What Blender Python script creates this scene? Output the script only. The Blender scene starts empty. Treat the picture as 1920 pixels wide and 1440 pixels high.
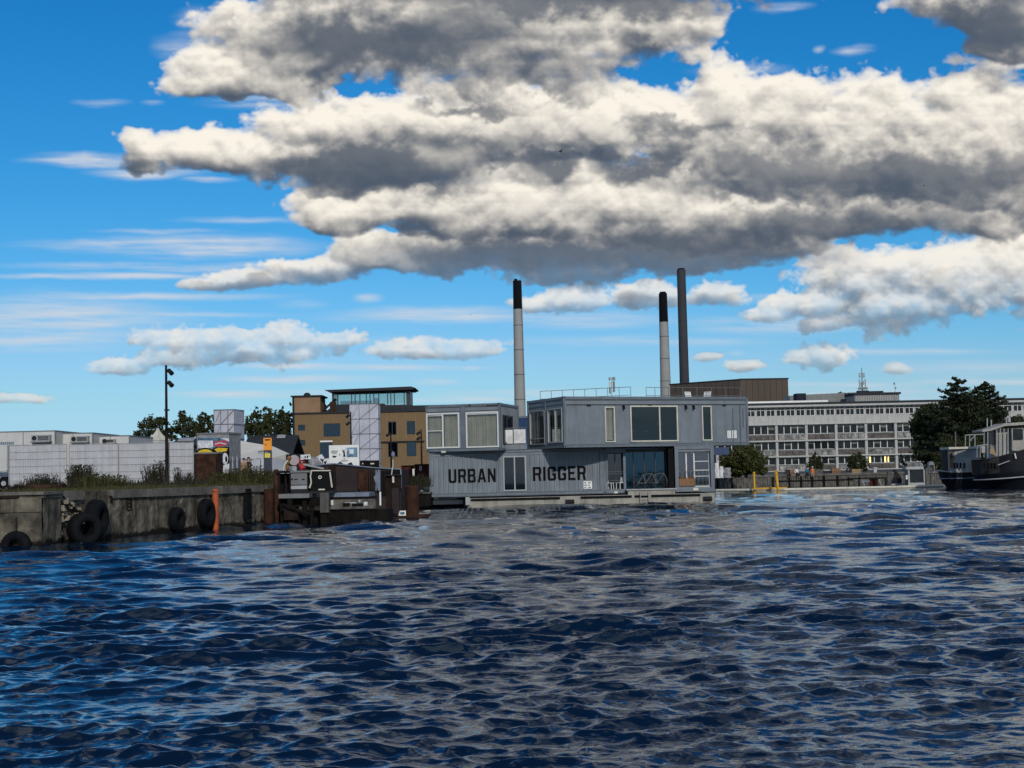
import bpy, math, random
import numpy as np
from mathutils import Matrix, Vector
R = random.Random(7)
C = bpy.context.scene.collection
SC = bpy.context.scene
F_, PIT, ROL, CH = 2677.56, math.radians(3.5844), math.radians(1.2836), 1.92   # focal length in 1920-wide pixels, pitch, roll, eye height above the water
rad = math.radians

# ------------------------------------------------------------------ camera
cam = bpy.data.objects.new('camera', bpy.data.cameras.new('camera'))
C.objects.link(cam)
cam.matrix_world = Matrix.Translation((0, 0, CH)) @ Matrix.Rotation(rad(90) + PIT, 4, 'X') @ Matrix.Rotation(-ROL, 4, 'Z')
cam.data.sensor_fit = 'HORIZONTAL'
cam.data.angle = 2 * math.atan(960 / F_)
cam.data.clip_start = .1
cam.data.clip_end = 9000
SC.camera = cam
SC.view_settings.view_transform = 'Standard'
SC.view_settings.look = 'None'
SC.view_settings.gamma = 1
SC.view_settings.use_curve_mapping = False
SC.view_settings.exposure = 0
SC.render.engine = 'CYCLES'
SC.cycles.use_denoising = True
SC.cycles.denoiser = 'OPENIMAGEDENOISE'
SC.cycles.denoising_prefilter = 'ACCURATE'
SC.cycles.max_bounces = 8
SC.cycles.transparent_max_bounces = 12
SC.cycles.sample_clamp_indirect = 6

# ------------------------------------------------------------------ sky and sun
SUN_EL, SUN_AZ = rad(25), rad(168)     # azimuth clockwise from +Y: behind the camera

def cloud_map(az0,az1,el0,el1,step):
    rs=np.random.RandomState(11)
    AZ,EL=np.meshgrid(np.radians(np.arange(az0,az1,step)),np.radians(np.arange(el0,el1,step)))
    X=np.sin(AZ)*np.cos(EL);Y=np.cos(AZ)*np.cos(EL);Z=np.sin(EL)
    cp,sp,cr,sr=np.cos(PIT),np.sin(PIT),np.cos(ROL),np.sin(ROL)
    d=np.maximum(Y*cp+Z*sp,.05);u=-Y*sp+Z*cp
    a=F_*X/d;b=-F_*u/d
    U=(960+a*cr+b*sr).astype(np.float32);V=(720-a*sr+b*cr).astype(np.float32)
    ang=rs.rand(256,256)*6.2832;GX=np.cos(ang).astype(np.float32);GY=np.sin(ang).astype(np.float32)
    def per(x,y):
        xi=np.floor(x).astype(np.int32);yi=np.floor(y).astype(np.int32);fx=x-xi;fy=y-yi
        xi&=255;yi&=255;x1=(xi+1)&255;y1=(yi+1)&255
        w=fx*fx*fx*(fx*(fx*6-15)+10);h=fy*fy*fy*(fy*(fy*6-15)+10)
        n0=GX[yi,xi]*fx+GY[yi,xi]*fy;n1=GX[yi,x1]*(fx-1)+GY[yi,x1]*fy
        m0=GX[y1,xi]*fx+GY[y1,xi]*(fy-1);m1=GX[y1,x1]*(fx-1)+GY[y1,x1]*(fy-1)
        a=n0+w*(n1-n0);return (a+h*(m0+w*(m1-m0)-a))*1.5
    def fbm(x,y,o,g=.5,bil=False):
        s=0;A=1.;t=0
        for i in range(o):
            n=per(x*2**i+17.3*i,y*2**i+31.7*i)
            if bil: n=1-2.*np.abs(n)**.8-.22
            s=s+A*n;t+=A;A*=g
        return s/t
    def sm(a,b,x):
        t=np.clip((x-a)/(b-a),0,1);return t*t*(3-2*t)
    # clouds get smaller towards the horizon
    pers=np.clip((900-V)/520,.28,1.5);q=1/np.sqrt(pers)
    wx=fbm(U/170,V/120,4)*46*pers;wy=fbm(U/160+50,V/110+9,4)*30*pers
    Uw=U+wx;Vw=V+wy
    def ell(u,v,c):
        x,y,rx,rt,rb=c[:5]
        dy=v-y
        return 1-np.sqrt(((u-x)/rx)**2+(dy/np.where(dy<0,rt,rb))**2)
    # five bands of cloud, nearest (highest) first; each is a blob list (x, y, rx, r_top, r_bottom) in the photograph's pixels
    bands=[
     [(480,62,120,75,60),(590,50,190,100,115),(800,40,260,150,130),(1000,30,260,150,150),(1190,50,170,110,75),(420,148,160,42,40),(520,120,140,60,62),(1290,40,80,50,34),(1800,14,130,60,50),(1890,40,90,70,50),(1880,92,75,38,28),(1080,-60,500,60,90),(600,-110,200,60,60),(1900,-80,200,60,60)],
     [(740,235,270,66,80),(600,235,120,60,60),(940,235,230,80,90),(560,290,160,44,50),(272,284,64,36,34),(375,288,115,44,36),(470,285,95,40,36),(700,305,250,60,58),(1100,235,160,85,90),(1340,195,95,98,80),(1250,225,140,78,90),(1480,225,170,95,120),(1640,220,150,82,130),(1840,210,150,98,150),(1960,240,160,130,150),(1500,320,250,90,60),(1760,320,280,110,75)],
     [(640,408,125,44,34),(800,392,190,76,52),(980,385,230,96,62),(1180,385,230,110,62),(1400,400,230,90,70),(1640,392,230,80,70),(1820,400,140,70,55),(1050,330,200,60,50),(1250,330,160,60,50)],
     [(850,470,170,40,48),(1050,475,230,48,48),(1270,470,250,50,46),(1440,455,150,50,36),(1080,505,130,30,28),(690,480,100,44,32),(590,502,120,34,30),(470,524,110,20,18),(390,530,60,14,12),(740,490,70,30,24)],
     [(1600,520,115,72,60),(1760,520,190,84,80),(1900,510,140,84,80),(1530,575,95,30,26),(1680,575,150,50,50),(1440,588,60,16,14),(1580,500,70,50,40),(1070,562,90,34,22),(1000,572,50,14,12),(1215,556,84,34,26),(1340,556,62,32,22),(1530,672,68,28,20),(1400,688,44,13,10),(1690,688,30,11,9),(1330,668,30,10,8),(1540,610,60,20,14),
      (400,640,150,30,34),(540,632,60,34,30),(460,660,170,30,22),(630,640,60,26,20),(230,686,70,18,16),(330,672,100,20,20),(760,660,90,18,14),(870,652,100,22,16),(30,748,70,10,9)]]
    shade=[(700,70,290,75,.95),(980,130,220,45,.5),(880,205,95,18,.7),(1070,0,330,45,.85),(690,318,230,48,.95),(860,285,190,36,.5),(1040,312,80,32,.9),(1200,310,90,28,.9),(1290,240,130,14,.5),(1480,325,190,46,.75),(1740,330,290,56,.85),(1000,480,330,48,1.),(1270,470,290,52,.95),(1560,425,280,40,.75),(1760,400,120,36,.5),(1080,515,140,26,.95),(820,500,90,28,.7),(640,518,150,20,.5),(470,534,120,14,.5),(1690,612,150,22,.7),(1240,572,90,20,.6),(1340,570,60,18,.5),(440,672,150,12,.5),(1850,50,150,90,1.),(1210,455,420,20,.7),(1560,345,330,34,.5)]
    def blur(a,n):
        for ax in (0,1):
            for _ in range(2):
                k=2*n+1;pad=[(0,0),(0,0)];pad[ax]=(n+1,n)
                cs=np.cumsum(np.pad(a,pad,mode='edge').astype(np.float64),axis=ax)
                a=((cs[k:]-cs[:-k]) if ax==0 else (cs[:,k:]-cs[:,:-k]))/k
        return a.astype(np.float32)
    st=step*48.6
    ny,nx=U.shape
    octs=[];lam=[150,78,40,21,11,6]
    for i,l in enumerate(lam):
        a=per(U/l+13*i,V/(l*.86)+7*i);b=per(U/l+50+9*i,V/(l*.86)+31+5*i)
        if i>0: a=np.abs(a)*1.9-.42;b=np.abs(b)*1.9-.42
        octs.append((a.astype(np.float32),b.astype(np.float32)))
    amp=[.38,.26,.17,.10,.055,.02]
    S=np.zeros(U.shape,np.float32);fb=fbm(U/60,V/45,5,.6)
    us=U+wx*1.2+fb*46*pers;vs=V+wy*1.1+fb*34*pers
    for x,y,rx,ry,q in shade: S=np.maximum(S,q*sm(1.35,.35,np.sqrt(((us-x)/rx)**2+((vs-y)/ry)**2)))
    far=np.clip(sm(-40,-260,V)+sm(2050,2300,U)+sm(-130,-380,U),0,1)
    lo=sm(430,640,V)
    C=np.zeros(U.shape+(3,),np.float32);TT=np.ones(U.shape,np.float32)      # front to back over all bands
    suncol=np.array([1.0,.90,.735],np.float32)
    K=30
    for bi,bl in enumerate(bands):
        E=np.full(U.shape,-2.,np.float32)
        for c in bl:
            e=ell(Uw,Vw,c);k=.16;h=np.clip(.5+.5*(e-E)/k,0,1);E=E+(e-E)*h+k*h*(1-h)
        if bi==0: E=np.maximum(E,-1.2+far*(.9+1.5*fbm(U/520+3,V/300+7,3)))
        rows=np.where((E>-.75).any(1))[0];r0,r1=max(0,rows[0]-4),min(ny,rows[-1]+5)
        sl=slice(r0,r1);Eb=E[sl];lob=lo[sl];Sb=S[sl]
        tau=np.zeros(Eb.shape,np.float32);T=np.ones(Eb.shape,np.float32);I=np.zeros(Eb.shape,np.float32);Am=np.zeros(Eb.shape,np.float32)
        w8=[amp[i]*(1-lob*(.75 if i==0 else .0 if i==1 else -1.1)) for i in range(6)]
        for k in range(K):
            w=-1+2*(k+.5)/K
            D=Eb-.95*w*w-.03-.06*lob
            for i,(a,b) in enumerate(octs):
                s=int(round(k*lam[i]*.062/st)) ; s2=int(round(k*lam[i]*.045/st))
                n=np.roll(a,s,1)[sl]*.62+np.roll(b,-s2,1)[sl]*.62
                D=D+w8[i]*n
            rho=np.clip(D*2.1,0,1)
            # light comes from behind the camera, high and from the right: one step deeper is a step down and to the left
            tau=np.roll(np.vstack([tau[3:],np.zeros((3,nx),np.float32)]),-1,1)
            lit=.74*np.exp(-tau*1.15)+.26*np.exp(-tau*.22)
            al=1-np.exp(-rho*.55)
            I+=T*al*lit;Am+=T*al;T*=1-al;tau=tau+rho*.50
            tau*=.97
        A1=1-T
        Lm=I/np.maximum(A1,1e-4)
        Lm=.45*Lm+.35*blur(Lm,max(1,int(5/step*.035)))+.20*blur(Lm,max(2,int(14/step*.035)))
        Lm=np.clip((Lm-.17)/.60,0,1.05)
        Lm=Lm*(1-.90*Sb)
        col=np.array([.058,.086,.132],np.float32)+suncol*(.02+.83*np.clip(Lm,0,1.05)**1.35)[...,None]
        warm=np.array([.012,.008,.004],np.float32)*(1-np.abs(2*np.clip(Lm,0,1)-1))[...,None];col=col+warm
        lowm=(lob*.22)[...,None];col=col*(1-lowm)+np.array([.55,.56,.60],np.float32)*lowm
        A1=A1*(1-lob*np.clip(.38-.55*fb[sl],.05,.85))
        C[sl]+=(TT[sl]*A1)[...,None]*col;TT[sl]*=1-A1
    alpha=1-TT;C=C/np.maximum(alpha,1e-4)[...,None]
    # thin high streaks
    st1=fbm(U/430+4,V/15+U/900,5,.6);st2=fbm(U/120,V/9-U/300,4,.6)
    streak=[(370,462,260,26,.75),(300,500,330,12,.45),(250,518,200,9,.75),(160,300,130,16,.8),(270,322,120,16,.8),(380,338,60,8,.5),(90,600,300,60,.6),(250,556,330,10,.55),(480,195,120,16,.45),(830,592,260,20,.6),(1100,598,220,22,.5),(1480,610,240,22,.55),
      (540,686,120,8,.6),(560,712,190,10,.65),(500,740,220,10,.65),(860,748,200,9,.5),(1000,740,220,12,.45),(1580,722,240,8,.5),(1470,14,60,10,.5),(1380,130,110,16,.35),(1600,740,500,26,.3),(1850,690,260,18,.3),(1900,440,120,14,.6),(470,415,170,8,.35),(300,435,150,6,.35),(60,640,260,26,.45),(720,640,300,10,.2),(1850,715,260,14,.35),(200,460,200,14,.5),(420,500,200,12,.45),(120,520,180,7,.6),(700,690,260,8,.4),(1200,640,300,12,.35),(1450,560,120,10,.35),(60,580,240,8,.5),(330,590,260,7,.4),(1700,660,220,8,.35),(360,100,40,40,.5),(360,40,40,30,.3),(1600,95,46,12,.42),(1532,90,14,10,.35),(190,190,70,11,.5),(285,190,20,8,.4),(820,716,55,8,.5),(880,690,34,6,.4),(690,560,34,12,.45),(560,570,60,10,.25),(1380,662,22,7,.4),(1260,640,24,6,.3),(340,90,50,30,.35),(520,185,110,22,.4)]
    ST=np.zeros(U.shape,np.float32)
    for x,y,rx,ry,s in streak:
        ST=np.maximum(ST,s*sm(1.15,.0,np.sqrt(((U+wx*.6-x)/rx)**2+((V+wy*.35-y)/ry)**2)))
    cir=np.clip(ST*(1.05+1.5*st1+.9*st2),0,.85)
    ca=np.array([.62,.67,.74],np.float32)
    A=alpha+cir*(1-alpha)
    C=(C*alpha[...,None]+ca*(cir*(1-alpha))[...,None])/np.maximum(A,1e-4)[...,None]
    return C,A,AZ,EL,U,V

W = bpy.data.worlds.new('World')
SC.world = W
W.use_nodes = True
nt = W.node_tree
nt.nodes.clear()
def nd(t, **k):
    n = nt.nodes.new(t)
    for a, b in k.items(): setattr(n, a, b)
    return n
def link(a, b): nt.links.new(a, b)
def mth(op, a, b=None, c=None, clamp=False):
    n = nd('ShaderNodeMath', operation=op, use_clamp=clamp)
    for i, v in enumerate((a, b, c)):
        if v is None: continue
        if isinstance(v, (int, float)): n.inputs[i].default_value = v
        else: link(v, n.inputs[i])
    return n.outputs[0]
def mapr(v, a, b, c=0., d=1.):
    n = nd('ShaderNodeMapRange', interpolation_type='SMOOTHSTEP')
    link(v, n.inputs[0])
    for i, x in enumerate((a, b, c, d)): n.inputs[i + 1].default_value = x
    return n.outputs[0]
def mixc(f, a, b):
    n = nd('ShaderNodeMix', data_type='RGBA')
    for i, v in ((0, f), (6, a), (7, b)):
        if isinstance(v, (int, float, tuple)): n.inputs[i].default_value = v
        else: link(v, n.inputs[i])
    return n.outputs[2]
AZ0, AZ1, EL0, EL1, STEP = -30., 30., -1., 26., .035
colr, alph = cloud_map(AZ0, AZ1, EL0, EL1, STEP)[:2]
hh, ww = alph.shape
img = bpy.data.images.new('cloud_layer', ww, hh, alpha=True, float_buffer=True)
img.colorspace_settings.name = 'Non-Color'
img.alpha_mode = 'CHANNEL_PACKED'
img.pixels.foreach_set(np.ascontiguousarray(np.dstack([colr, alph]), np.float32).ravel())
img.update()
tc = nd('ShaderNodeTexCoord')
sep = nd('ShaderNodeSeparateXYZ'); link(tc.outputs['Generated'], sep.inputs[0])
sx, sy, sz = sep.outputs
azd = mth('MULTIPLY', mth('ARCTAN2', sx, sy), 57.29578)
eld = mth('MULTIPLY', mth('ARCSINE', sz), 57.29578)
uu = mth('DIVIDE', mth('SUBTRACT', azd, AZ0), AZ1 - AZ0)
vv = mth('DIVIDE', mth('SUBTRACT', eld, EL0), EL1 - EL0)
cmb = nd('ShaderNodeCombineXYZ'); link(uu, cmb.inputs[0]); link(vv, cmb.inputs[1])
tex = nd('ShaderNodeTexImage', image=img, interpolation='Cubic', extension='EXTEND'); link(cmb.outputs[0], tex.inputs[0])
inside = mth('MULTIPLY', mth('MULTIPLY', mapr(uu, 0, .1), mapr(uu, 1, .9)), mapr(vv, 1, .86))
sky = nd('ShaderNodeTexSky', sky_type='NISHITA', sun_disc=False, sun_elevation=SUN_EL, sun_rotation=SUN_AZ, altitude=0, air_density=1., dust_density=.35, ozone_density=2.2)
# the photograph's deep, saturated blue: red and green fall off faster than blue, the same in every direction
sr_ = nd('ShaderNodeSeparateColor'); link(sky.outputs[0], sr_.inputs[0]); sc_ = nd('ShaderNodeCombineColor')
rr_ = mth('MULTIPLY', sr_.outputs[0], .1); gg_ = mth('MULTIPLY', sr_.outputs[1], .1)
gk_ = mth('MINIMUM', mth('MULTIPLY', mth('POWER', gg_, .2), .74), 1.); rk_ = mth('MINIMUM', mth('MULTIPLY', mth('POWER', rr_, 1.7), 1.05), mth('MULTIPLY', gk_, .64))
link(mth('MULTIPLY', sr_.outputs[0], rk_), sc_.inputs[0])
go_ = mth('MULTIPLY', sr_.outputs[1], gk_); link(go_, sc_.inputs[1]); link(mth('MAXIMUM', sr_.outputs[2], mth('MULTIPLY', go_, 1.25)), sc_.inputs[2])
bsky = nd('ShaderNodeBackground'); link(sc_.outputs[0], bsky.inputs[0]); bsky.inputs[1].default_value = .10
# the same kind of broken cloud goes on outside the frame
pl = nd('ShaderNodeCombineXYZ'); zz = mth('ADD', mth('ABSOLUTE', sz), .12)
link(mth('DIVIDE', sx, zz), pl.inputs[0]); link(mth('DIVIDE', sy, zz), pl.inputs[1])
cn = nd('ShaderNodeTexNoise'); cn.inputs['Scale'].default_value = 1.1; cn.inputs['Detail'].default_value = 8; cn.inputs['Roughness'].default_value = .55; link(pl.outputs[0], cn.inputs['Vector'])
cn2 = nd('ShaderNodeTexNoise'); cn2.inputs['Scale'].default_value = 2.3; cn2.inputs['Detail'].default_value = 5; link(pl.outputs[0], cn2.inputs['Vector'])
gal = mth('MULTIPLY', mapr(cn.outputs[0], .47, .56), mapr(sz, .0, .12))
gcol = mixc(mapr(cn2.outputs[0], .35, .62), (.12, .165, .235, 1), (.64, .64, .63, 1))
ccol = mixc(inside, gcol, tex.outputs[0])
mixa = nd('ShaderNodeMix', data_type='FLOAT'); link(inside, mixa.inputs[0]); link(gal, mixa.inputs[2]); link(tex.outputs[1], mixa.inputs[3])
bcl = nd('ShaderNodeBackground'); link(ccol, bcl.inputs[0]); bcl.inputs[1].default_value = 1.0
mx = nd('ShaderNodeMixShader'); link(mixa.outputs[0], mx.inputs[0]); link(bsky.outputs[0], mx.inputs[1]); link(bcl.outputs[0], mx.inputs[2])
ow = nd('ShaderNodeOutputWorld'); link(mx.outputs[0], ow.inputs[0])

sl = bpy.data.lights.new('sun', 'SUN')
sl.energy = 2.2; sl.angle = rad(1.2); sl.color = (1, .93, .82)
sun = bpy.data.objects.new('sun', sl); C.objects.link(sun)
sv = Vector((math.sin(SUN_AZ) * math.cos(SUN_EL), math.cos(SUN_AZ) * math.cos(SUN_EL), math.sin(SUN_EL)))
sun.rotation_euler = sv.to_track_quat('Z', 'Y').to_euler()
sun.location = (0, -20, 60)

# ------------------------------------------------------------------ helpers
def at(px, py, D):
    """world point at depth Y = D seen at pixel (px, py) of the 1920 x 1440 photograph"""
    a, b = px - 960, py - 720
    x = a * math.cos(ROL) - b * math.sin(ROL); u = -(a * math.sin(ROL) + b * math.cos(ROL)) / F_
    d = D / (math.cos(PIT) - u * math.sin(PIT))
    return Vector((x / F_ * d, D, CH + d * math.sin(PIT) + u * d * math.cos(PIT)))
def PX(D): return D / F_
class Fr:
    """a frame: origin, yaw; local x right, y away from the viewer, z up"""
    def __init__(s, o, yaw=0): s.o = Vector(o); s.y = yaw; s.c = math.cos(yaw); s.s = math.sin(yaw)
    def p(s, x, y, z): return (s.o.x + x * s.c - y * s.s, s.o.y + x * s.s + y * s.c, s.o.z + z)
    def hit(s, px, py, y=0):
        """local (x, z) where the pixel's ray meets the plane local y = const"""
        e = Vector((0, 0, CH)); d = at(px, py, 50) - e
        n = Vector((-s.s, s.c, 0)); t = (n.dot(s.o - e) + y) / n.dot(d); q = e + d * t - s.o
        return q.x * s.c + q.y * s.s, q.z
    def shift(s, x, y, z, dyaw=0): return Fr(s.p(x, y, z), s.y + dyaw)
W0 = Fr((0, 0, 0))
class MB:
    def __init__(s, fr=W0): s.v = []; s.f = []; s.fr = fr; s.sm = False
    def add(s, pts, faces):
        n = len(s.v); s.v += [s.fr.p(*p) for p in pts]; s.f += [tuple(i + n for i in f) for f in faces]; return s
    def box(s, x0, x1, y0, y1, z0, z1):
        return s.add([(x, y, z) for z in (z0, z1) for y in (y0, y1) for x in (x0, x1)], [(0, 2, 3, 1), (4, 5, 7, 6), (0, 1, 5, 4), (1, 3, 7, 5), (3, 2, 6, 7), (2, 0, 4, 6)])
    def tap(s, x0, x1, y0, y1, z0, z1, k):
        cx, cy = (x0 + x1) / 2, (y0 + y1) / 2
        pts = [(x, y, z0) for y in (y0, y1) for x in (x0, x1)] + [(cx + (x - cx) * k, cy + (y - cy) * k, z1) for y in (y0, y1) for x in (x0, x1)]
        return s.add(pts, [(0, 2, 3, 1), (4, 5, 7, 6), (0, 1, 5, 4), (1, 3, 7, 5), (3, 2, 6, 7), (2, 0, 4, 6)])
    def bar(s, a, b, r, n=6, r2=None):
        a = Vector(a); b = Vector(b); d = (b - a).normalized(); q = d.to_track_quat('Z', 'Y'); r2 = r if r2 is None else r2
        pts = []
        for c, rr in ((a, r), (b, r2)):
            for i in range(n):
                t = 2 * math.pi * (i + .5) / n
                pts.append(tuple(c + q @ Vector((math.cos(t) * rr, math.sin(t) * rr, 0))))
        return s.add(pts, [(i, (i + 1) % n, n + (i + 1) % n, n + i) for i in range(n)] + [tuple(range(n - 1, -1, -1)), tuple(range(n, 2 * n))])
    def path(s, pts, r, n=6):
        for a, b in zip(pts, pts[1:]): s.bar(a, b, r, n)
        return s
    def prism(s, poly, y0, y1):
        """poly in (x, z), extruded y0..y1"""
        n = len(poly)
        return s.add([(x, y0, z) for x, z in poly] + [(x, y1, z) for x, z in poly], [tuple(range(n)), tuple(range(2 * n - 1, n - 1, -1))] + [(i, i + n, (i + 1) % n + n, (i + 1) % n) for i in range(n)])
    def slab(s, poly, z0, z1):
        n = len(poly)
        return s.add([(x, y, z0) for x, y in poly] + [(x, y, z1) for x, y in poly], [tuple(range(n - 1, -1, -1)), tuple(range(n, 2 * n))] + [(i, (i + 1) % n, (i + 1) % n + n, i + n) for i in range(n)])
    def lathe(s, prof, c=(0, 0, 0), n=16, axis='z'):
        """prof: (r, h) pairs, revolved about axis through c"""
        pts = []
        for r, h in prof:
            for i in range(n):
                t = 2 * math.pi * i / n; a, b = math.cos(t) * r, math.sin(t) * r
                pts.append({'z': (c[0] + a, c[1] + b, c[2] + h), 'y': (c[0] + a, c[1] + h, c[2] + b), 'x': (c[0] + h, c[1] + a, c[2] + b)}[axis])
        m = len(prof)
        return s.add(pts, [(j * n + i, j * n + (i + 1) % n, (j + 1) * n + (i + 1) % n, (j + 1) * n + i) for j in range(m - 1) for i in range(n)])
    def pb(s, x0, y0, x1, y1, D, t):
        """a box whose front spans a pixel rectangle of the photograph at depth D, t metres thick"""
        cx = (x0 + x1) / 2; cy = (y0 + y1) / 2
        a, b = at(x0, cy, D).x, at(x1, cy, D).x; z1, z0 = at(cx, y0, D).z, at(cx, y1, D).z
        return s.box(a, b, D, D + t, z0, z1)
    def quads(s, P):
        """P: (n,4,3) world points"""
        n = len(s.v); s.v += [tuple(p) for p in P.reshape(-1, 3)]; s.f += [(n + 4 * i, n + 4 * i + 1, n + 4 * i + 2, n + 4 * i + 3) for i in range(len(P))]; return s
    def strips(s, cols, spans, y):
        """vertical strips: cols = x breakpoints; spans(xm) -> [(z0, z1)]; y(x) = relief"""
        for a, b in zip(cols, cols[1:]):
            if b - a < 1e-5: continue
            for z0, z1 in spans((a + b) / 2):
                s.add([(a, y(a), z0), (b, y(b), z0), (b, y(b), z1), (a, y(a), z1)], [(0, 1, 2, 3)])
        return s
    def build(s, name, m, parent=None, loc=None, smooth=False):
        o0 = parent['_o'] if parent is not None else (loc or (0, 0, 0))
        me = bpy.data.meshes.new(name)
        me.from_pydata([(a - o0[0], b - o0[1], c - o0[2]) for a, b, c in s.v], [], s.f)
        me.materials.append(m); me.update()
        if smooth: me.polygons.foreach_set('use_smooth', [True] * len(me.polygons))
        o = bpy.data.objects.new(name, me); C.objects.link(o)
        if parent is not None: o.parent = parent
        else: o.location = o0
        o['_o'] = list(o0)
        return o
def tag(o, label=None, cat=None, group=None, kind=None):
    for k, v in (('label', label), ('category', cat), ('group', group), ('kind', kind)):
        if v: o[k] = v
    return o
def thing(name, label, cat, loc, group=None):
    o = bpy.data.objects.new(name, None); o.empty_display_size = .3; C.objects.link(o); o.location = loc; o['_o'] = list(loc)
    return tag(o, label, cat, group)
def child(src, parent, off, name=None):
    """another object on the same mesh, moved by off"""
    o = src.copy(); C.objects.link(o); o.parent = parent; o.location = off; return o
def copy_tree(o, parent=None, loc=None):
    c = o.copy(); C.objects.link(c); c.parent = parent
    if loc is not None: c.location = loc; c['_o'] = list(loc)
    for ch in [x for x in o.children]: copy_tree(ch, c)
    return c

# ------------------------------------------------------------------ materials
def mat(name, col, rough=.7, metal=0., var=.18, scale=2., streak=0., rust=0., rustcol=(.12, .045, .02), bump=.0, bscale=14., wet=None, spec=.4, brick=None, trans=0.):
    m = bpy.data.materials.new(name); m.use_nodes = True
    t = m.node_tree; N = t.nodes; L = t.links; p = N['Principled BSDF']
    p.inputs['Roughness'].default_value = rough; p.inputs['Metallic'].default_value = metal; p.inputs['Specular IOR Level'].default_value = spec
    co = N.new('ShaderNodeTexCoord'); oi = N.new('ShaderNodeObjectInfo')
    vm = N.new('ShaderNodeVectorMath'); vm.operation = 'MULTIPLY_ADD'; L.new(oi.outputs['Random'], vm.inputs[0]); vm.inputs[1].default_value = (37, 19, 0); L.new(co.outputs['Object'], vm.inputs[2])
    vec = vm.outputs[0]
    def noise(sc, det=5, ro=.6, sc3=None):
        n = N.new('ShaderNodeTexNoise'); n.inputs['Scale'].default_value = sc; n.inputs['Detail'].default_value = det; n.inputs['Roughness'].default_value = ro
        if sc3:
            mp = N.new('ShaderNodeMapping'); mp.inputs['Scale'].default_value = sc3; L.new(vec, mp.inputs[0]); L.new(mp.outputs[0], n.inputs['Vector'])
        else: L.new(vec, n.inputs['Vector'])
        return n.outputs[0]
    def ramp(v, a, b):
        n = N.new('ShaderNodeMapRange'); n.interpolation_type = 'SMOOTHSTEP'; L.new(v, n.inputs[0]); n.inputs[1].default_value = a; n.inputs[2].default_value = b; return n.outputs[0]
    def mix(f, a, b):
        n = N.new('ShaderNodeMix'); n.data_type = 'RGBA'
        for i, v in ((0, f), (6, a), (7, b)):
            if isinstance(v, (int, float)): n.inputs[i].default_value = v
            elif isinstance(v, tuple): n.inputs[i].default_value = (*v[:3], 1)
            else: L.new(v, n.inputs[i])
        return n.outputs[2]
    lo = tuple(c * (1 - var) for c in col); hi = tuple(min(1, c * (1 + var)) for c in col)
    if brick:
        b = N.new('ShaderNodeTexBrick'); mp = N.new('ShaderNodeMapping'); mp.inputs['Rotation'].default_value = (rad(90), 0, 0); L.new(vec, mp.inputs[0]); L.new(mp.outputs[0], b.inputs['Vector'])
        b.inputs['Scale'].default_value = 1; b.inputs['Brick Width'].default_value = brick[0]; b.inputs['Row Height'].default_value = brick[1]; b.inputs['Mortar Size'].default_value = brick[2]
        b.inputs['Color1'].default_value = (*lo, 1); b.inputs['Color2'].default_value = (*hi, 1); b.inputs['Mortar'].default_value = (*[c * .7 for c in col], 1)
        c = mix(ramp(noise(.6), .3, .7), b.outputs[0], mix(.35, b.outputs[0], lo))
    else: c = mix(ramp(noise(scale), .3, .7), lo, hi)
    if streak: c = mix(ramp(noise(3, 4, .6, (1.6, 1.6, .12)), .45, .75), c, mix(streak, c, tuple(x * .25 for x in col)))
    if rust: c = mix(ramp(noise(scale * 1.3, 7, .7), .78 - rust * .5, .9 - rust * .45), c, rustcol)
    if wet:
        sp = N.new('ShaderNodeSeparateXYZ'); L.new(co.outputs['Object'], sp.inputs[0])
        ad = N.new('ShaderNodeMath'); ad.operation = 'MULTIPLY_ADD'; L.new(noise(2.5), ad.inputs[0]); ad.inputs[1].default_value = wet[1]; L.new(sp.outputs[2], ad.inputs[2])
        c = mix(ramp(ad.outputs[0], wet[0] + .12, wet[0]), c, wet[2])
    L.new(c, p.inputs['Base Color'])
    if trans:
        p.inputs['Transmission Weight'].default_value = 0
    if bump:
        bn = N.new('ShaderNodeBump'); bn.inputs['Strength'].default_value = bump; bn.inputs['Distance'].default_value = .04
        L.new(noise(bscale, 6, .65), bn.inputs['Height']); L.new(bn.outputs[0], p.inputs['Normal'])
    return m
def glass(name, tint=(.84, .84, .82), refl=.03, rough=.02, gcol=(.9, .95, 1)):
    m = bpy.data.materials.new(name); m.use_nodes = True
    t = m.node_tree; N = t.nodes; L = t.links; N.remove(N['Principled BSDF'])
    tr = N.new('ShaderNodeBsdfTransparent'); tr.inputs[0].default_value = (*tint, 1)
    gl = N.new('ShaderNodeBsdfGlossy'); gl.inputs['Roughness'].default_value = rough; gl.inputs[0].default_value = (*gcol, 1)
    fr = N.new('ShaderNodeLayerWeight'); fr.inputs[0].default_value = .35
    ma = N.new('ShaderNodeMath'); ma.operation = 'MULTIPLY_ADD'; ma.use_clamp = True; L.new(fr.outputs['Fresnel'], ma.inputs[0]); ma.inputs[1].default_value = .45; ma.inputs[2].default_value = refl
    mx = N.new('ShaderNodeMixShader'); L.new(ma.outputs[0], mx.inputs[0]); L.new(tr.outputs[0], mx.inputs[1]); L.new(gl.outputs[0], mx.inputs[2])
    L.new(mx.outputs[0], N['Material Output'].inputs[0])
    return m
def emit(name, col, st):
    m = bpy.data.materials.new(name); m.use_nodes = True
    p = m.node_tree.nodes['Principled BSDF']; p.inputs['Base Color'].default_value = (*col, 1); p.inputs['Emission Color'].default_value = (*col, 1); p.inputs['Emission Strength'].default_value = st
    return m
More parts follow.
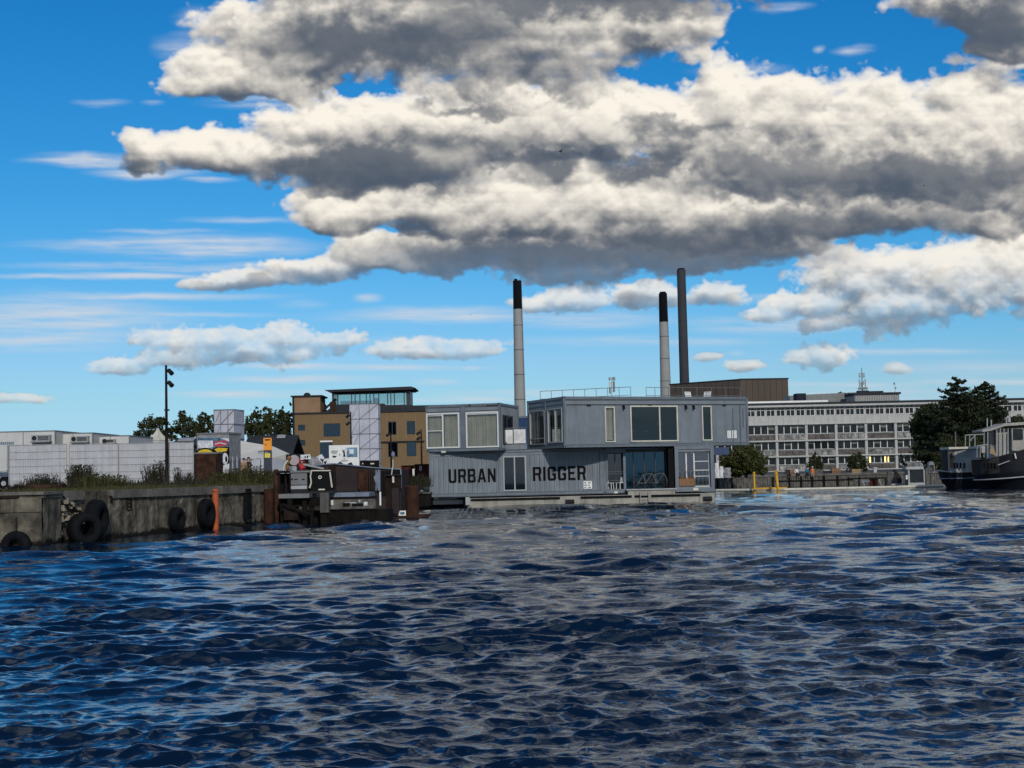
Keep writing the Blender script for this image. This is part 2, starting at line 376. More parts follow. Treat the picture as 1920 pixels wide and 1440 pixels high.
def leafmat(name, a, b):
    m = bpy.data.materials.new(name); m.use_nodes = True
    t = m.node_tree; N = t.nodes; L = t.links; p = N['Principled BSDF']; p.inputs['Roughness'].default_value = .6; p.inputs['Specular IOR Level'].default_value = .25
    g = N.new('ShaderNodeNewGeometry'); mx = N.new('ShaderNodeMix'); mx.data_type = 'RGBA'; L.new(g.outputs['Random Per Island'], mx.inputs[0]); mx.inputs[6].default_value = (*a, 1); mx.inputs[7].default_value = (*b, 1)
    L.new(mx.outputs[2], p.inputs['Base Color'])
    tl = N.new('ShaderNodeBsdfTranslucent'); L.new(mx.outputs[2], tl.inputs[0]); ms = N.new('ShaderNodeMixShader'); ms.inputs[0].default_value = .25
    L.new(p.outputs[0], ms.inputs[1]); L.new(tl.outputs[0], ms.inputs[2]); L.new(ms.outputs[0], N['Material Output'].inputs[0])
    return m
M = dict(
    steel=mat('grey_blue_paint', (.168, .194, .222), .5, 0, .12, .9, streak=.28, rust=.0, bump=.08, spec=.35),
    steel2=mat('grey_blue_frame_paint', (.125, .150, .178), .5, 0, .14, 1.2, streak=.35, rust=.06, rustcol=(.07, .05, .04), spec=.35),
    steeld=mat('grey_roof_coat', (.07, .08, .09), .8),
    blue=mat('deep_blue_paint_and_shade', (.012, .04, .12), .5),
    black=mat('black_paint', (.004, .004, .005), .7, spec=.12),
    dark=mat('dark_metal', (.012, .012, .014), .6, .0, rust=.1, spec=.2),
    white=mat('white_paint', (.72, .72, .70), .5, var=.06, streak=.12),
    cream=mat('cream_paint', (.55, .53, .45), .6, var=.1, streak=.2),
    bcream=mat('muted_boat_paint', (.30, .29, .26), .6, var=.12, streak=.3),
    wframe=mat('white_window_frame', (.62, .62, .60), .45, var=.04),
    gframe=mat('grey_window_frame', (.33, .35, .36), .45, var=.05),
    dframe=mat('dark_window_frame', (.02, .022, .025), .4),
    conc=mat('weathered_concrete', (.125, .112, .088), .95, 0, .65, 1.6, streak=.8, rust=.28, rustcol=(.035, .031, .025), bump=1., bscale=6, wet=(.40, .5, (.010, .010, .008)), spec=.15),
    concl=mat('pontoon_concrete', (.30, .285, .245), .85, 0, .2, 1.5, streak=.45, bump=.4, wet=(.10, .3, (.05, .04, .018))),
    concp=mat('plain_concrete', (.09, .087, .08), .9, 0, .25, 1., streak=.5, bump=.5),
    concw=mat('pale_concrete', (.42, .415, .40), .85, 0, .08, .8, streak=.2),
    cope=mat('coping_stone', (.125, .115, .10), .9, 0, .3, 1.5, streak=.3, bump=.8),
    stone=mat('broken_stone', (.24, .215, .165), .95, 0, .35, 3, bump=1, bscale=9),
    earth=mat('quay_earth', (.075, .068, .05), 1, 0, .35, .7, bump=.8),
    asphalt=mat('quay_asphalt', (.06, .06, .058), .95, 0, .2, .5, bump=.3),
    rubber=mat('tyre_rubber', (.005, .006, .008), .85, 0, .35, 5, bump=.5, spec=.15),
    rust=mat('rusty_steel', (.045, .021, .014), .9, .0, .4, 2.2, rust=.35, rustcol=(.085, .028, .012), streak=.5, bump=.5, spec=.15),
    rustd=mat('dark_rusty_steel', (.018, .011, .009), .9, 0, .4, 2., rust=.25, rustcol=(.045, .017, .01), bump=.5, spec=.15),
    redrust=mat('red_painted_steel', (.075, .016, .012), .85, 0, .3, 2., rust=.2, streak=.4, spec=.2),
    orange=mat('orange_paint', (.36, .075, .022), .7, 0, .3, 3, streak=.5, rust=.22, bump=.3),
    yellow=mat('yellow_paint', (.62, .33, .012), .55, 0, .1, 2, streak=.1),
    timber=mat('tarred_timber', (.009, .008, .007), .9, 0, .4, 3, bump=.7, spec=.12),
    gtimber=mat('grey_timber', (.115, .108, .095), .9, 0, .4, 3, streak=.4, bump=.6, spec=.2),
    wood=mat('brown_wood', (.19, .085, .03), .7, 0, .25, 4),
    brick=mat('yellow_brown_brick', (.205, .135, .068), .9, 0, .16, 1, brick=(.23, .075, .012), bump=.3, streak=.15),
    turret=mat('plain_brown_render', (.25, .155, .09), .9, 0, .1, .5),
    brownhall=mat('brown_cladding', (.082, .063, .05), .85, 0, .12, .05),
    roofd=mat('dark_roof_felt', (.016, .02, .026), .8, 0, .2, 1),
    sheet=mat('white_scaffold_sheet', (.42, .43, .50), .7, 0, .1, .6, streak=.15, bump=.5, bscale=1.5),
    fsheet=mat('white_fence_cloth', (.43, .435, .46), .8, 0, .07, 1.5, streak=.12),
    tent=mat('white_tent_canvas', (.52, .51, .475), .8, 0, .05, 1, bump=.3, bscale=3),
    tentw=mat('pale_tent_wall', (.42, .44, .50), .8, 0, .08, 1, streak=.2, bump=.5, bscale=3),
    cabin=mat('white_trailer_panel', (.50, .495, .48), .55, 0, .05, .8, streak=.15),
    grey=mat('grey_metal', (.15, .155, .16), .5, .2, .15, 2, streak=.2),
    lgrey=mat('light_grey_metal', (.32, .33, .34), .5, .1, .1, 2, streak=.2),
    chim=mat('chimney_concrete', (.29, .29, .285), .9, 0, .06, .06, streak=.2),
    chimd=mat('dark_chimney_steel', (.045, .048, .056), .8, 0, .1, .05, streak=.2, spec=.2),
    chimt=mat('black_chimney_band', (.006, .0065, .009), .9, 0, .1, .1, spec=.1),
    red=mat('red_cloth', (.45, .015, .02), .7),
    pink=mat('faded_pink_disc', (.36, .30, .30), .6, 0, .12, 6),
    tan=mat('tan_cloth', (.28, .19, .10), .9), navy=mat('navy_cloth', (.012, .016, .03), .9), skin=mat('skin', (.42, .23, .15), .6), hair=mat('brown_hair', (.03, .018, .01), .7),
    wcloth=mat('white_cloth', (.62, .62, .62), .9, bump=.6, bscale=6), teal=mat('teal_cloth', (.02, .12, .20), .9), orcloth=mat('orange_cloth', (.50, .17, .06), .9), denim=mat('denim', (.03, .045, .08), .9),
    carton=mat('brown_cardboard', (.22, .115, .05), .85, 0, .12, 3),
    curt=mat('grey_green_curtain', (.40, .375, .31), .9, 0, .1, 2),
    blind=mat('green_grey_blind', (.20, .235, .20), .8, 0, .04, 2),
    hull=mat('black_hull_paint', (.006, .008, .012), .6, 0, .25, 1, streak=.3, rust=.06, spec=.2),
    hullg=mat('weathered_hull_grey', (.04, .038, .036), .8, 0, .25, 1, streak=.5, spec=.2),
    hullb=mat('boat_grey_paint', (.36, .36, .35), .6, 0, .1, 1, streak=.25),
    barge=mat('brown_barge_plate', (.030, .021, .022), .8, 0, .2, .8, streak=.3, rust=.08, spec=.2),
    pale=mat('dull_blue_paint', (.15, .18, .235), .6, 0, .2, 2, spec=.25),
    bark=mat('tree_bark', (.05, .035, .025), .95, bump=.8),
    leafd=leafmat('dark_leaves', (.012, .020, .007), (.075, .085, .028)),
    leafo=leafmat('olive_leaves', (.025, .036, .008), (.10, .105, .028)),
    needle=leafmat('dark_needles', (.009, .015, .008), (.048, .060, .026)),
    weed=leafmat('weed_blades', (.018, .021, .006), (.085, .082, .026)),
    weedd=leafmat('dark_weed_blades', (.012, .012, .007), (.042, .038, .020)),
    pane=glass('window_glass'), panem=glass('grey_window_glass', (.42, .44, .44)), paned=glass('dark_window_glass', (.16, .19, .20), .012), paneb=glass('teal_glass', (.045, .15, .21), .06, gcol=(.16, .34, .44)), panel=glass('penthouse_glass', (.45, .62, .60), .16),
    offg=mat('office_window_glass', (.010, .012, .012), .12, 0, .5, 1.2, spec=.2),
    shade=mat('office_window_shade', (.13, .14, .12), .7, 0, .2, 1.),
    railp=mat('streaked_railing_panel', (.20, .195, .19), .4, 0, .9, .8, streak=.9, spec=.3),
    railb=mat('brown_railing_panel', (.085, .072, .065), .4, 0, .5, .7, streak=.7, spec=.3),
    paneblue=glass('blue_grey_glass', (.12, .2, .26), .07, gcol=(.34, .46, .55)),
    bluei=mat('blue_grey_interior', (.02, .05, .075), .8),
    tote=mat('orange_sign_face', (.75, .27, .012), .5, var=.04), toty=mat('yellow_sign_panel', (.72, .58, .03), .5, var=.04), totn=mat('navy_sign_face', (.012, .018, .04), .5, var=.1),
    gyel=mat('yellow_spray_paint', (.62, .43, .02), .7), gblue=mat('blue_spray_paint', (.06, .13, .20), .7, var=.5, scale=5), gred=mat('red_spray_paint', (.42, .05, .08), .7), gwh=mat('white_spray_paint', (.55, .57, .60), .7, var=.3, scale=6), ggr=mat('grey_spray_paint', (.24, .24, .25), .8, var=.3, scale=4),
    print=mat('printed_blue_picture', (.10, .20, .30), .6, var=.8, scale=2.5),
    lit=emit('lit_lamp', (1, .72, .22), 1.6),
    bird=mat('dark_feathers', (.02, .02, .02), .9),
)
# ------------------------------------------------------------------ water
def water():
    n1, n2 = 1400, 60
    inv = np.linspace(1 / 5.2, 1 / 130, n1); dr = np.r_[1 / inv, 130 * (1.035 ** np.arange(1, n2 + 1)), 3000, 7000]
    az = np.r_[np.linspace(-180, -25, 32)[:-1], np.linspace(-25, -22, 12)[:-1], np.linspace(-21.5, 21.5, 821), np.linspace(22, 25, 12)[1:], np.linspace(25, 180, 32)[1:]]
    D, A = np.meshgrid(dr, np.radians(az), indexing='ij')
    X = (D * np.sin(A)).astype(np.float64); Y = D * np.cos(A); Z = np.zeros_like(X); DX = np.zeros_like(X); DY = np.zeros_like(X)
    gap = np.gradient(dr); gap = gap[:, None] * np.ones_like(X); side = np.gradient(np.radians(az))[None, :] * D
    rs = np.random.RandomState(5)
    nw = 150
    lam = np.exp(np.linspace(math.log(.10), math.log(5.2), nw)) * rs.uniform(.95, 1.05, nw)
    th = rad(-90) + rs.normal(0, 1, nw) * np.where(lam < .5, rad(34), rad(27)) + rad(6)            # waves run mostly towards the camera
    slope = (.010 + .032 * np.exp(-((np.log(lam) - math.log(.50)) / .62) ** 2) + .024 * np.exp(-((np.log(lam) - math.log(.19)) / .5) ** 2) + .012 * np.exp(-((np.log(lam) - math.log(2.3)) / .45) ** 2)) * rs.uniform(.5, 1.4, nw) * 1.02
    grp = 1 + .28 * np.sin(X * .35 + Y * .21 + 1.3) * np.sin(Y * .27 - X * .17) + .24 * np.sin(X * .8 - Y * .5 + .6) * np.sin(X * .31 + Y * .66)
    grp = grp * (1 + .6 * np.clip((D - 14) / 40, 0, 1)) * (1 - .45 * np.clip((D - 70) / 60, 0, 1))
    l0 = .26 * (np.clip(D, 7, 130) / 10) ** 1.3                        # the ripple size that carries the chop, stretched with distance so the streaks look alike near and far
    for l, t, s in zip(lam, th, slope):
        kx, ky = math.cos(t), math.sin(t); k = 2 * math.pi / l
        eff = np.maximum(np.abs(ky) * gap, .55 * np.abs(kx) * side)
        g = np.clip((l / np.maximum(eff, 1e-6) - 1.6) / 1.4, 0, 1) * np.clip((l / l0 - .22) / .3, 0, 1)
        g = g * (.68 + .75 * np.exp(-(np.log(l / l0) / .85) ** 2))
        if not (g > 0).any(): continue
        ph = (kx * X + ky * Y) * k + rs.uniform(0, 6.283) + .9 * np.sin(X * .27 / max(l, .5) + l * 9) + .8 * np.sin(Y * .2 / max(l, .5) + l * 5)
        a = s / k * g * grp
        Z += a * (.45 * np.cos(ph) + 1.05 * (1 - np.abs(np.sin(ph * .5))) - .38); sn = -a * np.sin(ph) * .80; DX += kx * sn; DY += ky * sn
    ok = (dr < 2500)[:, None]
    V = np.stack([X + DX * ok, Y + DY * ok, Z * ok], -1).reshape(-1, 3)
    nr, nc = X.shape
    i = np.arange(nr - 1)[:, None] * nc + np.arange(nc - 1)[None, :]
    Fq = np.stack([i, i + 1, i + nc + 1, i + nc], -1).reshape(-1, 4)[:, ::-1]
    me = bpy.data.meshes.new('water')
    V = np.vstack([V, [[0, 0, 0]]]); c0 = len(V) - 1
    tri = np.stack([np.arange(nc - 1), np.full(nc - 1, c0), np.arange(1, nc)], -1)
    me.vertices.add(len(V)); me.vertices.foreach_set('co', V.ravel())
    nl = Fq.size + tri.size; me.loops.add(nl); me.loops.foreach_set('vertex_index', np.r_[Fq.ravel(), tri.ravel()].astype(np.int32))
    me.polygons.add(len(Fq) + len(tri)); me.polygons.foreach_set('loop_start', np.r_[np.arange(len(Fq)) * 4, Fq.size + np.arange(len(tri)) * 3].astype(np.int32))
    me.update(calc_edges=True); me.validate()
    me.polygons.foreach_set('use_smooth', [True] * len(me.polygons))
    m = bpy.data.materials.new('harbour_water'); m.use_nodes = True
    t = m.node_tree; N = t.nodes; L = t.links; p = N['Principled BSDF']
    p.inputs['Base Color'].default_value = (.0026, .0098, .0245, 1); p.inputs['Roughness'].default_value = .05; p.inputs['Specular Tint'].default_value = (.58, .80, 1, 1); p.inputs['IOR'].default_value = 1.34; p.inputs['Specular IOR Level'].default_value = .98
    co = N.new('ShaderNodeTexCoord'); prev = None
    for sc, dist, st in (((2.4, 9, 1), .007, .5),):
        mp = N.new('ShaderNodeMapping'); mp.inputs['Scale'].default_value = sc; L.new(co.outputs['Object'], mp.inputs[0])
        n = N.new('ShaderNodeTexNoise'); n.inputs['Scale'].default_value = 1; n.inputs['Detail'].default_value = 3; n.inputs['Distortion'].default_value = .6; L.new(mp.outputs[0], n.inputs['Vector'])
        b = N.new('ShaderNodeBump'); b.inputs['Strength'].default_value = st; b.inputs['Distance'].default_value = dist * 2.2; L.new(n.outputs[0], b.inputs['Height'])
        if prev: L.new(prev, b.inputs['Normal'])
        prev = b.outputs[0]
    if prev: L.new(prev, p.inputs['Normal'])
    me.materials.append(m)
    o = bpy.data.objects.new('water', me); C.objects.link(o); o['kind'] = 'structure'
water()

# ------------------------------------------------------------------ land
QA, QB = Vector((-14.55, 44.6, 0)), Vector((-9.6, 63.6, 0))          # the left quay's face at the water
QZ = 1.66
g = MB(); g.slab([(-14.6, 45), (-9.7, 63.5), (-12.2, 66), (-12.4, 77.5), (-6.2, 79), (-6.2, 96), (-4, 118), (4, 150), (12.8, 330), (-160, 330), (-160, 44), (-22, 44)], -.8, QZ)
tag(g.build('quay_ground', M['earth'], loc=(0, 0, 0)), kind='structure')
g = MB(); g.slab([(13, 145.3), (160, 145.3), (260, 420), (13.2, 420)], -.8, 1.05)
tag(g.build('far_quay_ground', M['asphalt'], loc=(0, 0, 0)), kind='structure')
g = MB(); g.slab([(-900, 420.2), (900, 420.2), (1400, 1500), (-1400, 1500)], -.8, 1.2)
tag(g.build('far_land', M['earth'], loc=(0, 0, 0)), kind='structure')

# ------------------------------------------------------------------ corrugated profile
def rib(pitch=.278, depth=.036, flat=.25):
    def y(x):
        t = (x / pitch) % 1
        if t < .25: return 0.
        if t < .40: return depth * (t - .25) / .15
        if t < .85: return depth
        return depth * (1 - (t - .85) / .15)
    def cols(a, b):
        c = [a, b]
        for i in range(int(a / pitch) - 1, int(b / pitch) + 2):
            for t in (0, .25, .40, .85): 
                x = (i + t) * pitch
                if a < x < b: c.append(x)
        return sorted(c)
    return y, cols
def cut(z0, z1, holes):
    """spans(x) of a wall z0..z1 with rectangular holes (xa, xb, za, zb)"""
    def f(x):
        s = [(z0, z1)]
        for xa, xb, za, zb in holes:
            if xa < x < xb:
                q = []
                for a, b in s:
                    if zb <= a or za >= b: q.append((a, b)); continue
                    if za > a: q.append((a, za))
                    if zb < b: q.append((zb, b))
                s = q
        return s
    return f
GL = {
 'U': ([[(0, 1), (0, .15), (.16, 0), (.84, 0), (1, .15), (1, 1), (.71, 1), (.71, .22), (.65, .17), (.35, .17), (.29, .22), (.29, 1)]], .62),
 'R': ([[(0, 0), (0, 1), (.86, 1), (1, .88), (1, .55), (.88, .42), (1, .0), (.71, 0), (.60, .40), (.29, .40), (.29, 0)], [(.29, .57), (.29, .83), (.65, .83), (.71, .79), (.71, .61), (.65, .57)]], .62),
 'B': ([[(0, 0), (0, 1), (.85, 1), (.97, .89), (.97, .62), (.88, .52), (1, .42), (1, .12), (.86, 0)], [(.29, .17), (.29, .43), (.65, .43), (.71, .38), (.71, .21), (.65, .17)], [(.29, .6), (.29, .83), (.64, .83), (.7, .79), (.7, .64), (.64, .6)]], .62),
 'A': ([[(0, 0), (.33, 1), (.67, 1), (1, 0), (.73, 0), (.67, .2), (.33, .2), (.27, 0)], [(.39, .37), (.61, .37), (.5, .76)]], .68),
 'N': ([[(0, 0), (0, 1), (.29, 1), (.73, .42), (.73, 1), (1, 1), (1, 0), (.71, 0), (.27, .58), (.27, 0)]], .62),
 'I': ([[(0, 0), (0, 1), (1, 1), (1, 0)]], .19),
 'G': ([[(0, .15), (0, .85), (.16, 1), (.84, 1), (1, .87), (1, .66), (.71, .66), (.71, .79), (.65, .83), (.35, .83), (.29, .79), (.29, .21), (.35, .17), (.65, .17), (.71, .21), (.71, .36), (.52, .36), (.52, .53), (1, .53), (1, .13), (.84, 0), (.16, 0)]], .62),
 'E': ([[(0, 0), (0, 1), (1, 1), (1, .83), (.29, .83), (.29, .6), (.85, .6), (.85, .43), (.29, .43), (.29, .17), (1, .17), (1, 0)]], .54)}
def glyph_spans(polys, x0, w, z0, h):
    def f(x):
        u = (x - x0) / w; zs = []
        for p in polys:
            for (xa, ya), (xb, yb) in zip(p, p[1:] + p[:1]):
                if (xa <= u) != (xb <= u): zs.append(ya + (u - xa) / (xb - xa) * (yb - ya))
        zs.sort(); return [(z0 + a * h, z0 + b * h) for a, b in zip(zs[::2], zs[1::2])]
    return f
def lettering(parent, word, fr, x0, x1, z0, h, y, cols):
    tot = sum(GL[c][1] for c in word); gapn = len(word) - 1; gp = .13
    k = (x1 - x0) / (tot + gp * gapn); x = x0
    for c in word:
        polys, w = GL[c]; w *= k
        cs = sorted(set([q for q in cols(x, x + w)] + [x + w * i / 26 for i in range(27)]))
        b = MB(fr).strips(cs, glyph_spans(polys, x, w, z0, h), lambda t: y(t) - .006)
        b.build('letter', M['black'], parent)
        x += w + gp * k

# ------------------------------------------------------------------ windows
def window(parent, fr, x0, x1, z0, z1, mull=(), trans=(), fw=.07, fm='wframe', gm='pane', curtain=None, blind=None, dep=.12, proud=.03, name='window'):
    """frame (the object itself), one pane per light, curtain or blind behind"""
    b = MB(fr); y0, y1 = -proud, dep
    b.box(x0, x1, y0, y1, z0, z0 + fw).box(x0, x1, y0, y1, z1 - fw, z1).box(x0, x0 + fw, y0, y1, z0 + fw, z1 - fw).box(x1 - fw, x1, y0, y1, z0 + fw, z1 - fw)
    xs = [x0 + fw] + [v for m in mull for v in (x0 + (x1 - x0) * m - fw * .5, x0 + (x1 - x0) * m + fw * .5)] + [x1 - fw]
    for m in mull: c = x0 + (x1 - x0) * m; b.box(c - fw * .5, c + fw * .5, y0 + .004, y1, z0 + fw, z1 - fw)
    for li, m in trans: b.box(xs[2 * li], xs[2 * li + 1], y0 + .012, y1 - .02, z0 + (z1 - z0) * m - .02, z0 + (z1 - z0) * m + .02)
    w = b.build(name, M[fm], parent)
    for i in range(0, len(xs), 2):
        g = MB(fr); g.box(xs[i], xs[i + 1], .035, .047, z0 + fw, z1 - fw); g.build('pane', M[gm], w)
    if curtain:
        for (ca, cb, zt, zb) in curtain:
            a, c = x0 + (x1 - x0) * ca, x0 + (x1 - x0) * cb; n = max(8, int((c - a) / .045)); q = MB(fr)
            cs = [a + (c - a) * i / n for i in range(n + 1)]
            ph = R.random() * 6
            q.strips(cs, lambda x: [(z0 + (z1 - z0) * zb, z0 + (z1 - z0) * zt)], lambda x: .20 + .022 * math.sin(x * 47 + ph) + .02 * math.sin(x * 17 + ph))
            q.build('curtain', M['curt'], w)
    if blind:
        for (ca, cb, zt, zb) in blind:
            q = MB(fr); q.box(x0 + (x1 - x0) * ca, x0 + (x1 - x0) * cb, .09, .10, z0 + (z1 - z0) * zb, z0 + (z1 - z0) * zt); q.build('blind', M['blind'], w)
    return w

# ------------------------------------------------------------------ floating container house
house = thing('floating_house', 'grey blue floating house of stacked containers marked URBAN RIGGER, on a concrete pontoon', 'houseboat', (4.5, 84, 0))
HA, HB, HC = 2.87, 2.70, 2.62
fA = Fr((2.839, 79.75, 3.29), rad(23.98))
LA, WA = 12.19, 4.88
fAe = Fr(fA.p(0, WA, 0), fA.y - rad(90))
D_ = Vector((-.70, 81.3, 3.257)); yB = rad(-14); WB, LB = 4.46, 4.4
fB = Fr((D_.x - WB * math.cos(yB), D_.y - WB * math.sin(yB), D_.z), yB)
fBs = Fr(D_, yB + rad(90))
fC = Fr((-4.884, 82.468, .664), rad(.84))
LC = 10.2
def frame_edges(b, L, W_, H, p=.13, r=.15):
    """corner posts and rails of a container, a little proud of its walls; local origin at near left bottom"""
    for x in (0, L - p):
        for y in (0, W_ - p): b.box(x, x + p, y, y + p, 0, H)
    for z in (0, H - r):
        for y in (0, W_ - p): b.box(p, L - p, y + .01, y + p - .01, z + .004, z + r - .004)
        for x in (0, L - p): b.box(x + .01, x + p - .01, p, W_ - p, z + .004, z + r - .004)
    for x in (0, L - .18):
        for y in (0, W_ - .16):
            for z in (0, H - .12): b.box(x - .008 if x == 0 else x, x + .18 + (0 if x == 0 else .008), y - .008 if y == 0 else y, y + .16 + (0 if y == 0 else .008), z - .003 if z == 0 else z, z + .12 + (0 if z == 0 else .003))
    return b
def castings(par, fr, L, H):
    for x in (.09, L - .09):
        for z in (.06, H - .06): b = MB(fr); b.bar((x, -.016, z), (x, .0, z), .042, 10); b.build('casting_hole', M['black'], par)
    for z in (.165, H - .165): b = MB(fr); b.box(.14, L - .14, .012, .034, z - .012, z + .012); b.build('shadow_gap_strip', M['steeld'], par)  # dark strips painted in for the shade between frame and wall
def px2(fr, x0, y0, x1, y1, y=0):
    """pixel rectangle -> local x0, x1, z0, z1 on the frame's front plane"""
    xm, ym = (x0 + x1) / 2, (y0 + y1) / 2
    return fr.hit(x0, ym, y)[0], fr.hit(x1, ym, y)[0], fr.hit(xm, y1, y)[1], fr.hit(xm, y0, y)[1]

# upper right container -------------------------------------------------
ya, ca = rib(.16, .020)
wins = [px2(fA, 1134.5, 762.5, 1153, 829), px2(fA, 1182, 760.5, 1271, 828), px2(fA, 1316.5, 761, 1334.5, 826)]
wA = MB(fA)
cs = sorted(set(ca(.13, LA - .13) + [v for w in wins for v in w[:2]]))
wA.strips(cs, cut(.15, HA - .45, wins), lambda x: .04 + ya(x))
wA.box(.13, LA - .13, .03, .09, HA - .45, HA - .152)                      # flat band under the rim
wA.box(.1, LA - .1, .1, WA - .1, .02, .14).box(.06, LA - .06, .06, WA - .06, HA - .40, HA - .34)
wA.box(.13, LA - .13, WA - .1, WA - .05, .15, HA - .15).box(LA - .1, LA - .05, .13, WA - .13, .15, HA - .15)
for w in wins:                                                             # reveals
    wA.box(w[0] - .02, w[0], .03, .18, w[2], w[3]).box(w[1], w[1] + .02, .03, .18, w[2], w[3])
ewins = [px2(fAe, 993.5, 770, 1021.5, 834), px2(fAe, 1027, 765.5, 1054.2, 830.5)]
wA.fr = fAe
wA.strips(sorted([.13, WA - .13] + [v for w in ewins for v in w[:2]]), cut(.15, HA - .152, ewins), lambda x: .05)
cA = wA.build('container', M['steel'], house)
frame_edges(MB(fA), LA, WA, HA).build('container_frame', M['steel2'], cA); castings(cA, fA, LA, HA); castings(cA, fAe, WA, HA)
b = MB(fAe); b.box(WA / 2 - .11, WA / 2 + .11, -.012, .1, .16, HA - .16); b.box(.14, WA - .14, .02, .045, HA - .43, HA - .40); b.build('corner_post', M['steel2'], cA)
b = MB(fA); b.box(.2, LA - .2, -.02, .02, HA - .47, HA - .435).box(.1, LA - .1, -.016, .012, HA - .21, HA - .165); b.build('shadow_line_rail', M['steeld'], cA)  # rails coloured dark to draw a shadow line under the rim
window(house, fA, *wins[0], fw=.06, fm='cream', curtain=[(0.02, .98, .97, .06)])
window(house, fA, *wins[1], mull=(.615,), fw=.075, fm='cream', gm='panem', blind=[(.03, .58, .97, .67)])
window(house, fA, *wins[2], fw=.06, fm='cream', gm='panem', blind=[(.1, .9, .96, .80)])
window(house, fAe, *ewins[0], fw=.06, fm='gframe', gm='pane', trans=((0, .18),), curtain=[(.05, .95, .98, .02)])
window(house, fAe, *ewins[1], mull=(.52,), fw=.07, fm='gframe', gm='pane', curtain=[(.05, .95, .98, .02)])
for r_ in ((1364, 807.5, 1371, 821.5), (1373, 807, 1381.5, 821.5)):
    w = px2(fA, *r_); b = MB(fA); b.box(w[0], w[1], .015, .028, w[2], w[3]); nb = b.build('notice', M['white'], house)
    q = MB(fA)
    for i in range(5): zz = w[3] - .07 - i * (w[3] - w[2] - .1) / 5; q.box(w[0] + .05, w[1] - .06 - .05 * (i % 2), .011, .014, zz - .018, zz)
    q.build('notice_print', M['grey'], nb)
for p_ in (1168, 1284.5, 1299):
    x, z = fA.hit(p_, 762); b = MB(fA); b.bar((x, .05, z + .05), (x, -.12, z), .03, 8).bar((x, -.1, z + .04), (x, -.16, z - .16), .06, 8); b.build('wall_lamp', M['black'], house)
for (xa, ya1, xb, yb1) in ((1374.5, 765, 1375.3, 832), (1387.5, 760, 1389, 833), (1393, 764, 1394, 800)):
    a = fA.hit(xa, ya1); c = fA.hit(xb, yb1); b = MB(fA); b.bar((a[0], -.005, a[1]), (c[0], -.005, c[1]), .02, 6); b.build('downpipe', M['steel2'], house)
for p_ in (1104, 1218, 1358):
    x, z = fA.hit(p_, 760); b = MB(fA); b.box(x - .12, x + .12, -.05, .03, z - .02, z + .05); b.build('bracket', M['dark'], house)

# roof railings
def railing(fr, xs, ydep, z0, ht, nm='roof_railing', mid=.5, r=.022):
    b = MB(fr); b.bar((xs[0], ydep, z0 + ht), (xs[-1], ydep, z0 + ht), r).bar((xs[0], ydep, z0 + ht * mid), (xs[-1], ydep, z0 + ht * mid), r * .8)
    o = b.build(nm, M['grey'], house)
    for x in xs: q = MB(fr); q.bar((x, ydep, z0), (x, ydep, z0 + ht), r); q.build('post', M['grey'], o)
    return o
Lr, Rr = at(1013, 745, 84.3), at(1183, 745, 81.9); fR = Fr((Lr.x, Lr.y, fA.o.z), math.atan2(Rr.y - Lr.y, Rr.x - Lr.x)); lr_ = math.hypot(Rr.y - Lr.y, Rr.x - Lr.x)
railing(fR, [lr_ * i / 8 for i in range(9)], 0, HA - .36, .93, r=.016)
xs = [fA.hit(p, 735, 1.0)[0] for p in (1211.5, 1228, 1253, 1280, 1307, 1334, 1361, 1388)]
railing(fA, xs, 1.0, HA - .36, .95, r=.016)

# upper left container --------------------------------------------------
bw = [px2(fB, 799.5, 774.5, 861.3, 840.5), px2(fB, 873.7, 772, 935, 839)]
wB = MB(fB)
wB.strips(sorted([.13, WB - .13] + [v for w in bw for v in w[:2]]), cut(.15, HB - .152, bw), lambda x: .045)
wB.box(.1, WB - .1, .1, LB - .1, .02, .14).box(.06, WB - .06, .06, LB - .1, HB - .14, HB - .06).box(.05, .1, .13, LB - .13, .15, HB - .15).box(.13, WB - .13, LB - .1, LB - .05, .15, HB - .15)
sdoor = px2(fBs, 944, 779, 961.5, 832)
yb, cb = rib(.278, .036)
wB.fr = fBs
wB.strips(sorted(set(cb(.13, LB - .13) + list(sdoor[:2]))), cut(.15, HB - .15, [sdoor]), lambda x: .04 + yb(x))
cB = wB.build('container', M['steel'], house)
frame_edges(MB(fB), WB, LB, HB).build('container_frame', M['steel2'], cB); castings(cB, fB, WB, HB)
b = MB(fB); b.box(WB / 2 - .12, WB / 2 + .12, -.012, .1, .16, HB - .16); b.build('corner_post', M['steel2'], cB)
b = MB(fB); b.box(.14, WB / 2 - .13, .02, .044, HB - .43, HB - .39).box(WB / 2 + .13, WB - .14, .02, .044, HB - .43, HB - .39); b.build('shadow_line_rail', M['steeld'], cB)  # dark colour draws in the shadow line below the top rail
window(house, fB, *bw[0], mull=(.50,), trans=((0, .50), (0, .93)), fw=.08, curtain=[(.04, .47, .97, .03), (.53, .96, .97, .03)])
window(house, fB, *bw[1], trans=((0, .94),), fw=.08, curtain=[(.04, .56, .97, .05), (.53, .96, .97, .03)])
window(house, fBs, *sdoor, mull=(.38,), fw=.08, fm='dframe', gm='paned', name='door', curtain=[(.42, .97, .98, .02)])
for c_, r_ in ((fB, (827.5, 845.5, 836, 849)), (fA, None)):
    if r_:
        w = px2(c_, *r_); b = MB(c_); b.box(w[0], w[1], -.02, .0, w[2], w[3]); b.build('name_plate', M['cream'], house)
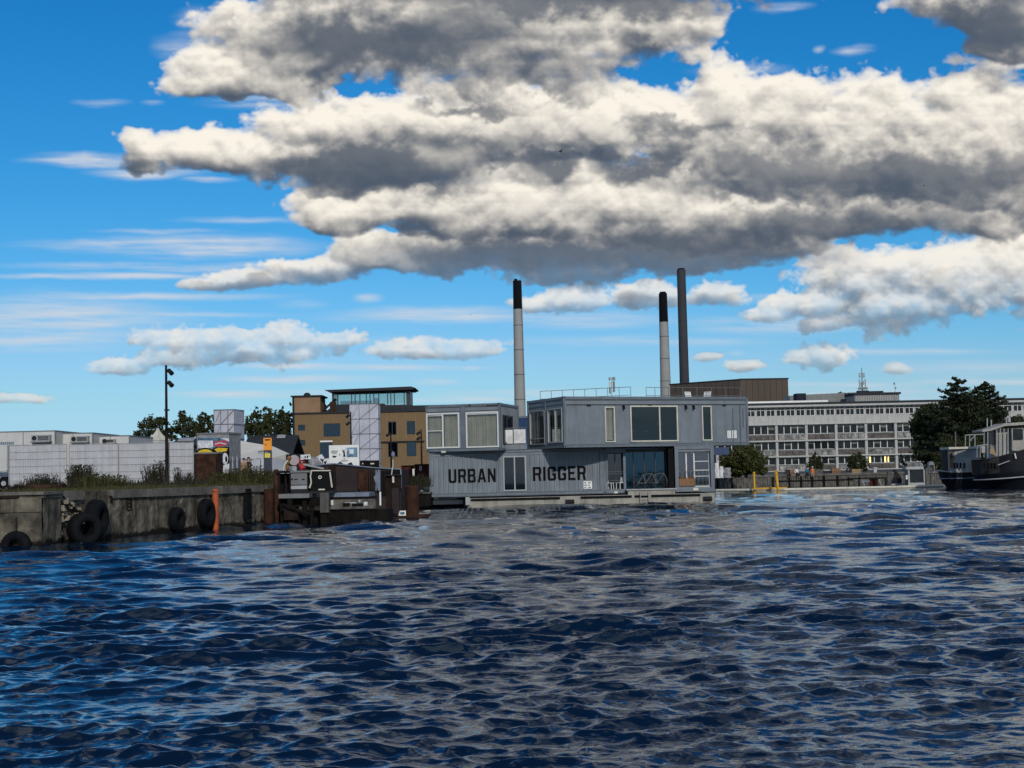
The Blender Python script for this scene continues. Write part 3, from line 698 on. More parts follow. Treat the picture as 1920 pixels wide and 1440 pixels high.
for (a, c) in ((878, 883), (913, 934)):          # small painted marks on the top rail
    w = px2(fB, a, 758.5, c, 761.5); b = MB(fB)
    n = 6 if c - a > 10 else 3
    for i in range(n): b.box(w[0] + (w[1] - w[0]) * i / n, w[0] + (w[1] - w[0]) * (i + .6) / n, -.004, .0, w[2], w[3])
    b.build('painted_code', M['black'], cB)

# lower long container --------------------------------------------------
yc, cc = rib()
cwin = px2(fC, 943.5, 855, 986.5, 920.5)
wC = MB(fC)
p0, p1 = fC.hit(936.5, 890)[0], fC.hit(991, 890)[0]
cs = sorted(set(cc(.13, LC - .13) + list(cwin[:2]) + [p0, p1]))
wC.strips(cs, cut(.15, HC - .30, [cwin]), lambda x: .05 if p0 <= x <= p1 else .04 + yc(x))
wC.box(.1, LC - .1, .1, 4.78, .02, .14).box(.06, LC - .06, .06, 4.8, HC - .1, HC - .05).box(.05, .1, .13, 4.75, .15, HC - .15).box(LC - .1, LC - .05, .13, 4.75, .15, HC - .15).box(.13, LC - .13, 4.78, 4.83, .15, HC - .15)
wC.box(.13, LC - .13, .025, .08, HC - .30, HC - .152)
cC = wC.build('container', M['steel'], house)
frame_edges(MB(fC), LC, 4.88, HC).build('container_frame', M['steel2'], cC); castings(cC, fC, LC, HC)
for xa, xb in ((p0 - .06, p0 + .06), (p1 - .06, p1 + .06), (LC - .36, LC - .14)): b = MB(fC); b.box(xa, xb, -.012, .09, .155, HC - .155); b.build('corner_post', M['steel2'], cC)
window(house, fC, *cwin, mull=(.5,), fw=.07, fm='gframe', gm='paned', curtain=[(.80, .97, .5, .03)])
u0, u1, uz0, uz1 = px2(fC, 841, 879, 929.5, 905)
lettering(house, 'URBAN', fC, u0, u1, uz0, uz1 - uz0, lambda t: .04 + yc(t), cc)
u0, u1, vz0, vz1 = px2(fC, 999, 874.5, 1098.5, 901)
lettering(house, 'RIGGER', fC, u0, u1, vz0, vz1 - vz0, lambda t: .04 + yc(t), cc)
w = px2(fC, 1094, 902, 1110, 916.5); b = MB(fC)
b.box(w[0], w[1], .0, .03, w[2], w[3]); nb = b.build('notice', M['white'], house)
q = MB(fC)
for i in range(3):
    for j in range(2):
        xa = w[0] + .05 + j * .22; za = w[3] - .06 - i * .14; q.box(xa, xa + .10 + .05 * ((i + j) % 2), -.005, -.001, za - .07, za)
q.build('notice_print', M['grey'], nb)

# bays right of it: balcony recess, glazed hall, end unit
xF0, xF1 = LC + .02, fC.hit(1173.5, 890)[0]
xM1 = fC.hit(1266, 890)[0]; xE1 = fC.hit(1339.5, 890)[0]
b = MB(fC)
b.box(xF0, xF0 + .09, 0, 1.3, .0, HC - .05).box(xF1 - .14, xF1, -.05, 3.0, 0, HC - .05).box(xF0 + .09, xF1 - .14, 0, 1.3, HC - .3, HC - .05).box(xF0 + .09, xF1 - .14, -.04, 1.3, 0, .22).box(xF0, xF1, 1.3, 1.4, 0, HC - .05)
b.build('balcony_bay', M['steel2'], house)
window(house, fC.shift(0, .55, 0), xF0 + .09, xF1 - .14, .22, HC - .3, mull=(.52,), fw=.06, fm='dframe', gm='paned', curtain=[(.45, .72, .97, .03)])
b = MB(fC)
for z in (.72, 1.1, 1.22): b.bar((xF0 + .09, .06, z), (xF1 - .14, .06, z), .016, 5)
b.build('balcony_rail', M['grey'], house)
# glazed hall
b = MB(fC); b.box(xF1, xM1, 1.0, 6, HC - .22, HC - .06).box(xF1, xM1, 7, 7.1, .1, HC - .1); b.build('hall_roof', M['steeld'], house)
w = window(house, fC.shift(0, 1.15, 0), xF1 + .02, xM1 - .36, .12, HC - .24, mull=(.22, .48, .74), fw=.05, fm='dframe', gm='paneb', name='glass_wall')
b = MB(fC.shift(0, 1.35, 0)); b.box(xF1 + .1, xM1 - .4, 0, .05, HC - .62, HC - .27); b.build('hanging_banner', M['blue'], w)
b = MB(fC); b.box(xM1 - .36, xM1, .2, 6, .0, HC - .05); b.build('dark_partition', M['black'], house)
# end unit
ew = px2(fC, 1271, 846.5, 1332.5, 913)
b = MB(fC); b.strips(sorted([xM1 + .1, xE1 - .1, ew[0], ew[1]]), cut(.12, HC - .1, [ew]), lambda x: .06)
b.box(xM1 + .05, xE1 - .05, .1, 11.9, .02, .14).box(xM1 + .05, xE1 - .05, .1, 11.9, HC - .1, HC - .04).box(xM1 + .03, xM1 + .08, .12, 11.9, .14, HC - .1).box(xE1 - .08, xE1 - .03, .12, 11.9, .14, HC - .1).box(xM1 + .1, xE1 - .1, 11.85, 11.9, .14, HC - .1)
cE = b.build('container', M['steel'], house)
frame_edges(MB(Fr(fC.p(xM1, -.03, -.02), fC.y)), xE1 - xM1, 12.1, HC + .02, p=.2, r=.2).build('container_frame', M['steel2'], cE)
window(house, fC.shift(0, .3, 0), ew[0], ew[1], ew[2], ew[3], mull=(.28, .52), trans=((2, .72), (2, .47), (2, .3)), fw=.075, fm='wframe', gm='panem', blind=[(.03, .26, .97, .10), (.60, .95, .97, .78)])
b = MB(fC)
for z in (ew[2] + .92, ew[2] + .08): b.bar((ew[0], .03, z), (ew[1], .03, z), .018, 5)
for i in range(9): x = ew[0] + (ew[1] - ew[0]) * i / 8; b.bar((x, .03, ew[2] + .02), (x, .03, ew[2] + .92), .008, 4)
b.build('balcony_rail', M['grey'], house)
for r_ in ((1299.5, 914.5, 1309, 919.5), (1151.5, 921, 1158, 925)):
    w = px2(fC, *r_); b = MB(fC); b.box(w[0], w[1], -.075, -.055, w[2], w[3]); b.build('name_plate', M['cream'], house)
# balcony between the upper boxes
x0, x1 = fC.hit(938.5, 840)[0], fC.hit(988, 840)[0]
b = MB(fC); b.box(x0, x1, -.06, 4.5, HC + .01, HC + .3); b.build('balcony_floor', M['steel'], house)
b = MB(fC); zt = fC.hit(960, 803)[1]
b.bar((x0, .0, zt), (x1, .0, zt + .02), .025).bar((x0, 0, HC + .35), (x1, 0, HC + .35), .02)
for i in range(7): x = x0 + .03 + (x1 - x0 - .06) * i / 6; b.bar((x, 0, HC + .3), (x, 0, zt), .015, 5)
rl = b.build('balcony_rail', M['grey'], house)
for pa, pb_, z_ in ((940, 961.5, 0), (963.5, 985.5, .03)):
    a, c, za, zb = px2(fC, pa, 806, pb_, 832); n = 16; q = MB(fC)
    q.strips([a + (c - a) * i / n for i in range(n + 1)], lambda x: [(za + z_, zb + z_)], lambda x: -.05 + .02 * math.sin(x * 9 + z_ * 50))
    q.build('white_banner', M['wcloth'], rl)
# rear upper container across the back, its blue shadow put into the colour
fG = Fr(at(925, 815, 102) - Vector((0, 0, 0)), rad(-8)); fG.o.z = 3.29
b = MB(fG); yg, cg = rib()
b.strips(cg(.12, 12), lambda x: [(.14, HB - .1)], lambda x: .04 + yg(x)); b.box(.06, 12.1, .1, 2.4, .02, .12).box(.06, 12.1, .06, 2.4, HB - .12, HB - .04).box(.1, 12.1, 2.36, 2.4, .12, HB - .12)
cG = b.build('container', M['blue'], house); tag(cG, 'rear container coloured deep blue for its shadow')
frame_edges(MB(fG), 12.19, 2.44, HB).build('container_frame', M['steel2'], cG)
b = MB(); b.pb(1338, 838.5, 1367, 852.5, 92, 2.4); b.build('blue_awning', M['blue'], house)

# pontoon ---------------------------------------------------------------
a, c = at(877, 945, 82.05).x, at(1340, 935, 82.05).x
b = MB(); n = 60
b.slab([(a, 82.05), (c, 82.05), (c + .2, 98), (a - 2.5, 98)], -.6, .55)
pt = b.build('pontoon', M['concl'], house)
for pa, pb_ in ((883, 1050), (1089, 1184.5), (1190, 1216), (1221.5, 1313)):
    xa, xb = at(pa, 935, 82.05).x, at(pb_, 935, 82.05).x; q = MB(); q.box(xa, xb, 81.97, 82.048, .40, .52); q.build('black_strip', M['rubber'], pt)  # black strips drawn in for the shaded slots of the pontoon side
for pc in (1068.5, 1327):
    x = at(pc, 940, 82).x; q = MB(); q.box(x - .25, x + .25, 81.98, 82.047, .1, .36).bar((x - .26, 81.9, .2), (x + .26, 81.9, .2), .035).bar((x - .12, 82, .2), (x - .12, 81.88, .2), .03).bar((x + .12, 82, .2), (x + .12, 81.88, .2), .03); q.build('mooring_cleat', M['dark'], pt)
x0, x1 = at(1201, 940, 81.9).x, at(1216.5, 940, 81.9).x; q = MB()
q.bar((x0, 81.88, -.3), (x0, 81.88, .75), .022).bar((x1, 81.88, -.3), (x1, 81.88, .75), .022)
for i in range(4): q.bar((x0, 81.88, -.15 + .22 * i), (x1, 81.88, -.15 + .22 * i), .016)
q.build('ladder', M['lgrey'], pt)
xa, xb = fC.p(xF1 + .05, 0, 0)[0], fC.p(xM1 - .1, 0, 0)[0]
q = MB(); q.box(xa, xb, 82.1, 83.9, .553, .80); q.build('step', M['concl'], pt)
q = MB(); q.box(xa - .1, xb + .1, 82.0, 83.9, .803, .87); q.build('step_edge', M['lgrey'], pt)
q = MB(); q.pb(873, 932, 881, 947, 81.9, .14); q.build('corner_bracket', M['lgrey'], pt)

# things on the house ---------------------------------------------------
def bicycle(x, y, z, yaw, label):
    f = Fr((x, y, z), yaw); t = thing('bicycle', label, 'bicycle', f.o, 'bicycles by the glass hall')
    for wx in (0, 1.03):
        w = MB(f); r = .33
        for i in range(20):
            t0, t1 = 2 * math.pi * i / 20, 2 * math.pi * (i + 1) / 20; w.bar((wx + math.cos(t0) * r, 0, .34 + math.sin(t0) * r), (wx + math.cos(t1) * r, 0, .34 + math.sin(t1) * r), .018, 5)
        wh = w.build('wheel', M['dark'], t); s = MB(f)
        for i in range(10): t0 = math.pi * 2 * i / 10; s.bar((wx, 0, .34), (wx + math.cos(t0) * r, 0, .34 + math.sin(t0) * r), .004, 3)
        s.build('spokes', M['grey'], wh)
    b = MB(f); A = (0, 0, .34); Bb = (.42, 0, .30); S = (.27, 0, .82); Hd = (.80, 0, .86); Fk = (1.03, 0, .34)
    for p, q in ((A, Bb), (A, S), (Bb, S), (Bb, Hd), (S, Hd), (Hd, Fk)): b.bar(p, q, .018, 5)
    b.build('frame', M['grey'], t)
    q = MB(f); q.box(.14, .38, -.06, .06, .87, .92); q.build('saddle', M['black'], t)
    q = MB(f); q.bar((.78, -.28, 1.0), (.78, .28, 1.0), .014, 5).bar(Hd, (.78, 0, 1.0), .016, 5); q.build('handlebar', M['dark'], t)
xx = fC.p(xF1, 0, 0)[0]
bicycle(xx + .75, 82.9, .872, rad(4), 'left grey bicycle parked before the teal glass hall')
bicycle(xx + 1.45, 83.15, .872, rad(-3), 'right grey bicycle parked before the teal glass hall, half behind the other')
def chair(px, D, z, yaw, label, m='white', grp=None, sc=1.):
    p = at(px, 900, D); f = Fr((p.x, D, z), yaw); t = thing('chair', label, 'chair', f.o, grp)
    k = sc
    for x in (-.2, .2):
        for y in (-.2, .2): q = MB(f); q.bar((x * k, y * k, 0), (x * .9 * k, y * .9 * k, .43 * k), .02, 5); q.build('leg', M[m], t)
    q = MB(f); q.box(-.23 * k, .23 * k, -.23 * k, .22 * k, .432 * k, .47 * k); q.build('seat', M[m], t)
    q = MB(f); q.add([(-.23 * k, .2 * k, .475 * k), (.23 * k, .2 * k, .475 * k), (.21 * k, .3 * k, .86 * k), (-.21 * k, .3 * k, .86 * k), (-.23 * k, .24 * k, .475 * k), (.23 * k, .24 * k, .475 * k), (.21 * k, .33 * k, .86 * k), (-.21 * k, .33 * k, .86 * k)], [(0, 1, 2, 3), (5, 4, 7, 6), (4, 0, 3, 7), (1, 5, 6, 2), (3, 2, 6, 7), (4, 5, 1, 0)]); q.build('backrest', M[m], t)
chair(1143.5, 82.72, fC.o.z + .222, rad(60), 'left white chair in the narrow balcony bay', grp='white chairs in the balcony bay', sc=.8)
chair(1162.5, 82.75, fC.o.z + .222, rad(-50), 'right white chair in the narrow balcony bay', grp='white chairs in the balcony bay', sc=.8)
zr = fA.o.z + HA - .34
for px_, lb in ((1297, 'left white chair on the roof terrace'), (1320, 'right white chair on the roof terrace')):
    x, _ = fA.hit(px_, 738, 2.4); p = fA.p(x, 2.4, 0); f = Fr((p[0], p[1], zr), fA.y + rad(15 if px_ < 1310 else -70))
    t = thing('deck_chair', lb, 'chair', f.o, 'white chairs on the roof terrace')
    for s in (-.24, .24): q = MB(f); q.path([(s, -.3, 0), (s, -.28, .4), (s, .25, .36), (s, .36, .78)], .02, 5).bar((s, .25, .36), (s, .3, 0), .02, 5); q.build('side_frame', M['white'], t)
    q = MB(f); q.box(-.24, .24, -.28, .24, .36, .39); q.build('seat', M['wcloth'], t)
    q = MB(f); q.bar((-.24, .36, .78), (.24, .36, .78), .02, 5).add([(-.22, .26, .40), (.22, .26, .40), (.22, .36, .76), (-.22, .36, .76)], [(0, 1, 2, 3)]); q.build('backrest', M['wcloth'], t)
x, _ = fA.hit(1279, 741, 2.0); p = fA.p(x, 2.0, 0); f = Fr((p[0], p[1], zr), fA.y)
t = thing('bench', 'long low white bench at the left of the roof terrace chairs', 'bench', f.o)
q = MB(f); q.box(-.5, .7, -.2, .2, .38, .43); q.build('seat', M['white'], t)
for s in (-.42, .62): q = MB(f); q.box(s - .03, s + .03, -.18, .18, 0, .378); q.build('leg', M['white'], t)
a, c, za, zb = px2(fC, 1274, 895, 1304, 912.5)
f = Fr(fC.p(0, 0, 0), fC.y); t = thing('cardboard_box', 'open brown cardboard box on the balcony of the right end unit', 'box', fC.p((a + c) / 2, .17, za))
q = MB(f); q.box(a, c, .07, .28, za, zb - .08); q.build('carton', M['carton'], t)
for s in (0, 1): q = MB(f); x = a + (c - a) * (.02 + .5 * s); q.add([(x, .10, zb - .078), (x + (c - a) * .46, .10, zb - .078), (x + (c - a) * .42, .02, zb + .02), (x + .03, .02, zb + .03), (x, .115, zb - .078), (x + (c - a) * .46, .115, zb - .078), (x + (c - a) * .42, .035, zb + .02), (x + .03, .035, zb + .03)], [(0, 1, 2, 3), (5, 4, 7, 6), (4, 0, 3, 7), (1, 5, 6, 2), (3, 2, 6, 7), (4, 5, 1, 0)]); q.build('flap', M['carton'], t)
# furniture seen through the big upper window
x0, x1 = wins[1][0], wins[1][1]; zf_ = fA.o.z + .145; f = Fr(fA.p((x0 + x1) / 2 - .35, 1.1, 0), fA.y); f.o.z = zf_
t = thing('dining_table', 'white topped dining table behind the big upper window', 'table', tuple(f.o))
q = MB(f); q.box(-.8, .8, -.4, .4, .72, .76); q.build('tabletop', M['white'], t)
for x in (-.7, .7):
    for y in (-.32, .32): q = MB(f); q.bar((x, y, 0), (x, y, .72), .03, 6); q.build('leg', M['lgrey'], t)
for i, (dx, dy, lb) in enumerate(((-.45, -.62, 'left'), (.5, -.62, 'right'))):
    f2 = Fr(f.p(dx, dy, 0), fA.y + rad(180)); t = thing('dining_chair', lb + ' dark chair at the white table behind the big upper window', 'chair', tuple(f2.o), 'chairs behind the big upper window')
    for x in (-.18, .18):
        for y in (-.18, .18): q = MB(f2); q.bar((x, y, 0), (x, y, .45), .018, 5); q.build('leg', M['dark'], t)
    q = MB(f2); q.box(-.21, .21, -.21, .21, .451, .49); q.build('seat', M['dark'], t)
    q = MB(f2); q.box(-.2, .2, .17, .21, .55, .95).bar((-.17, .19, .49), (-.17, .19, .55), .015, 5).bar((.17, .19, .49), (.17, .19, .55), .015, 5); q.build('backrest', M['dark'], t)
f3 = Fr(fA.p(x1 - .5, 1.3, 0), fA.y); f3.o.z = zf_
t = thing('floor_lamp', 'floor lamp with a pale shade behind the right pane of the big upper window', 'lamp', tuple(f3.o))
q = MB(f3); q.lathe([(.001, 0), (.15, 0), (.15, .02), (.02, .03), (.015, 1.2), (.001, 1.2)], (0, 0, 0), 12); q.build('stand', M['dark'], t)
q = MB(f3); q.lathe([(.20, 1.12), (.13, 1.42), (.125, 1.42), (.195, 1.12)], (0, 0, 0), 16); q.build('lamp_shade', M['cream'], t)
# jetty at the left of the pontoon
t = thing('floating_jetty', 'low grey floating jetty between the rusty piles and the container house', 'jetty', (at(820, 945, 84).x, 84, 0))
q = MB(); q.pb(783, 938, 868, 946, 83.6, 2.4); q.build('deck', M['lgrey'], t)
q = MB(); q.pb(786, 946, 866, 951, 84, 1.8); q.build('float', M['rubber'], t)
q = MB(); q.pb(788, 918.5, 808, 922, 85, .3).pb(788, 927, 808, 930, 85, .3); q.pb(790, 922, 793, 938, 85, .1).pb(802, 922, 805, 938, 85, .1); q.build('handrail', M['grey'], t)
# ------------------------------------------------------------------ foliage
RS = np.random.RandomState(21)
def leaf_quads(P, size, flat=0., rs=RS, asp=.6):
    n = len(P); a = rs.normal(0, 1, (n, 3)); a[:, 2] *= 1 - flat; a /= np.linalg.norm(a, axis=1, keepdims=True)
    b = np.cross(a, rs.normal(0, 1, (n, 3))); b /= np.linalg.norm(b, axis=1, keepdims=True)
    s = size * rs.uniform(.6, 1.3, (n, 1)); a = a * s; b = b * s * asp
    return np.stack([P - a, P + b, P + a, P - b], 1)
def crown_points(blobs, n, rs=RS):
    """clumps of leaves through blobs (x, y, z, rx, rz)"""
    vol = np.array([b[3] ** 2 * b[4] for b in blobs]); vol = vol ** .75; vol /= vol.sum(); out = []
    for b, v in zip(blobs, vol):
        m = max(8, int(n * v)); k = max(4, m // 22)
        c = rs.normal(0, 1, (k, 3)); c /= np.linalg.norm(c, axis=1, keepdims=True); c *= rs.uniform(.35, 1.12, (k, 1)) ** .6
        i = rs.randint(0, k, m); q = c[i] + rs.normal(0, .115, (m, 3))
        out.append(q * [b[3], b[3], b[4]] + [b[0], b[1], b[2]])
    return np.vstack(out)
def tree(name, label, base, blobs, n, leaf, lm='leafd', cat='tree', group=None, trunk_r=.18):
    """blobs relative to base"""
    t = thing(name, label, cat, base, group); f = Fr(base)
    top = max(b[2] for b in blobs); q = MB(f); q.bar((0, 0, 0), (0, 0, top * .55), trunk_r, 7, trunk_r * .7).bar((0, 0, top * .5), (.1, 0, top), trunk_r * .7, 6, trunk_r * .25)
    for b in blobs: q.bar((0, 0, max(.2, b[2] * .45)), (b[0], b[1], b[2]), trunk_r * .45, 5, trunk_r * .15)
    q.build('trunk', M['bark'], t, smooth=True)
    P = crown_points(blobs, n) + np.array(base)
    MB().quads(leaf_quads(P, leaf)).build('crown', M[lm], t)
    return t
def px_tree(name, label, D, zb, blobs_px, n, leaf, lm='leafd', group=None, tr=.18, cat='tree'):
    """blobs given as pixel ellipses (px, py, rx, ry) at depth D; base on ground zb"""
    k = PX(D); cx = sum(b[0] for b in blobs_px) / len(blobs_px); b0 = at(cx, 890, D)
    base = (b0.x, D, zb); bl = []
    for i, (x, y, rx, ry) in enumerate(blobs_px):
        p = at(x, y, D); bl.append((p.x - b0.x, R.uniform(-.5, .5) * rx * k, p.z - zb, rx * k, ry * k))
    return tree(name, label, base, bl, n, leaf, lm, cat, group, tr)
def blades(b, x, y, z, n, h, spread, lean=.35, w=.012, rs=RS, curve=.5):
    """thin bent stems from one root"""
    for i in range(n):
        a = rs.uniform(0, 6.283); r = spread * rs.uniform(0, 1) ** .7; hh = h * rs.uniform(.45, 1.05); l = lean * hh * rs.uniform(.1, 1)
        x0, y0 = x + math.cos(a) * r, y + math.sin(a) * r; c, s = math.cos(a), math.sin(a); tx, ty = -s * w, c * w
        if rs.rand() < .7: tx, ty = w, 0
        m = (x0 + c * l * .35, y0 + s * l * .35, z + hh * .6); e = (x0 + c * l, y0 + s * l, z + hh)
        b.add([(x0 - tx, y0 - ty, z - .03), (x0 + tx, y0 + ty, z - .03), (m[0] + tx * .8, m[1] + ty * .8, m[2]), (m[0] - tx * .8, m[1] - ty * .8, m[2]), e], [(0, 1, 2, 3), (3, 2, 4)])

# ------------------------------------------------------------------ left quay
qd = (QB - QA); qlen = qd.length; qyaw = math.atan2(qd.y, qd.x)
fQ = Fr(QA, qyaw)                      # local x along the face (away from us), local y = into the land (left); viewer sees y = 0 from its right
def qx(px, py):                        # distance along the face for a pixel on it
    return fQ.hit(px, py)
qt = thing('quay_wall', 'long weathered concrete quay wall with a stone coping and hanging tyres', 'quay wall', (QA.x, QA.y, 0))
def rough_sheet(parent, name, fr, x0, x1, z0, z1, nx, nz, amp, m, sgn=1):
    b = MB(fr); rs = np.random.RandomState(3); pts = []
    for j in range(nz + 1):
        for i in range(nx + 1):
            x = x0 + (x1 - x0) * i / nx; z = z0 + (z1 - z0) * j / nz
            n = math.sin(x * 2.1 + z * 1.7) * math.sin(x * .83 - z * 2.6 + 1) + .6 * math.sin(x * 5.3 + z * 3.1) * math.sin(z * 6.1 - x * 1.9) + rs.normal(0, .35)
            pts.append((x, sgn * n * amp, z))
    w = nx + 1
    b.add(pts, [(j * w + i, j * w + i + 1, (j + 1) * w + i + 1, (j + 1) * w + i) for j in range(nz) for i in range(nx)])
    return b.build(name, m, parent)
rough_sheet(qt, 'wall_face', fQ, -.3, qlen, -.8, QZ - .26, 120, 14, .022, M['conc'])
# coping blocks, some missing or sunk
x = .1; i = 0
while x < qlen - .2:
    L_ = R.uniform(1.7, 2.6); hole = i in (1,)
    if not hole:
        b = MB(fQ); y0 = -.13 + R.uniform(-.03, .03); b.tap(x + .015, min(x + L_ - .015, qlen), y0, .6, QZ - .265 + R.uniform(-.02, .01), QZ + R.uniform(-.01, .03), R.uniform(.985, 1)); b.build('coping_stone', M['cope'], qt)
    x += L_; i += 1
b = MB(fQ); b.box(.0, qlen, .05, 1.2, QZ - .3, QZ - .015); b.build('wall_core', M['conc'], qt)
# rusty ladder recess and small fittings
lx, lz1 = qx(241, 928); _, lz0 = qx(241, 957)
b = MB(fQ); b.box(lx - .16, lx - .1, -.05, .02, lz0, lz1).box(lx + .1, lx + .16, -.05, .02, lz0, lz1)
for k in range(5): zz = lz0 + (lz1 - lz0) * (k + .1) / 4.3; b.bar((lx - .1, -.04, zz), (lx + .1, -.04, zz), .015, 5)
b.build('ladder', M['rustd'], qt)
b = MB(fQ); x, z = qx(207, 935); b.box(x - .05, x + .05, -.06, .02, z - .14, z + .10); x, z = qx(213, 931); b.box(x - .04, x + .04, -.05, .02, z - .05, z + .06); b.build('iron_bracket', M['rustd'], qt)
# broken masonry at the near end
rs = np.random.RandomState(4)
for k in range(34):
    xx = rs.uniform(-.3, 1.7); z = rs.uniform(.15, QZ - .2)
    if z < .7 and xx > .5: continue
    s = rs.uniform(.10, .24); b = MB(fQ.shift(xx, -.02, z, rs.uniform(-.4, .4))); b.tap(-s, s, -.10 - rs.uniform(0, .12), .1, -s * .45, s * .45, rs.uniform(.7, .95)); b.build('stone', M['stone'], qt)
b = MB(fQ); b.path([(.05, -.16, QZ), (.7, -.2, 1.2), (1.6, -.14, .75)], .025).path([(.4, -.16, QZ), (1.2, -.18, 1.15), (1.9, -.1, .9)], .02).path([(.2, -.16, 1.25), (1.5, -.2, 1.22)], .022); b.build('reinforcing_bar', M['rustd'], qt)

# near block at the left edge of the picture
xe = at(80, 970, 43.2).x
bt = thing('concrete_block', 'square concrete quay block at the left edge with a half sunk tyre', 'quay block', (xe - 3, 43.2, 0))
fN = Fr((xe - 9, 43.5, 0), rad(-2))
rough_sheet(bt, 'block_face', fN, 0, 8.98, -.8, 1.52, 60, 14, .014, M['conc'])
fNs = Fr(fN.p(9.0, 0, 0), rad(88)); rough_sheet(bt, 'block_side', fNs, 0.0, 1.6, -.8, 1.55, 14, 14, .014, M['conc'])
b = MB(fN); b.box(-.2, 9.02, .03, 1.7, 1.50, 1.60); b.build('block_top', M['conc'], bt)
b = MB(fN); b.box(-.2, 9.06, -.07, 1.7, 1.60, 1.69); b.build('coping_stone', M['cope'], bt)
b = MB(fN); b.box(-.2, 8.3, -.085, -.02, 1.52, 1.60); b.build('rusty_beam', M['rustd'], bt)
b = MB(fN); b.box(0, 8.95, -.02, .02, 1.065, 1.085); b.build('joint', M['dark'], bt)
b = MB(fN)
for x, z, s in ((7.62, .82, .05), (7.6, .7, .08), (7.66, .6, .06)): b.tap(x - s, x + s, -.05, .02, z - .09, z + .09, .6)
b.build('rusty_ring_bolt', M['rust'], bt)

def tyre(c, r, w, yaw, label, tilt=0., chain=0., grp='tyre fenders on the quay'):
    """tyre whose axle points out of the wall: local axis along y of frame"""
    f = Fr(c, yaw); t = thing('tyre_fender', label, 'tyre', c, grp)
    ri = r * .46; q = MB(f); pr = [(ri, -w * .36), (ri * 1.12, -w * .5), (r * .84, -w * .5), (r * .95, -w * .42), (r, -w * .28), (r, w * .28), (r * .95, w * .42), (r * .84, w * .5), (ri * 1.12, w * .5), (ri, w * .36), (ri * .99, 0), (ri, -w * .36)]
    q.lathe(pr, (0, 0, 0), 30, 'y'); q.build('carcass', M['rubber'], t, smooth=True)
    q = MB(f)
    for i in range(30):
        a = 2 * math.pi * i / 30; da = .06
        for y0, y1 in ((-w * .30, -w * .04), (w * .04, w * .30)):
            o = .05 if y0 > 0 else 0; pts = []
            for rr in (r * .99, r * 1.025):
                for aa in (a - da + o, a + da + o): pts += [(math.cos(aa) * rr, y0, math.sin(aa) * rr), (math.cos(aa) * rr, y1, math.sin(aa) * rr)]
            q.add(pts, [(4, 5, 7, 6), (0, 4, 6, 2), (1, 3, 7, 5), (0, 1, 5, 4), (2, 6, 7, 3)])
    q.build('tread', M['rubber'], t)
    q = MB(f); q.lathe([(ri * 1.22, 0), (ri * 1.25, .012), (ri * 1.34, .012), (ri * 1.37, 0)], (0, -w * .5 - .006, 0), 28, 'y'); q.build('bead_ring', M['rubber'], t)
    if chain:
        q = MB(f)
        for i in range(int(chain / .09)):
            z = r * .93 + i * .09; q.bar((-.02 + .03 * (i % 2), 0, z), (.02 - .03 * (i % 2), .02, z + .1), .016, 5)
        q.build('chain', M['rustd'], t)
k = PX(43)
p = at(28, 1029, 42.9); tyre((p.x, 43.0, .08), .44, .30, rad(-2), 'half sunk tyre hanging on the square concrete block at the left edge', chain=.5)
def qtyre(px, py, rpx, w, label, yawoff=0., chain=.3, out=.0):
    x, z = qx(px, py); p = fQ.p(x, -w / 2 - .03 - out, z); tyre(p, rpx * PX(p[1]), w, qyaw + yawoff, label, chain=chain)
qtyre(165, 972, 34, .46, 'big tyre standing highest on the quay wall, right behind the lowest big one', rad(8), out=.05)
qtyre(118, 992, 30, .66, 'wide low tyre at the waterline by the broken masonry', rad(-38), out=.40, chain=0)
qtyre(323, 974, 22, .32, 'single smooth tyre half way along the quay wall under the lamp post')
qtyre(378, 962, 26, .34, 'tall tyre just left of the orange pile')
t = thing('black_strip', 'narrow black rubber fender strip on the quay wall before the rusty double pile', 'fender', fQ.p(qx(458, 948)[0], -.05, .6))
xa_, za_ = qx(454.5, 974); xb_, zb_ = qx(463, 917); q = MB(fQ); q.tap(xa_, xb_, -.22, -.03, za_, zb_ + .02, .9); q.build('rubber_strip', M['rubber'], t)
q = MB(fQ); q.box(xa_ - .05, xb_ + .05, -.26, -.02, zb_ - .16, zb_ - .10); q.build('strap', M['rustd'], t)
# orange pile and rusty piles
def pile(name, px, ptop, pbot, r, m, label, D=None, cat='pile', grp=None, n=14, cap=True, lean=0):
    if D is None: x, z = qx(px, (ptop + pbot) / 2); p = fQ.p(x, -r - .06, 0); D = p[1]; X = p[0]
    else: X = at(px, (ptop + pbot) / 2, D).x
    zt = at(px, ptop, D).z
    t = thing(name, label, cat, (X, D, 0), grp)
    q = MB(); q.lathe([(r * .99, -.9), (r, zt * .3), (r, zt * .7), (r * .985, zt - .02), (r * .9, zt), (.001, zt)], (X, D, 0), n); q.build('shaft', M[m], t, smooth=True)
    q = MB(); q.lathe([(r * 1.02, 0), (r * 1.03, .02), (r * 1.03, .08), (r * 1.02, .1)], (X, D, zt - .16), n); q.build('collar', M[m], t)
    return t
pile('orange_pile', 395.5, 917, 990, .13, 'orange', 'bright orange steel pile against the quay wall')
pile('rusty_pile', 493, 917, 985, .20, 'rust', 'near rusty tube pile at the end of the quay wall', grp='rusty piles at the quay end')
pile('rusty_pile', 506, 916, 984, .20, 'rustd', 'dark rusty tube pile right behind the near one at the quay end', grp='rusty piles at the quay end')

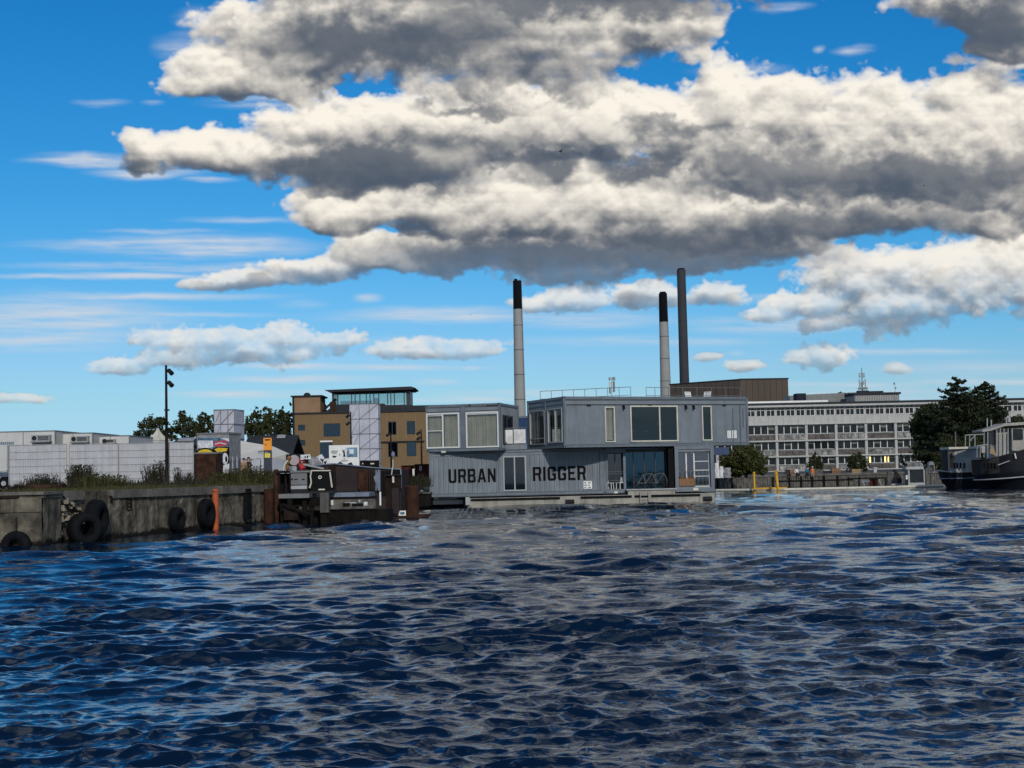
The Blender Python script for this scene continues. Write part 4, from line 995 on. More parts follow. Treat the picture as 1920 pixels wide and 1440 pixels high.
# weeds along the edge ---------------------------------------------------
b = MB(); rs = np.random.RandomState(9)
for i in range(1500):
    x = rs.uniform(.3, qlen - .3); y = rs.uniform(.15, 6) ** 1.0
    p = fQ.p(x, y, QZ); d = .5 + .5 * math.sin(x * 1.3) * math.sin(x * .47 + y)
    if x < 2.5 and rs.rand() < .6: continue
    blades(b, p[0], p[1], p[2], 5, .07 + .16 * d * rs.rand(), .18, .5, .010, rs)
tag(b.build('quay_grass', M['weed'], loc=(0, 0, 0)), 'short olive grass and weeds along the edge of the quay', 'grass', kind='stuff')
b = MB()
for i in range(900):
    D = rs.uniform(62, 83); px = rs.uniform(20, 530); p = at(px, 905, D); blades(b, p.x, D, QZ, 5, .18 + .3 * rs.rand(), .3, .5, .014, rs)
tag(b.build('verge_grass', M['weedd'], loc=(0, 0, 0)), 'darker rough grass on the ground before the white fence', 'grass', kind='stuff')
def clump(name, px, D, h, spread, n, m, label, leafy=0., w=.014, lean=.35, grp='weed clumps on the quay'):
    p = at(px, 905, D); t = thing(name, label, 'plant', (p.x, D, QZ), grp)
    b = MB(); blades(b, p.x, D, QZ, n, h, spread, lean, w, np.random.RandomState(int(px))); b.build('stems', M[m], t)
    if leafy:
        r_ = np.random.RandomState(int(px) + 1); P = np.c_[r_.normal(0, spread * .55, int(leafy)), r_.normal(0, spread * .4, int(leafy)), h * r_.uniform(.05, .95, int(leafy)) ** 1.2] + [p.x, D, QZ]
        MB().quads(leaf_quads(P, .05, rs=r_)).build('leaves', M[m], t)
clump('weed_clump', 82, 66, .75, .75, 260, 'weedd', 'low dark weed clump behind the rusty pipe', 500)
clump('weed_clump', 152, 64, 1.15, .55, 300, 'weedd', 'tall leafy weed clump before the second fence panel', 900)
clump('weed_clump', 178, 62, .7, .7, 200, 'weed', 'broad olive weed clump between the second and third fence panels', 700)
clump('weed_clump', 212, 64, .62, .7, 200, 'weed', 'low spreading weeds before the third fence panel', 400)
clump('spiky_plant', 285, 74, 1.25, .45, 110, 'weedd', 'dark spiky dock plant just left of the lamp post', 420, .018, .28)
clump('spiky_plant', 303, 75, 1.45, .28, 60, 'weedd', 'tallest dark spiky plant touching the lamp post', 300, .018, .18)
clump('spiky_plant', 333, 76, 1.05, .2, 40, 'weedd', 'slim spiky plant right of the lamp post', 160, .018, .2)
clump('weed_clump', 352, 72, .75, .4, 90, 'weedd', 'sparse bent weeds before the last fence panel', 160)
clump('weed_clump', 420, 62, .62, .6, 260, 'weed', 'bushy olive weeds below the painted kiosk', 700)
clump('weed_clump', 452, 62, .78, .7, 300, 'weed', 'tallest olive weeds in front of the standing people', 800)
clump('weed_clump', 478, 64, .95, .6, 120, 'weedd', 'thin grey grasses before the marquee wall', 200, lean=.2)
clump('weed_clump', 503, 63, .66, .5, 260, 'weed', 'dense olive weeds at the foot of the orange sign', 700)
# scrap on the edge
p = at(60, 912, 52); t = thing('rusty_pipe', 'short rusty pipe lying on the quay edge at the left', 'pipe', (p.x, 52, QZ))
q = MB(); q.bar((p.x - .2, 51.8, QZ + .12), (p.x + .75, 53.2, QZ + .12), .12, 12); q.build('pipe', M['rust'], t, smooth=True)
q = MB(); q.bar((p.x + .72, 53.16, QZ + .12), (p.x + .78, 53.26, QZ + .12), .16, 12); q.build('flange', M['rustd'], t)
p = at(38, 913, 50); t = thing('scrap_heap', 'dark heap of tarred scrap timber at the left quay edge', 'scrap', (p.x, 50, QZ))
for i in range(14): 
    a = Vector((p.x + R.uniform(-.4, .4), 50 + R.uniform(-.5, .5), QZ + R.uniform(.02, .16))); q = MB(); q.bar(a, a + Vector((R.uniform(-.35, .35), R.uniform(-.4, .4), R.uniform(-.02, .14))), R.uniform(.02, .055), 5); q.build('plank', M['rustd' if i % 2 else 'timber'], t)

# fence -----------------------------------------------------------------
def fence_panel(x0, x1, yt0, yt1, yb, D, label):
    a, c = at(x0, 870, D).x, at(x1, 870, D).x; zt = at((x0 + x1) / 2, (yt0 + yt1) / 2, D).z
    t = thing('fence_panel', label, 'fence panel', ((a + c) / 2, D, QZ), 'white cloth covered fence panels')
    z0 = QZ + .06; r = .022
    q = MB(); q.bar((a, D, z0), (a, D, zt), r).bar((c, D, z0), (c, D, zt), r).bar((a, D, zt), (c, D, zt), r).bar((a, D, z0), (c, D, z0), r); q.build('frame', M['lgrey'], t)
    n = int((c - a) / .045); q = MB(); ph = x0
    q.strips([a + .03 + (c - a - .06) * i / n for i in range(n + 1)], lambda x: [(z0 + .03, zt - .03)], lambda x: D + .02 + .012 * math.sin(x * 57) + .01 * math.sin(x * 13 + ph) + .015 * math.sin(x * 2.3 + ph)); q.build('cloth', M['fsheet'], t)
    for i in range(1, 6): zz = z0 + (zt - z0) * i / 6; q = MB(); q.box(a, c, D - .022, D - .008, zz - .005, zz + .005); q.build('crossbar', M['grey'], t)
    q = MB(); n = int((c - a) / .42)
    for i in range(1, n): xx = a + (c - a) * i / n; q.box(xx - .0025, xx + .0025, D - .012, D - .006, z0, zt)
    q.build('vertical_wires', M['lgrey'], t)
    for xx in (a + .02, c - .02): q = MB(); q.box(xx - .11, xx + .11, D - .3, D + .3, QZ, QZ + .12); q.build('foot_block', M['concp'], t)
fence_panel(16.5, 125, 834.5, 833.5, 910, 84, 'leftmost white cloth fence panel beside the white trailer')
fence_panel(130, 221.5, 833, 832, 910, 84.3, 'second white fence panel from the left, behind the tallest weeds')
fence_panel(223, 311, 831.5, 830.5, 910, 84.6, 'third white fence panel from the left, just left of the lamp post')
fence_panel(316.5, 363, 829.5, 829, 910, 85, 'narrow last white fence panel just right of the lamp post')

# trailers behind the fence ----------------------------------------------
def wheels(t, xs, D, r=.42):
    for x in xs:
        q = MB(); q.lathe([(.01, -.14), (r * .5, -.15), (r * .55, -.12), (r * .9, -.14), (r, -.08), (r, .12)], (x, D, QZ + r), 20, 'y'); w = q.build('wheel', M['rubber'], t, smooth=True)
        q = MB(); q.lathe([(.01, -.16), (r * .4, -.165), (r * .45, -.15)], (x, D, QZ + r), 14, 'y'); q.build('rim', M['lgrey'], w)
D = 84; a, c = at(-60, 870, D).x, at(14, 870, D).x
t = thing('box_trailer', 'white box trailer cut off by the left edge of the photo', 'trailer', ((a + c) / 2, D, QZ))
q = MB(); q.box(a, c, D, D + 2.3, at(7, 884, D).z, at(7, 834.5, D).z); q.build('body', M['cabin'], t)
q = MB(); q.box(a, c + .03, D - .02, D + .05, at(7, 884, D).z - .05, at(7, 884, D).z + .05).box(c - .04, c + .03, D - .02, D + .04, at(7, 884, D).z, at(7, 834.5, D).z); q.build('edge_trim', M['lgrey'], t)
wheels(t, (c - .25, c - 1.1), D + .2, .34)
def reefer(x0, x1, y0, D, ac, label, stripes=None):
    a, c = at(x0, 830, D).x, at(x1, 830, D).x; zt = at((x0 + x1) / 2, y0, D).z
    t = thing('refrigerated_trailer', label, 'trailer', ((a + c) / 2, D, QZ), 'white refrigerated trailers behind the fence')
    q = MB(); q.box(a, c, D, D + 6, QZ + .75, zt - .06); q.build('body', M['cabin'], t)
    q = MB(); q.box(a - .03, c + .03, D - .03, D + 6.03, zt - .06, zt).box(a - .02, a + .05, D - .02, D + .05, QZ + .75, zt - .06).box(c - .05, c + .02, D - .02, D + .05, QZ + .75, zt - .06); xm = a + (c - a) * .46; q.box(xm - .02, xm + .02, D - .012, D + .02, QZ + .8, zt - .07); q.build('edge_trim', M['grey'], t)
    u = at(ac[0], ac[2], D).x; v = at(ac[1], ac[2], D).x; z1 = at(ac[0], ac[2], D).z; z0 = at(ac[0], ac[3], D).z
    q = MB(); q.box(u, v, D - .45, D - .005, z0, z1); un = q.build('cooler_unit', M['lgrey'], t)
    q = MB()
    for i in range(5): zz = z0 + (z1 - z0) * (.2 + .14 * i); q.box(u + (v - u) * .36, v - .05, D - .475, D - .452, zz, zz + (z1 - z0) * .07)
    q.build('louvre', M['dark'], un)
    q = MB(); q.lathe([(.01, 0), (.13, -.01), (.15, .02)], (u + (v - u) * .16, D - .47, (z0 + z1) / 2), 14, 'y'); q.build('fan', M['dark'], un)
    q = MB(); q.box(u - .04, v + .04, D - .52, D - .0, z0 - .06, z0 - .004); q.build('shelf', M['grey'], un)
    wheels(t, (a + .5, c - .5), D + .2, .4)
    if stripes:
        q = MB()
        for i in range(9): xa = a + .08 + i * .12; q.box(xa, xa + .08, D - .012, D - .004, at(20, 833.5, D).z, at(20, 828.5, D).z)
        q.build('blue_lettering', M['gblue'], t)
reefer(-8, 104, 808, 89, (63, 97, 816, 828.5), 'tallest white refrigerated trailer at the far left, with blue lettering', True)
reefer(105.5, 174, 811.5, 90.5, (137, 168, 818, 829.5), 'middle white refrigerated trailer behind the second fence panel')
reefer(176, 243, 816.5, 92, (196, 218, 824, 831), 'lowest white refrigerated trailer behind the third fence panel')

# pagoda tent ------------------------------------------------------------
D = 135; p = at(296, 825, D); t = thing('pagoda_tent', 'small cream pagoda tent with a pointed roof beyond the fence', 'tent', (p.x, D, QZ))
w = 18 * PX(D); ze = at(296, 826, D).z; za = at(296, 804, D).z
q = MB(Fr((p.x, D, 0), rad(20))); H_ = za - ze; prof = [(1, 0), (.72, .18), (.45, .42), (.24, .68), (.14, .84), (.13, .88)]
q.lathe([(w * 1.35 * r, ze + h * H_) for r, h in prof] + [(.16 * w, za - .05), (.14 * w, za), (.001, za + .1)], (0, 0, 0), 4); q.build('roof', M['cream'], t)
q = MB(Fr((p.x, D, 0), rad(20) + rad(45))); q.box(-w * .9, w * .9, -w * .9, w * .9, QZ, ze); q.build('walls', M['tent'], t)

# dark roofed sheds --------------------------------------------------------
def shed(x0, x1, yr, ye, D, label, sky):
    a, c = at(x0, ye, D).x, at(x1, ye, D).x; zr, ze = at((x0 + x1) / 2, yr, D).z, at((x0 + x1) / 2, ye, D).z
    t = thing('dark_roofed_shed', label, 'shed', ((a + c) / 2, D, QZ), 'dark roofed sheds behind the fence')
    q = MB(); q.box(a + .3, c - .3, D + .3, D + 8, QZ, ze); q.build('wall', M['dark'], t)
    q = MB(); q.prism([(D - .2, ze), (D + 4.2, zr), (D + 8.6, ze), (D + 8.6, ze - .2), (D + 4.2, zr - .25), (D - .2, ze - .2)], a, c)
    q.v = [(y, x, z) for x, y, z in q.v]; ro = q.build('roof', M['roofd'], t)
    for (s0, s1, f0, f1) in sky:
        u, v = at(s0, ye, D).x, at(s1, ye, D).x; q = MB(); pa = [(x, D - .2 + 4.4 * f, ze + (zr - ze) * f + o) for o in (.03, .12) for f in (f0, f1) for x in (u, v)]
        q.add(pa, [(4, 5, 7, 6), (0, 1, 5, 4), (2, 6, 7, 3), (0, 4, 6, 2), (1, 3, 7, 5)]); q.build('skylight', M['lgrey'], ro)
shed(452, 549, 814.5, 851, 150, 'long dark roofed shed between the white scaffold and the brown building', [(509, 525, .84, .97)])
shed(318, 372, 819, 832, 140, 'low dark roofed shed showing above the last fence panel', [(325, 355, .45, .85)])

# trees at the left --------------------------------------------------------
G_ = 'trees behind the fenced yard'
px_tree('tree', 'leftmost round dark tree by the pagoda tent', 210, QZ, [(285, 803, 26, 20), (272, 812, 18, 16), (300, 800, 16, 18), (292, 790, 12, 9), (310, 815, 14, 14)], 2600, .19, group=G_)
px_tree('tree', 'second dark tree from the left, behind the lamp post top', 215, QZ, [(345, 800, 20, 22), (330, 812, 16, 16), (357, 812, 16, 18), (342, 782, 9, 12), (338, 776, 5, 7)], 2600, .19, group=G_)
px_tree('tree', 'small dark tree just left of the first white scaffold tower', 220, QZ, [(384, 800, 16, 20), (396, 796, 12, 20), (383, 784, 8, 11), (372, 812, 12, 14)], 2600, .19, group=G_)
px_tree('tree', 'dark tree just right of the first white scaffold tower', 215, QZ, [(478, 795, 18, 24), (470, 808, 14, 20), (480, 773, 10, 10), (492, 800, 14, 24)], 2600, .19, group=G_)
px_tree('tree', 'tallest dark tree between the scaffold and the brown building', 222, QZ, [(505, 795, 20, 26), (515, 782, 16, 16), (500, 775, 10, 10), (520, 808, 18, 20)], 2600, .19, group=G_)
px_tree('tree', 'dark tree touching the left wall of the brown building', 228, QZ, [(533, 795, 16, 24), (528, 776, 9, 12), (541, 790, 8, 16), (536, 812, 14, 18)], 2600, .19, group=G_)

# scaffold towers ------------------------------------------------------------
def scaffold(x0, xm, x1, yt, yb, D, label, levels, yaw, ydepth):
    a = at(x0, (yt + yb) / 2, D); m = at(xm, (yt + yb) / 2, D); zt = at((x0 + x1) / 2, yt, D).z
    Wd = (m.x - a.x) / math.cos(yaw); f = Fr((a.x, D, QZ), yaw); H_ = zt - QZ
    t = thing('scaffold_tower', label, 'scaffold', (a.x, D, QZ), 'white sheeted scaffold towers')
    rr = .035; dd = ydepth
    q = MB(f)
    for x in (0, Wd * .33, Wd * .68, Wd):
        for y in (0, dd): q.bar((x, y, 0), (x, y, H_), rr, 5)
    q.build('standard', M['grey'], t)
    n = levels; hs = [H_ * i / n for i in range(1, n + 1)]
    for z in hs:
        q = MB(f); q.bar((0, -.04, z), (Wd, -.04, z), rr, 5).bar((0, dd, z), (Wd, dd, z), rr, 5).bar((Wd + .04, 0, z), (Wd + .04, dd, z), rr, 5).bar((0, 0, z), (0, dd, z), rr, 5); q.build('ledger', M['grey'], t)
    q = MB(f)
    zz = [0] + hs
    for i, (z0, z1) in enumerate(zip(zz, zz[1:])):
        q.bar((Wd * .33, -.05, z0), (Wd, -.05, z1), rr * .8, 5); q.bar((Wd * .08, -.05, z0 + .2), (Wd * .3, -.05, z1 - .2), rr * .6, 5)
    q.build('diagonal_brace', M['grey'], t)
    ny = 26; nz = 40; q = MB(f); rs = np.random.RandomState(int(x0)); pts = []
    def pt(u, z):
        w = .02 * math.sin(u * 5 + z * 1.1) + .03 * math.sin(u * 2.1 - z * 2.3 + x0) + rs.normal(0, .012)
        L_ = Wd + dd
        s = u * L_
        return (s, .02 + w * .7, z) if s <= Wd else (Wd - .02 + w * .7, s - Wd, z)
    for j in range(nz + 1):
        for i in range(ny + 1): pts.append(pt(i / ny, H_ * (.02 + .975 * j / nz)))
    q.add(pts, [(j * (ny + 1) + i, j * (ny + 1) + i + 1, (j + 1) * (ny + 1) + i + 1, (j + 1) * (ny + 1) + i) for j in range(nz) for i in range(ny)])
    q.build('sheet', M['sheet'], t, smooth=True)
scaffold(401.5, 441, 460, 768, 880, 150, 'white sheeted scaffold tower standing alone among the trees', 5, rad(-7), 3.2)
scaffold(656, 711, 712, 757.5, 877, 200, 'tall white sheeted scaffold against the brown building', 5, rad(-4), 1.4)

# painted kiosk ---------------------------------------------------------------
D = 92; a, m_ = at(369.5, 850, D).x, at(431, 850, D).x; zt = at(410, 811, D).z
fK = Fr((a, D, QZ), rad(-8)); Wk = (m_ - a) / math.cos(rad(8)); Hk = zt - QZ; Dk = 2.3
t = thing('painted_kiosk', 'grey container kiosk sprayed with yellow, black and white graffiti', 'kiosk', (a, D, QZ))
q = MB(fK); q.box(0, Wk, 0, Dk, .1, Hk - .12); q.build('body', M['ggr'], t)
q = MB(fK); q.box(-.04, Wk + .04, -.04, Dk + .04, Hk - .12, Hk).box(.2, .5, .2, 2, 0, .098).box(Wk - .5, Wk - .2, .2, 2, 0, .098); q.build('roof', M['grey'], t)
def kp(px, py): return fK.hit(px, py)
def flat(name, poly, m, d):
    q = MB(fK); pts = [kp(*p) for p in poly]; pts = [(x, z) for x, z in pts][::-1]; q.prism(pts, -d, -d + .004); q.fr = fK
    return q.build(name, M[m], t)
def ov(cx, cy, rx, ry, a0=0, a1=360, n=18): return [(cx + rx * math.cos(rad(a0 + (a1 - a0) * i / n)), cy + ry * math.sin(rad(a0 + (a1 - a0) * i / n))) for i in range(n + (0 if a1 - a0 == 360 else 1))]
flat('spray_patch', [(370.5, 821), (430, 821), (430, 839), (370.5, 842)], 'gblue', .006)
flat('spray_patch', [(371, 826), (399, 826), (400, 838), (386, 842), (371, 840)], 'gwh', .012)
flat('spray_patch', [(401, 828), (424, 825), (427, 835), (410, 838), (401, 836)], 'gred', .012)
flat('spray_patch', [(403, 832), (412, 829), (424, 832), (424, 833.5), (412, 831), (403, 834)], 'gwh', .018)
flat('spray_patch', [(412, 821.5), (429, 821.5), (430, 828), (422, 825)], 'gwh', .014)
flat('spray_outline', ov(385, 849, 17, 9.5, 180, 360) + [(402, 851), (368.5, 851)], 'black', .018)
flat('spray_shape', ov(385, 849.5, 14, 7, 180, 360) + [(399, 850.5), (371, 850.5)], 'gyel', .024)
flat('spray_outline', [(398, 842), (406, 838), (430, 838), (430.5, 852), (405, 851)], 'black', .018)
flat('spray_shape', [(402, 842.5), (409, 839.5), (427, 840.5), (425, 846), (408, 848)], 'gyel', .024)
flat('spray_outline', [(409, 851), (419, 845), (430, 846), (430.5, 890), (409, 890)], 'black', .020)
flat('spray_shape', [(411, 852), (416, 850), (418, 862), (415, 880), (413, 888), (411, 888)], 'gyel', .026)
flat('spray_shape', ov(422.5, 860, 5.5, 11), 'gwh', .030)
flat('spray_outline', ov(424.5, 861, 2, 6), 'black', .036)
flat('spray_shape', [(419, 872), (430, 869), (430, 889), (418, 889)], 'gwh', .028)
fK2 = Fr(fK.p(Wk, 0, 0), fK.y + rad(90))
for i in range(5):
    q = MB(fK2); q.box(.12 + i * .42, .40 + i * .42, -.012, -.004, .5 + .3 * (i % 3), 1.55 + .2 * (i % 2)); q.build('spray_patch', M['gwh' if i % 2 else 'grey'], t)
    q = MB(fK2); q.box(.40 + i * .42, .46 + i * .42, -.016, -.004, .4, 1.7 - .2 * (i % 2)); q.build('spray_outline', M['black'], t)
# brown rusty skip in front of it
D = 87.5; a, c = at(363.5, 875, D).x, at(408, 875, D).x; zt = at(386, 848, D).z
t = thing('rusty_skip', 'plain rusty brown steel skip in front of the painted kiosk', 'skip', ((a + c) / 2, D, QZ))
q = MB(); q.box(a, c, D, D + 1.6, QZ, zt - .1); q.build('body', M['rust'], t)
q = MB(); q.box(a - .03, c + .03, D - .04, D + 1.64, zt - .1, zt); q.build('rim', M['grey'], t)
for x in (a + .02, c - .1): q = MB(); q.box(x, x + .08, D - .03, D + .0, QZ, zt - .102); q.build('corner_post', M['rustd'], t)

# marquee -------------------------------------------------------------------
D = 112; a, c = at(448, 870, D).x, at(534.5, 870, D).x; ze = at(490, 859.5, D).z; zr = at(470, 829, D).z; m1 = at(508, 870, D).x
t = thing('marquee', 'white marquee with a sloping canvas roof behind the orange sign', 'tent', ((a + c) / 2, D, QZ))
dp = 6; q = MB()
P0, P1, P2, P3 = (a - 1.2, D, ze), (m1, D, ze), (c, D + 2.2, at(534, 863, D).z), (c, D + 6, ze)
Rg0, Rg1 = (a - 1.2, D + 3, zr + .35), (at(500, 840, D).x, D + 3, at(500, 835.5, D).z)
q.add([P0, P1, Rg1, Rg0], [(0, 1, 2, 3)]).add([P1, P2, (c, D + 2.2, at(534, 850, D).z), Rg1], [(0, 1, 2, 3)]).add([(c, D + 2.2, at(534, 850, D).z), P3, Rg1], [(0, 1, 2)]).add([P0, Rg0, (a - 1.2, D + 6, ze)], [(0, 1, 2)]).add([Rg0, Rg1, P3, (a - 1.2, D + 6, ze)], [(0, 1, 2, 3)])
q.build('roof', M['tent'], t)
q = MB(); n = 40
q.strips([a - 1.2 + (m1 - a + 1.2) * i / n for i in range(n + 1)], lambda x: [(QZ, ze)], lambda x: D + .05 + .04 * math.sin(x * 9) + .02 * math.sin(x * 23))
q.add([(m1, D + .05, QZ), (c, D + 2.2, QZ), P2, (m1, D + .05, ze)], [(0, 1, 2, 3)]).add([(c, D + 2.2, QZ), (c, D + 6, QZ), (c, D + 6, ze), P2], [(0, 1, 2, 3)]); q.build('wall', M['tentw'], t)
for px_ in (451, 466, 489, 507):
    x = at(px_, 880, D).x; q = MB(); q.bar((x, D - .02, QZ), (x, D - .02, ze), .03, 5); q.build('pole', M['grey'], t)
q = MB()
for i in range(6): x = at(480 + i * 2, 847, D).x; z = at(481 + i * 2, 847 - i * .2, D).z; f_ = (z - ze) / (zr + .35 - ze); q.box(x, x + .055, D + 3 * f_ - .06, D + 3 * f_ - .03, z - .04, z + .05 + .03 * (i % 2))
for i in range(8): x = at(455 + i * 2.6, 858.7, D).x; q.box(x, x + .07, D - .02, D - .006, ze - .13, ze - .04 - .03 * (i % 2))
q.build('lettering', M['black'], t)

# totem sign ------------------------------------------------------------------
D = 76; f = Fr((at(502, 860, D).x, D, QZ), rad(6)); w = 7.4 * PX(D); zt = at(502, 821, D).z - QZ; z1 = at(502, 844, D).z - QZ
t = thing('totem_sign', 'tall orange and navy information totem with a yellow panel', 'sign', f.o)
q = MB(f); q.box(-w, w, 0, .2, 0, z1); q.build('navy_panel', M['totn'], t)
q = MB(f); q.box(-w * 1.03, w * 1.03, -.006, .206, z1, zt); q.build('orange_panel', M['tote'], t)
za, zb = at(502, 858, D).z - QZ, at(502, 850, D).z - QZ; q = MB(f); q.box(-w * .74, w * .62, -.012, -.002, za, zb); q.build('yellow_panel', M['toty'], t)
q = MB(f)
for x0, x1, y0, y1 in ((-.7, .5, 826, 823.6), (-.1, .75, 825.2, 823.8), (-.75, -.2, 834.5, 833.6), (-.7, -.25, 833, 832.3)): q.box(w * x0, w * x1, -.012, -.007, at(502, y0, D).z - QZ, at(502, y1, D).z - QZ)
q.build('orange_panel_print', M['black'], t)
q = MB(f)
for x0, x1, y0, y1 in ((-.75, .1, 849, 847.6), (-.5, .4, 853.6, 853), (-.5, .2, 855.5, 855)): q.box(w * x0, w * x1, -.017, -.0125, at(502, y0, D).z - QZ, at(502, y1, D).z - QZ)
q.build('navy_panel_print', M['lgrey'], t)

# people ------------------------------------------------------------------------
def skin_mesh(name, m, parent, verts, edges, radii, fr, root=0, lev=2):
    me = bpy.data.meshes.new(name); o0 = parent['_o']
    pts = [fr.p(*v) for v in verts]
    me.from_pydata([tuple(a - b for a, b in zip(p, o0)) for p in pts], edges, []); me.materials.append(m)
    o = bpy.data.objects.new(name, me); C.objects.link(o); o.parent = parent; o['_o'] = list(o0)
    md = o.modifiers.new('skin', 'SKIN'); md.use_smooth_shade = True
    for i, r in enumerate(radii): me.skin_vertices[0].data[i].radius = (r, r * .9) if not isinstance(r, tuple) else r
    me.skin_vertices[0].data[root].use_root = True
    sb = o.modifiers.new('sub', 'SUBSURF'); sb.levels = lev; sb.render_levels = lev
    return o
def person(loc, yaw, sc, label, top, legs, hair='hair', sit=False, hat=None, arms='down', grp='people'):
    f0 = Fr(loc, yaw); t = thing('person', label, 'person', loc, grp)
    class S:
        def p(self, x, y, z): return f0.p(x * sc, y * sc, z * sc)
    f = S(); z0 = -.48 if sit else 0.
    H_ = .96 + (z0 if sit else 0); hip = .5 if sit else .94
    hipz = .08 if sit else .93
    sh = hipz + .50
    V = [(0, 0, hipz), (0, .01, hipz + .22), (0, .0, sh - .03), (0, -.01, sh + .07), (0, -.02, sh + .15), (0, -.03, sh + .25)]
    Ed = [(0, 1), (1, 2), (2, 3), (3, 4), (4, 5)]; Rd = [.15, .135, .15, .058, .085, .095]
    for s in (-1, 1):
        n = len(V); V += [(s * .17, 0, sh), (s * .23, .03, sh - .27), (s * .20, -.10 if arms == 'down' else -.24, sh - .48 if arms == 'down' else sh - .30), (s * .19, -.14 if arms == 'down' else -.31, sh - .56 if arms == 'down' else sh - .27)]
        Ed += [(2, n), (n, n + 1), (n + 1, n + 2), (n + 2, n + 3)]; Rd += [.065, .048, .036, .038]
    for s in (-1, 1):
        n = len(V)
        if sit: V += [(s * .09, -.03, hipz), (s * .11, -.44, hipz + .02), (s * .11, -.46, hipz - .40), (s * .11, -.56, hipz - .45)]
        else: V += [(s * .09, 0, hipz - .05), (s * .10, -.02, .50), (s * .11, .02, .07), (s * .12, -.13, .03)]
        Ed += [(0, n), (n, n + 1), (n + 1, n + 2), (n + 2, n + 3)]; Rd += [.095, .065, .045, .036]
    body = skin_mesh('body', M['skin'], t, V, Ed, [r * sc for r in Rd], f)
    tv = [V[0], V[1], V[2], V[6], V[7], V[8], V[10], V[11], V[12]]
    skin_mesh('jacket', M[top], t, tv, [(0, 1), (1, 2), (2, 3), (3, 4), (4, 5), (2, 6), (6, 7), (7, 8)], [r * sc * 1.12 for r in (.155, .14, .155, .075, .06, .05, .075, .06, .05)], f, lev=1)
    lv = [V[0]] + V[14:17] + V[18:21]
    skin_mesh('trousers', M[legs], t, lv, [(0, 1), (1, 2), (2, 3), (0, 4), (4, 5), (5, 6)], [r * sc * 1.1 for r in (.15, .10, .075, .06, .10, .075, .06)], f, lev=1)
    hd = V[5]; q = MB(); q.v = []
    pts = []; fc = []; n, m_ = 10, 6
    for j in range(m_ + 1):
        for i in range(n):
            a = 2 * math.pi * i / n; e = rad(-5 + 95 * j / m_); r = .108
            pts.append(f.p(hd[0] + math.cos(a) * math.cos(e) * r, hd[1] + .02 + math.sin(a) * math.cos(e) * r * 1.08, hd[2] - .005 + math.sin(e) * r * 1.05))
    fc = [(j * n + i, j * n + (i + 1) % n, (j + 1) * n + (i + 1) % n, (j + 1) * n + i) for j in range(m_) for i in range(n)]
    q.v = pts; q.f = fc; q.build('hat' if hat else 'hair', M[hat or hair], t, smooth=True)
    if hat:
        q = MB(); q.v = []; q.lathe([(.10 * sc, 0), (.17 * sc, -.01), (.17 * sc, .005), (.10 * sc, .02)], f.p(hd[0], hd[1] + .02, hd[2] + .01), 14); q.build('hat_brim', M[hat], t)
    q = MB()
    for s in (-1, 1): c = f.p(hd[0] + s * .034, hd[1] - .088, hd[2] - .03); q.box(c[0] - .01 * sc, c[0] + .01 * sc, c[1] - .01 * sc, c[1] + .01 * sc, c[2] - .006 * sc, c[2] + .006 * sc)
    q.build('eyes', M['black'], t)
    q = MB(); c = f.p(hd[0], hd[1] - .10, hd[2] - .055); q.tap(c[0] - .014 * sc, c[0] + .014 * sc, c[1] - .02 * sc, c[1] + .02 * sc, c[2] - .022 * sc, c[2] + .024 * sc, .5); q.build('nose', M['skin'], t)
    return t
GP = 'people standing by the marquee'
p = at(457, 880, 96); person((p.x, 96, QZ), rad(30), .96, 'person in a long tan coat standing before the marquee', 'tan', 'tan', grp=GP)
p = at(466.5, 880, 97); person((p.x, 97, QZ), rad(-40), 1.0, 'person in a dark jacket with arms folded beside the tan coat', 'navy', 'denim', arms='fold', grp=GP)
# ------------------------------------------------------------------ dock with cabinets
def P(px, py, D): return at(px, py, D)
t = thing('timber_dolphin', 'black tarred timber mooring dolphin carrying the grey and black cabinets', 'dolphin', (P(568, 960, 60).x, 60, 0))
q = MB(); q.pb(522, 926, 580, 934, 59.0, 2.6); q.build('grey_beam', M['grey'], t)
q = MB(); q.pb(524, 934, 616, 950, 59.6, 2.2); q.build('cross_timber', M['timber'], t)
for x0, x1, D_ in ((524, 534, 59.4), (537, 548, 59.0), (552, 560, 59.8), (565, 575, 59.2), (579, 588, 59.6)):
    c = P((x0 + x1) / 2, 960, D_); q = MB(); q.bar((c.x, D_ + .15, -.8), (c.x, D_ + .15, P(x0, 936, D_).z), (x1 - x0) / 2 * PX(D_), 9); q.build('timber_post', M['timber'], t, smooth=True)
q = MB(); a = P(530, 947, 58.9); c = P(582, 965, 58.9); q.bar((a.x, 58.8, a.z), (c.x, 58.8, c.z), .09, 5); q.build('brace', M['timber'], t)
q = MB(); q.pb(532, 955, 558, 975, 58.85, .3); q.build('rubbing_board', M['rustd'], t)
q = MB(); q.pb(600, 924, 616, 961, 59.1, .35); q.build('concrete_post', M['concp'], t)
q = MB(); q.pb(601, 961, 613, 985, 59.2, .3); q.build('lower_post', M['timber'], t)
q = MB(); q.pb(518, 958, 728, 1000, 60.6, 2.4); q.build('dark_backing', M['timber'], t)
pile('rusty_post', 518, 880, 935, .10, 'rust', 'thin rusty post at the left end of the cabinets', D=60.2, n=8)
pile('thin_concrete_post', 518.5, 932, 980, .10, 'concp', 'slim grey concrete post between the rusty piles and the dolphin', D=60.8, n=8)
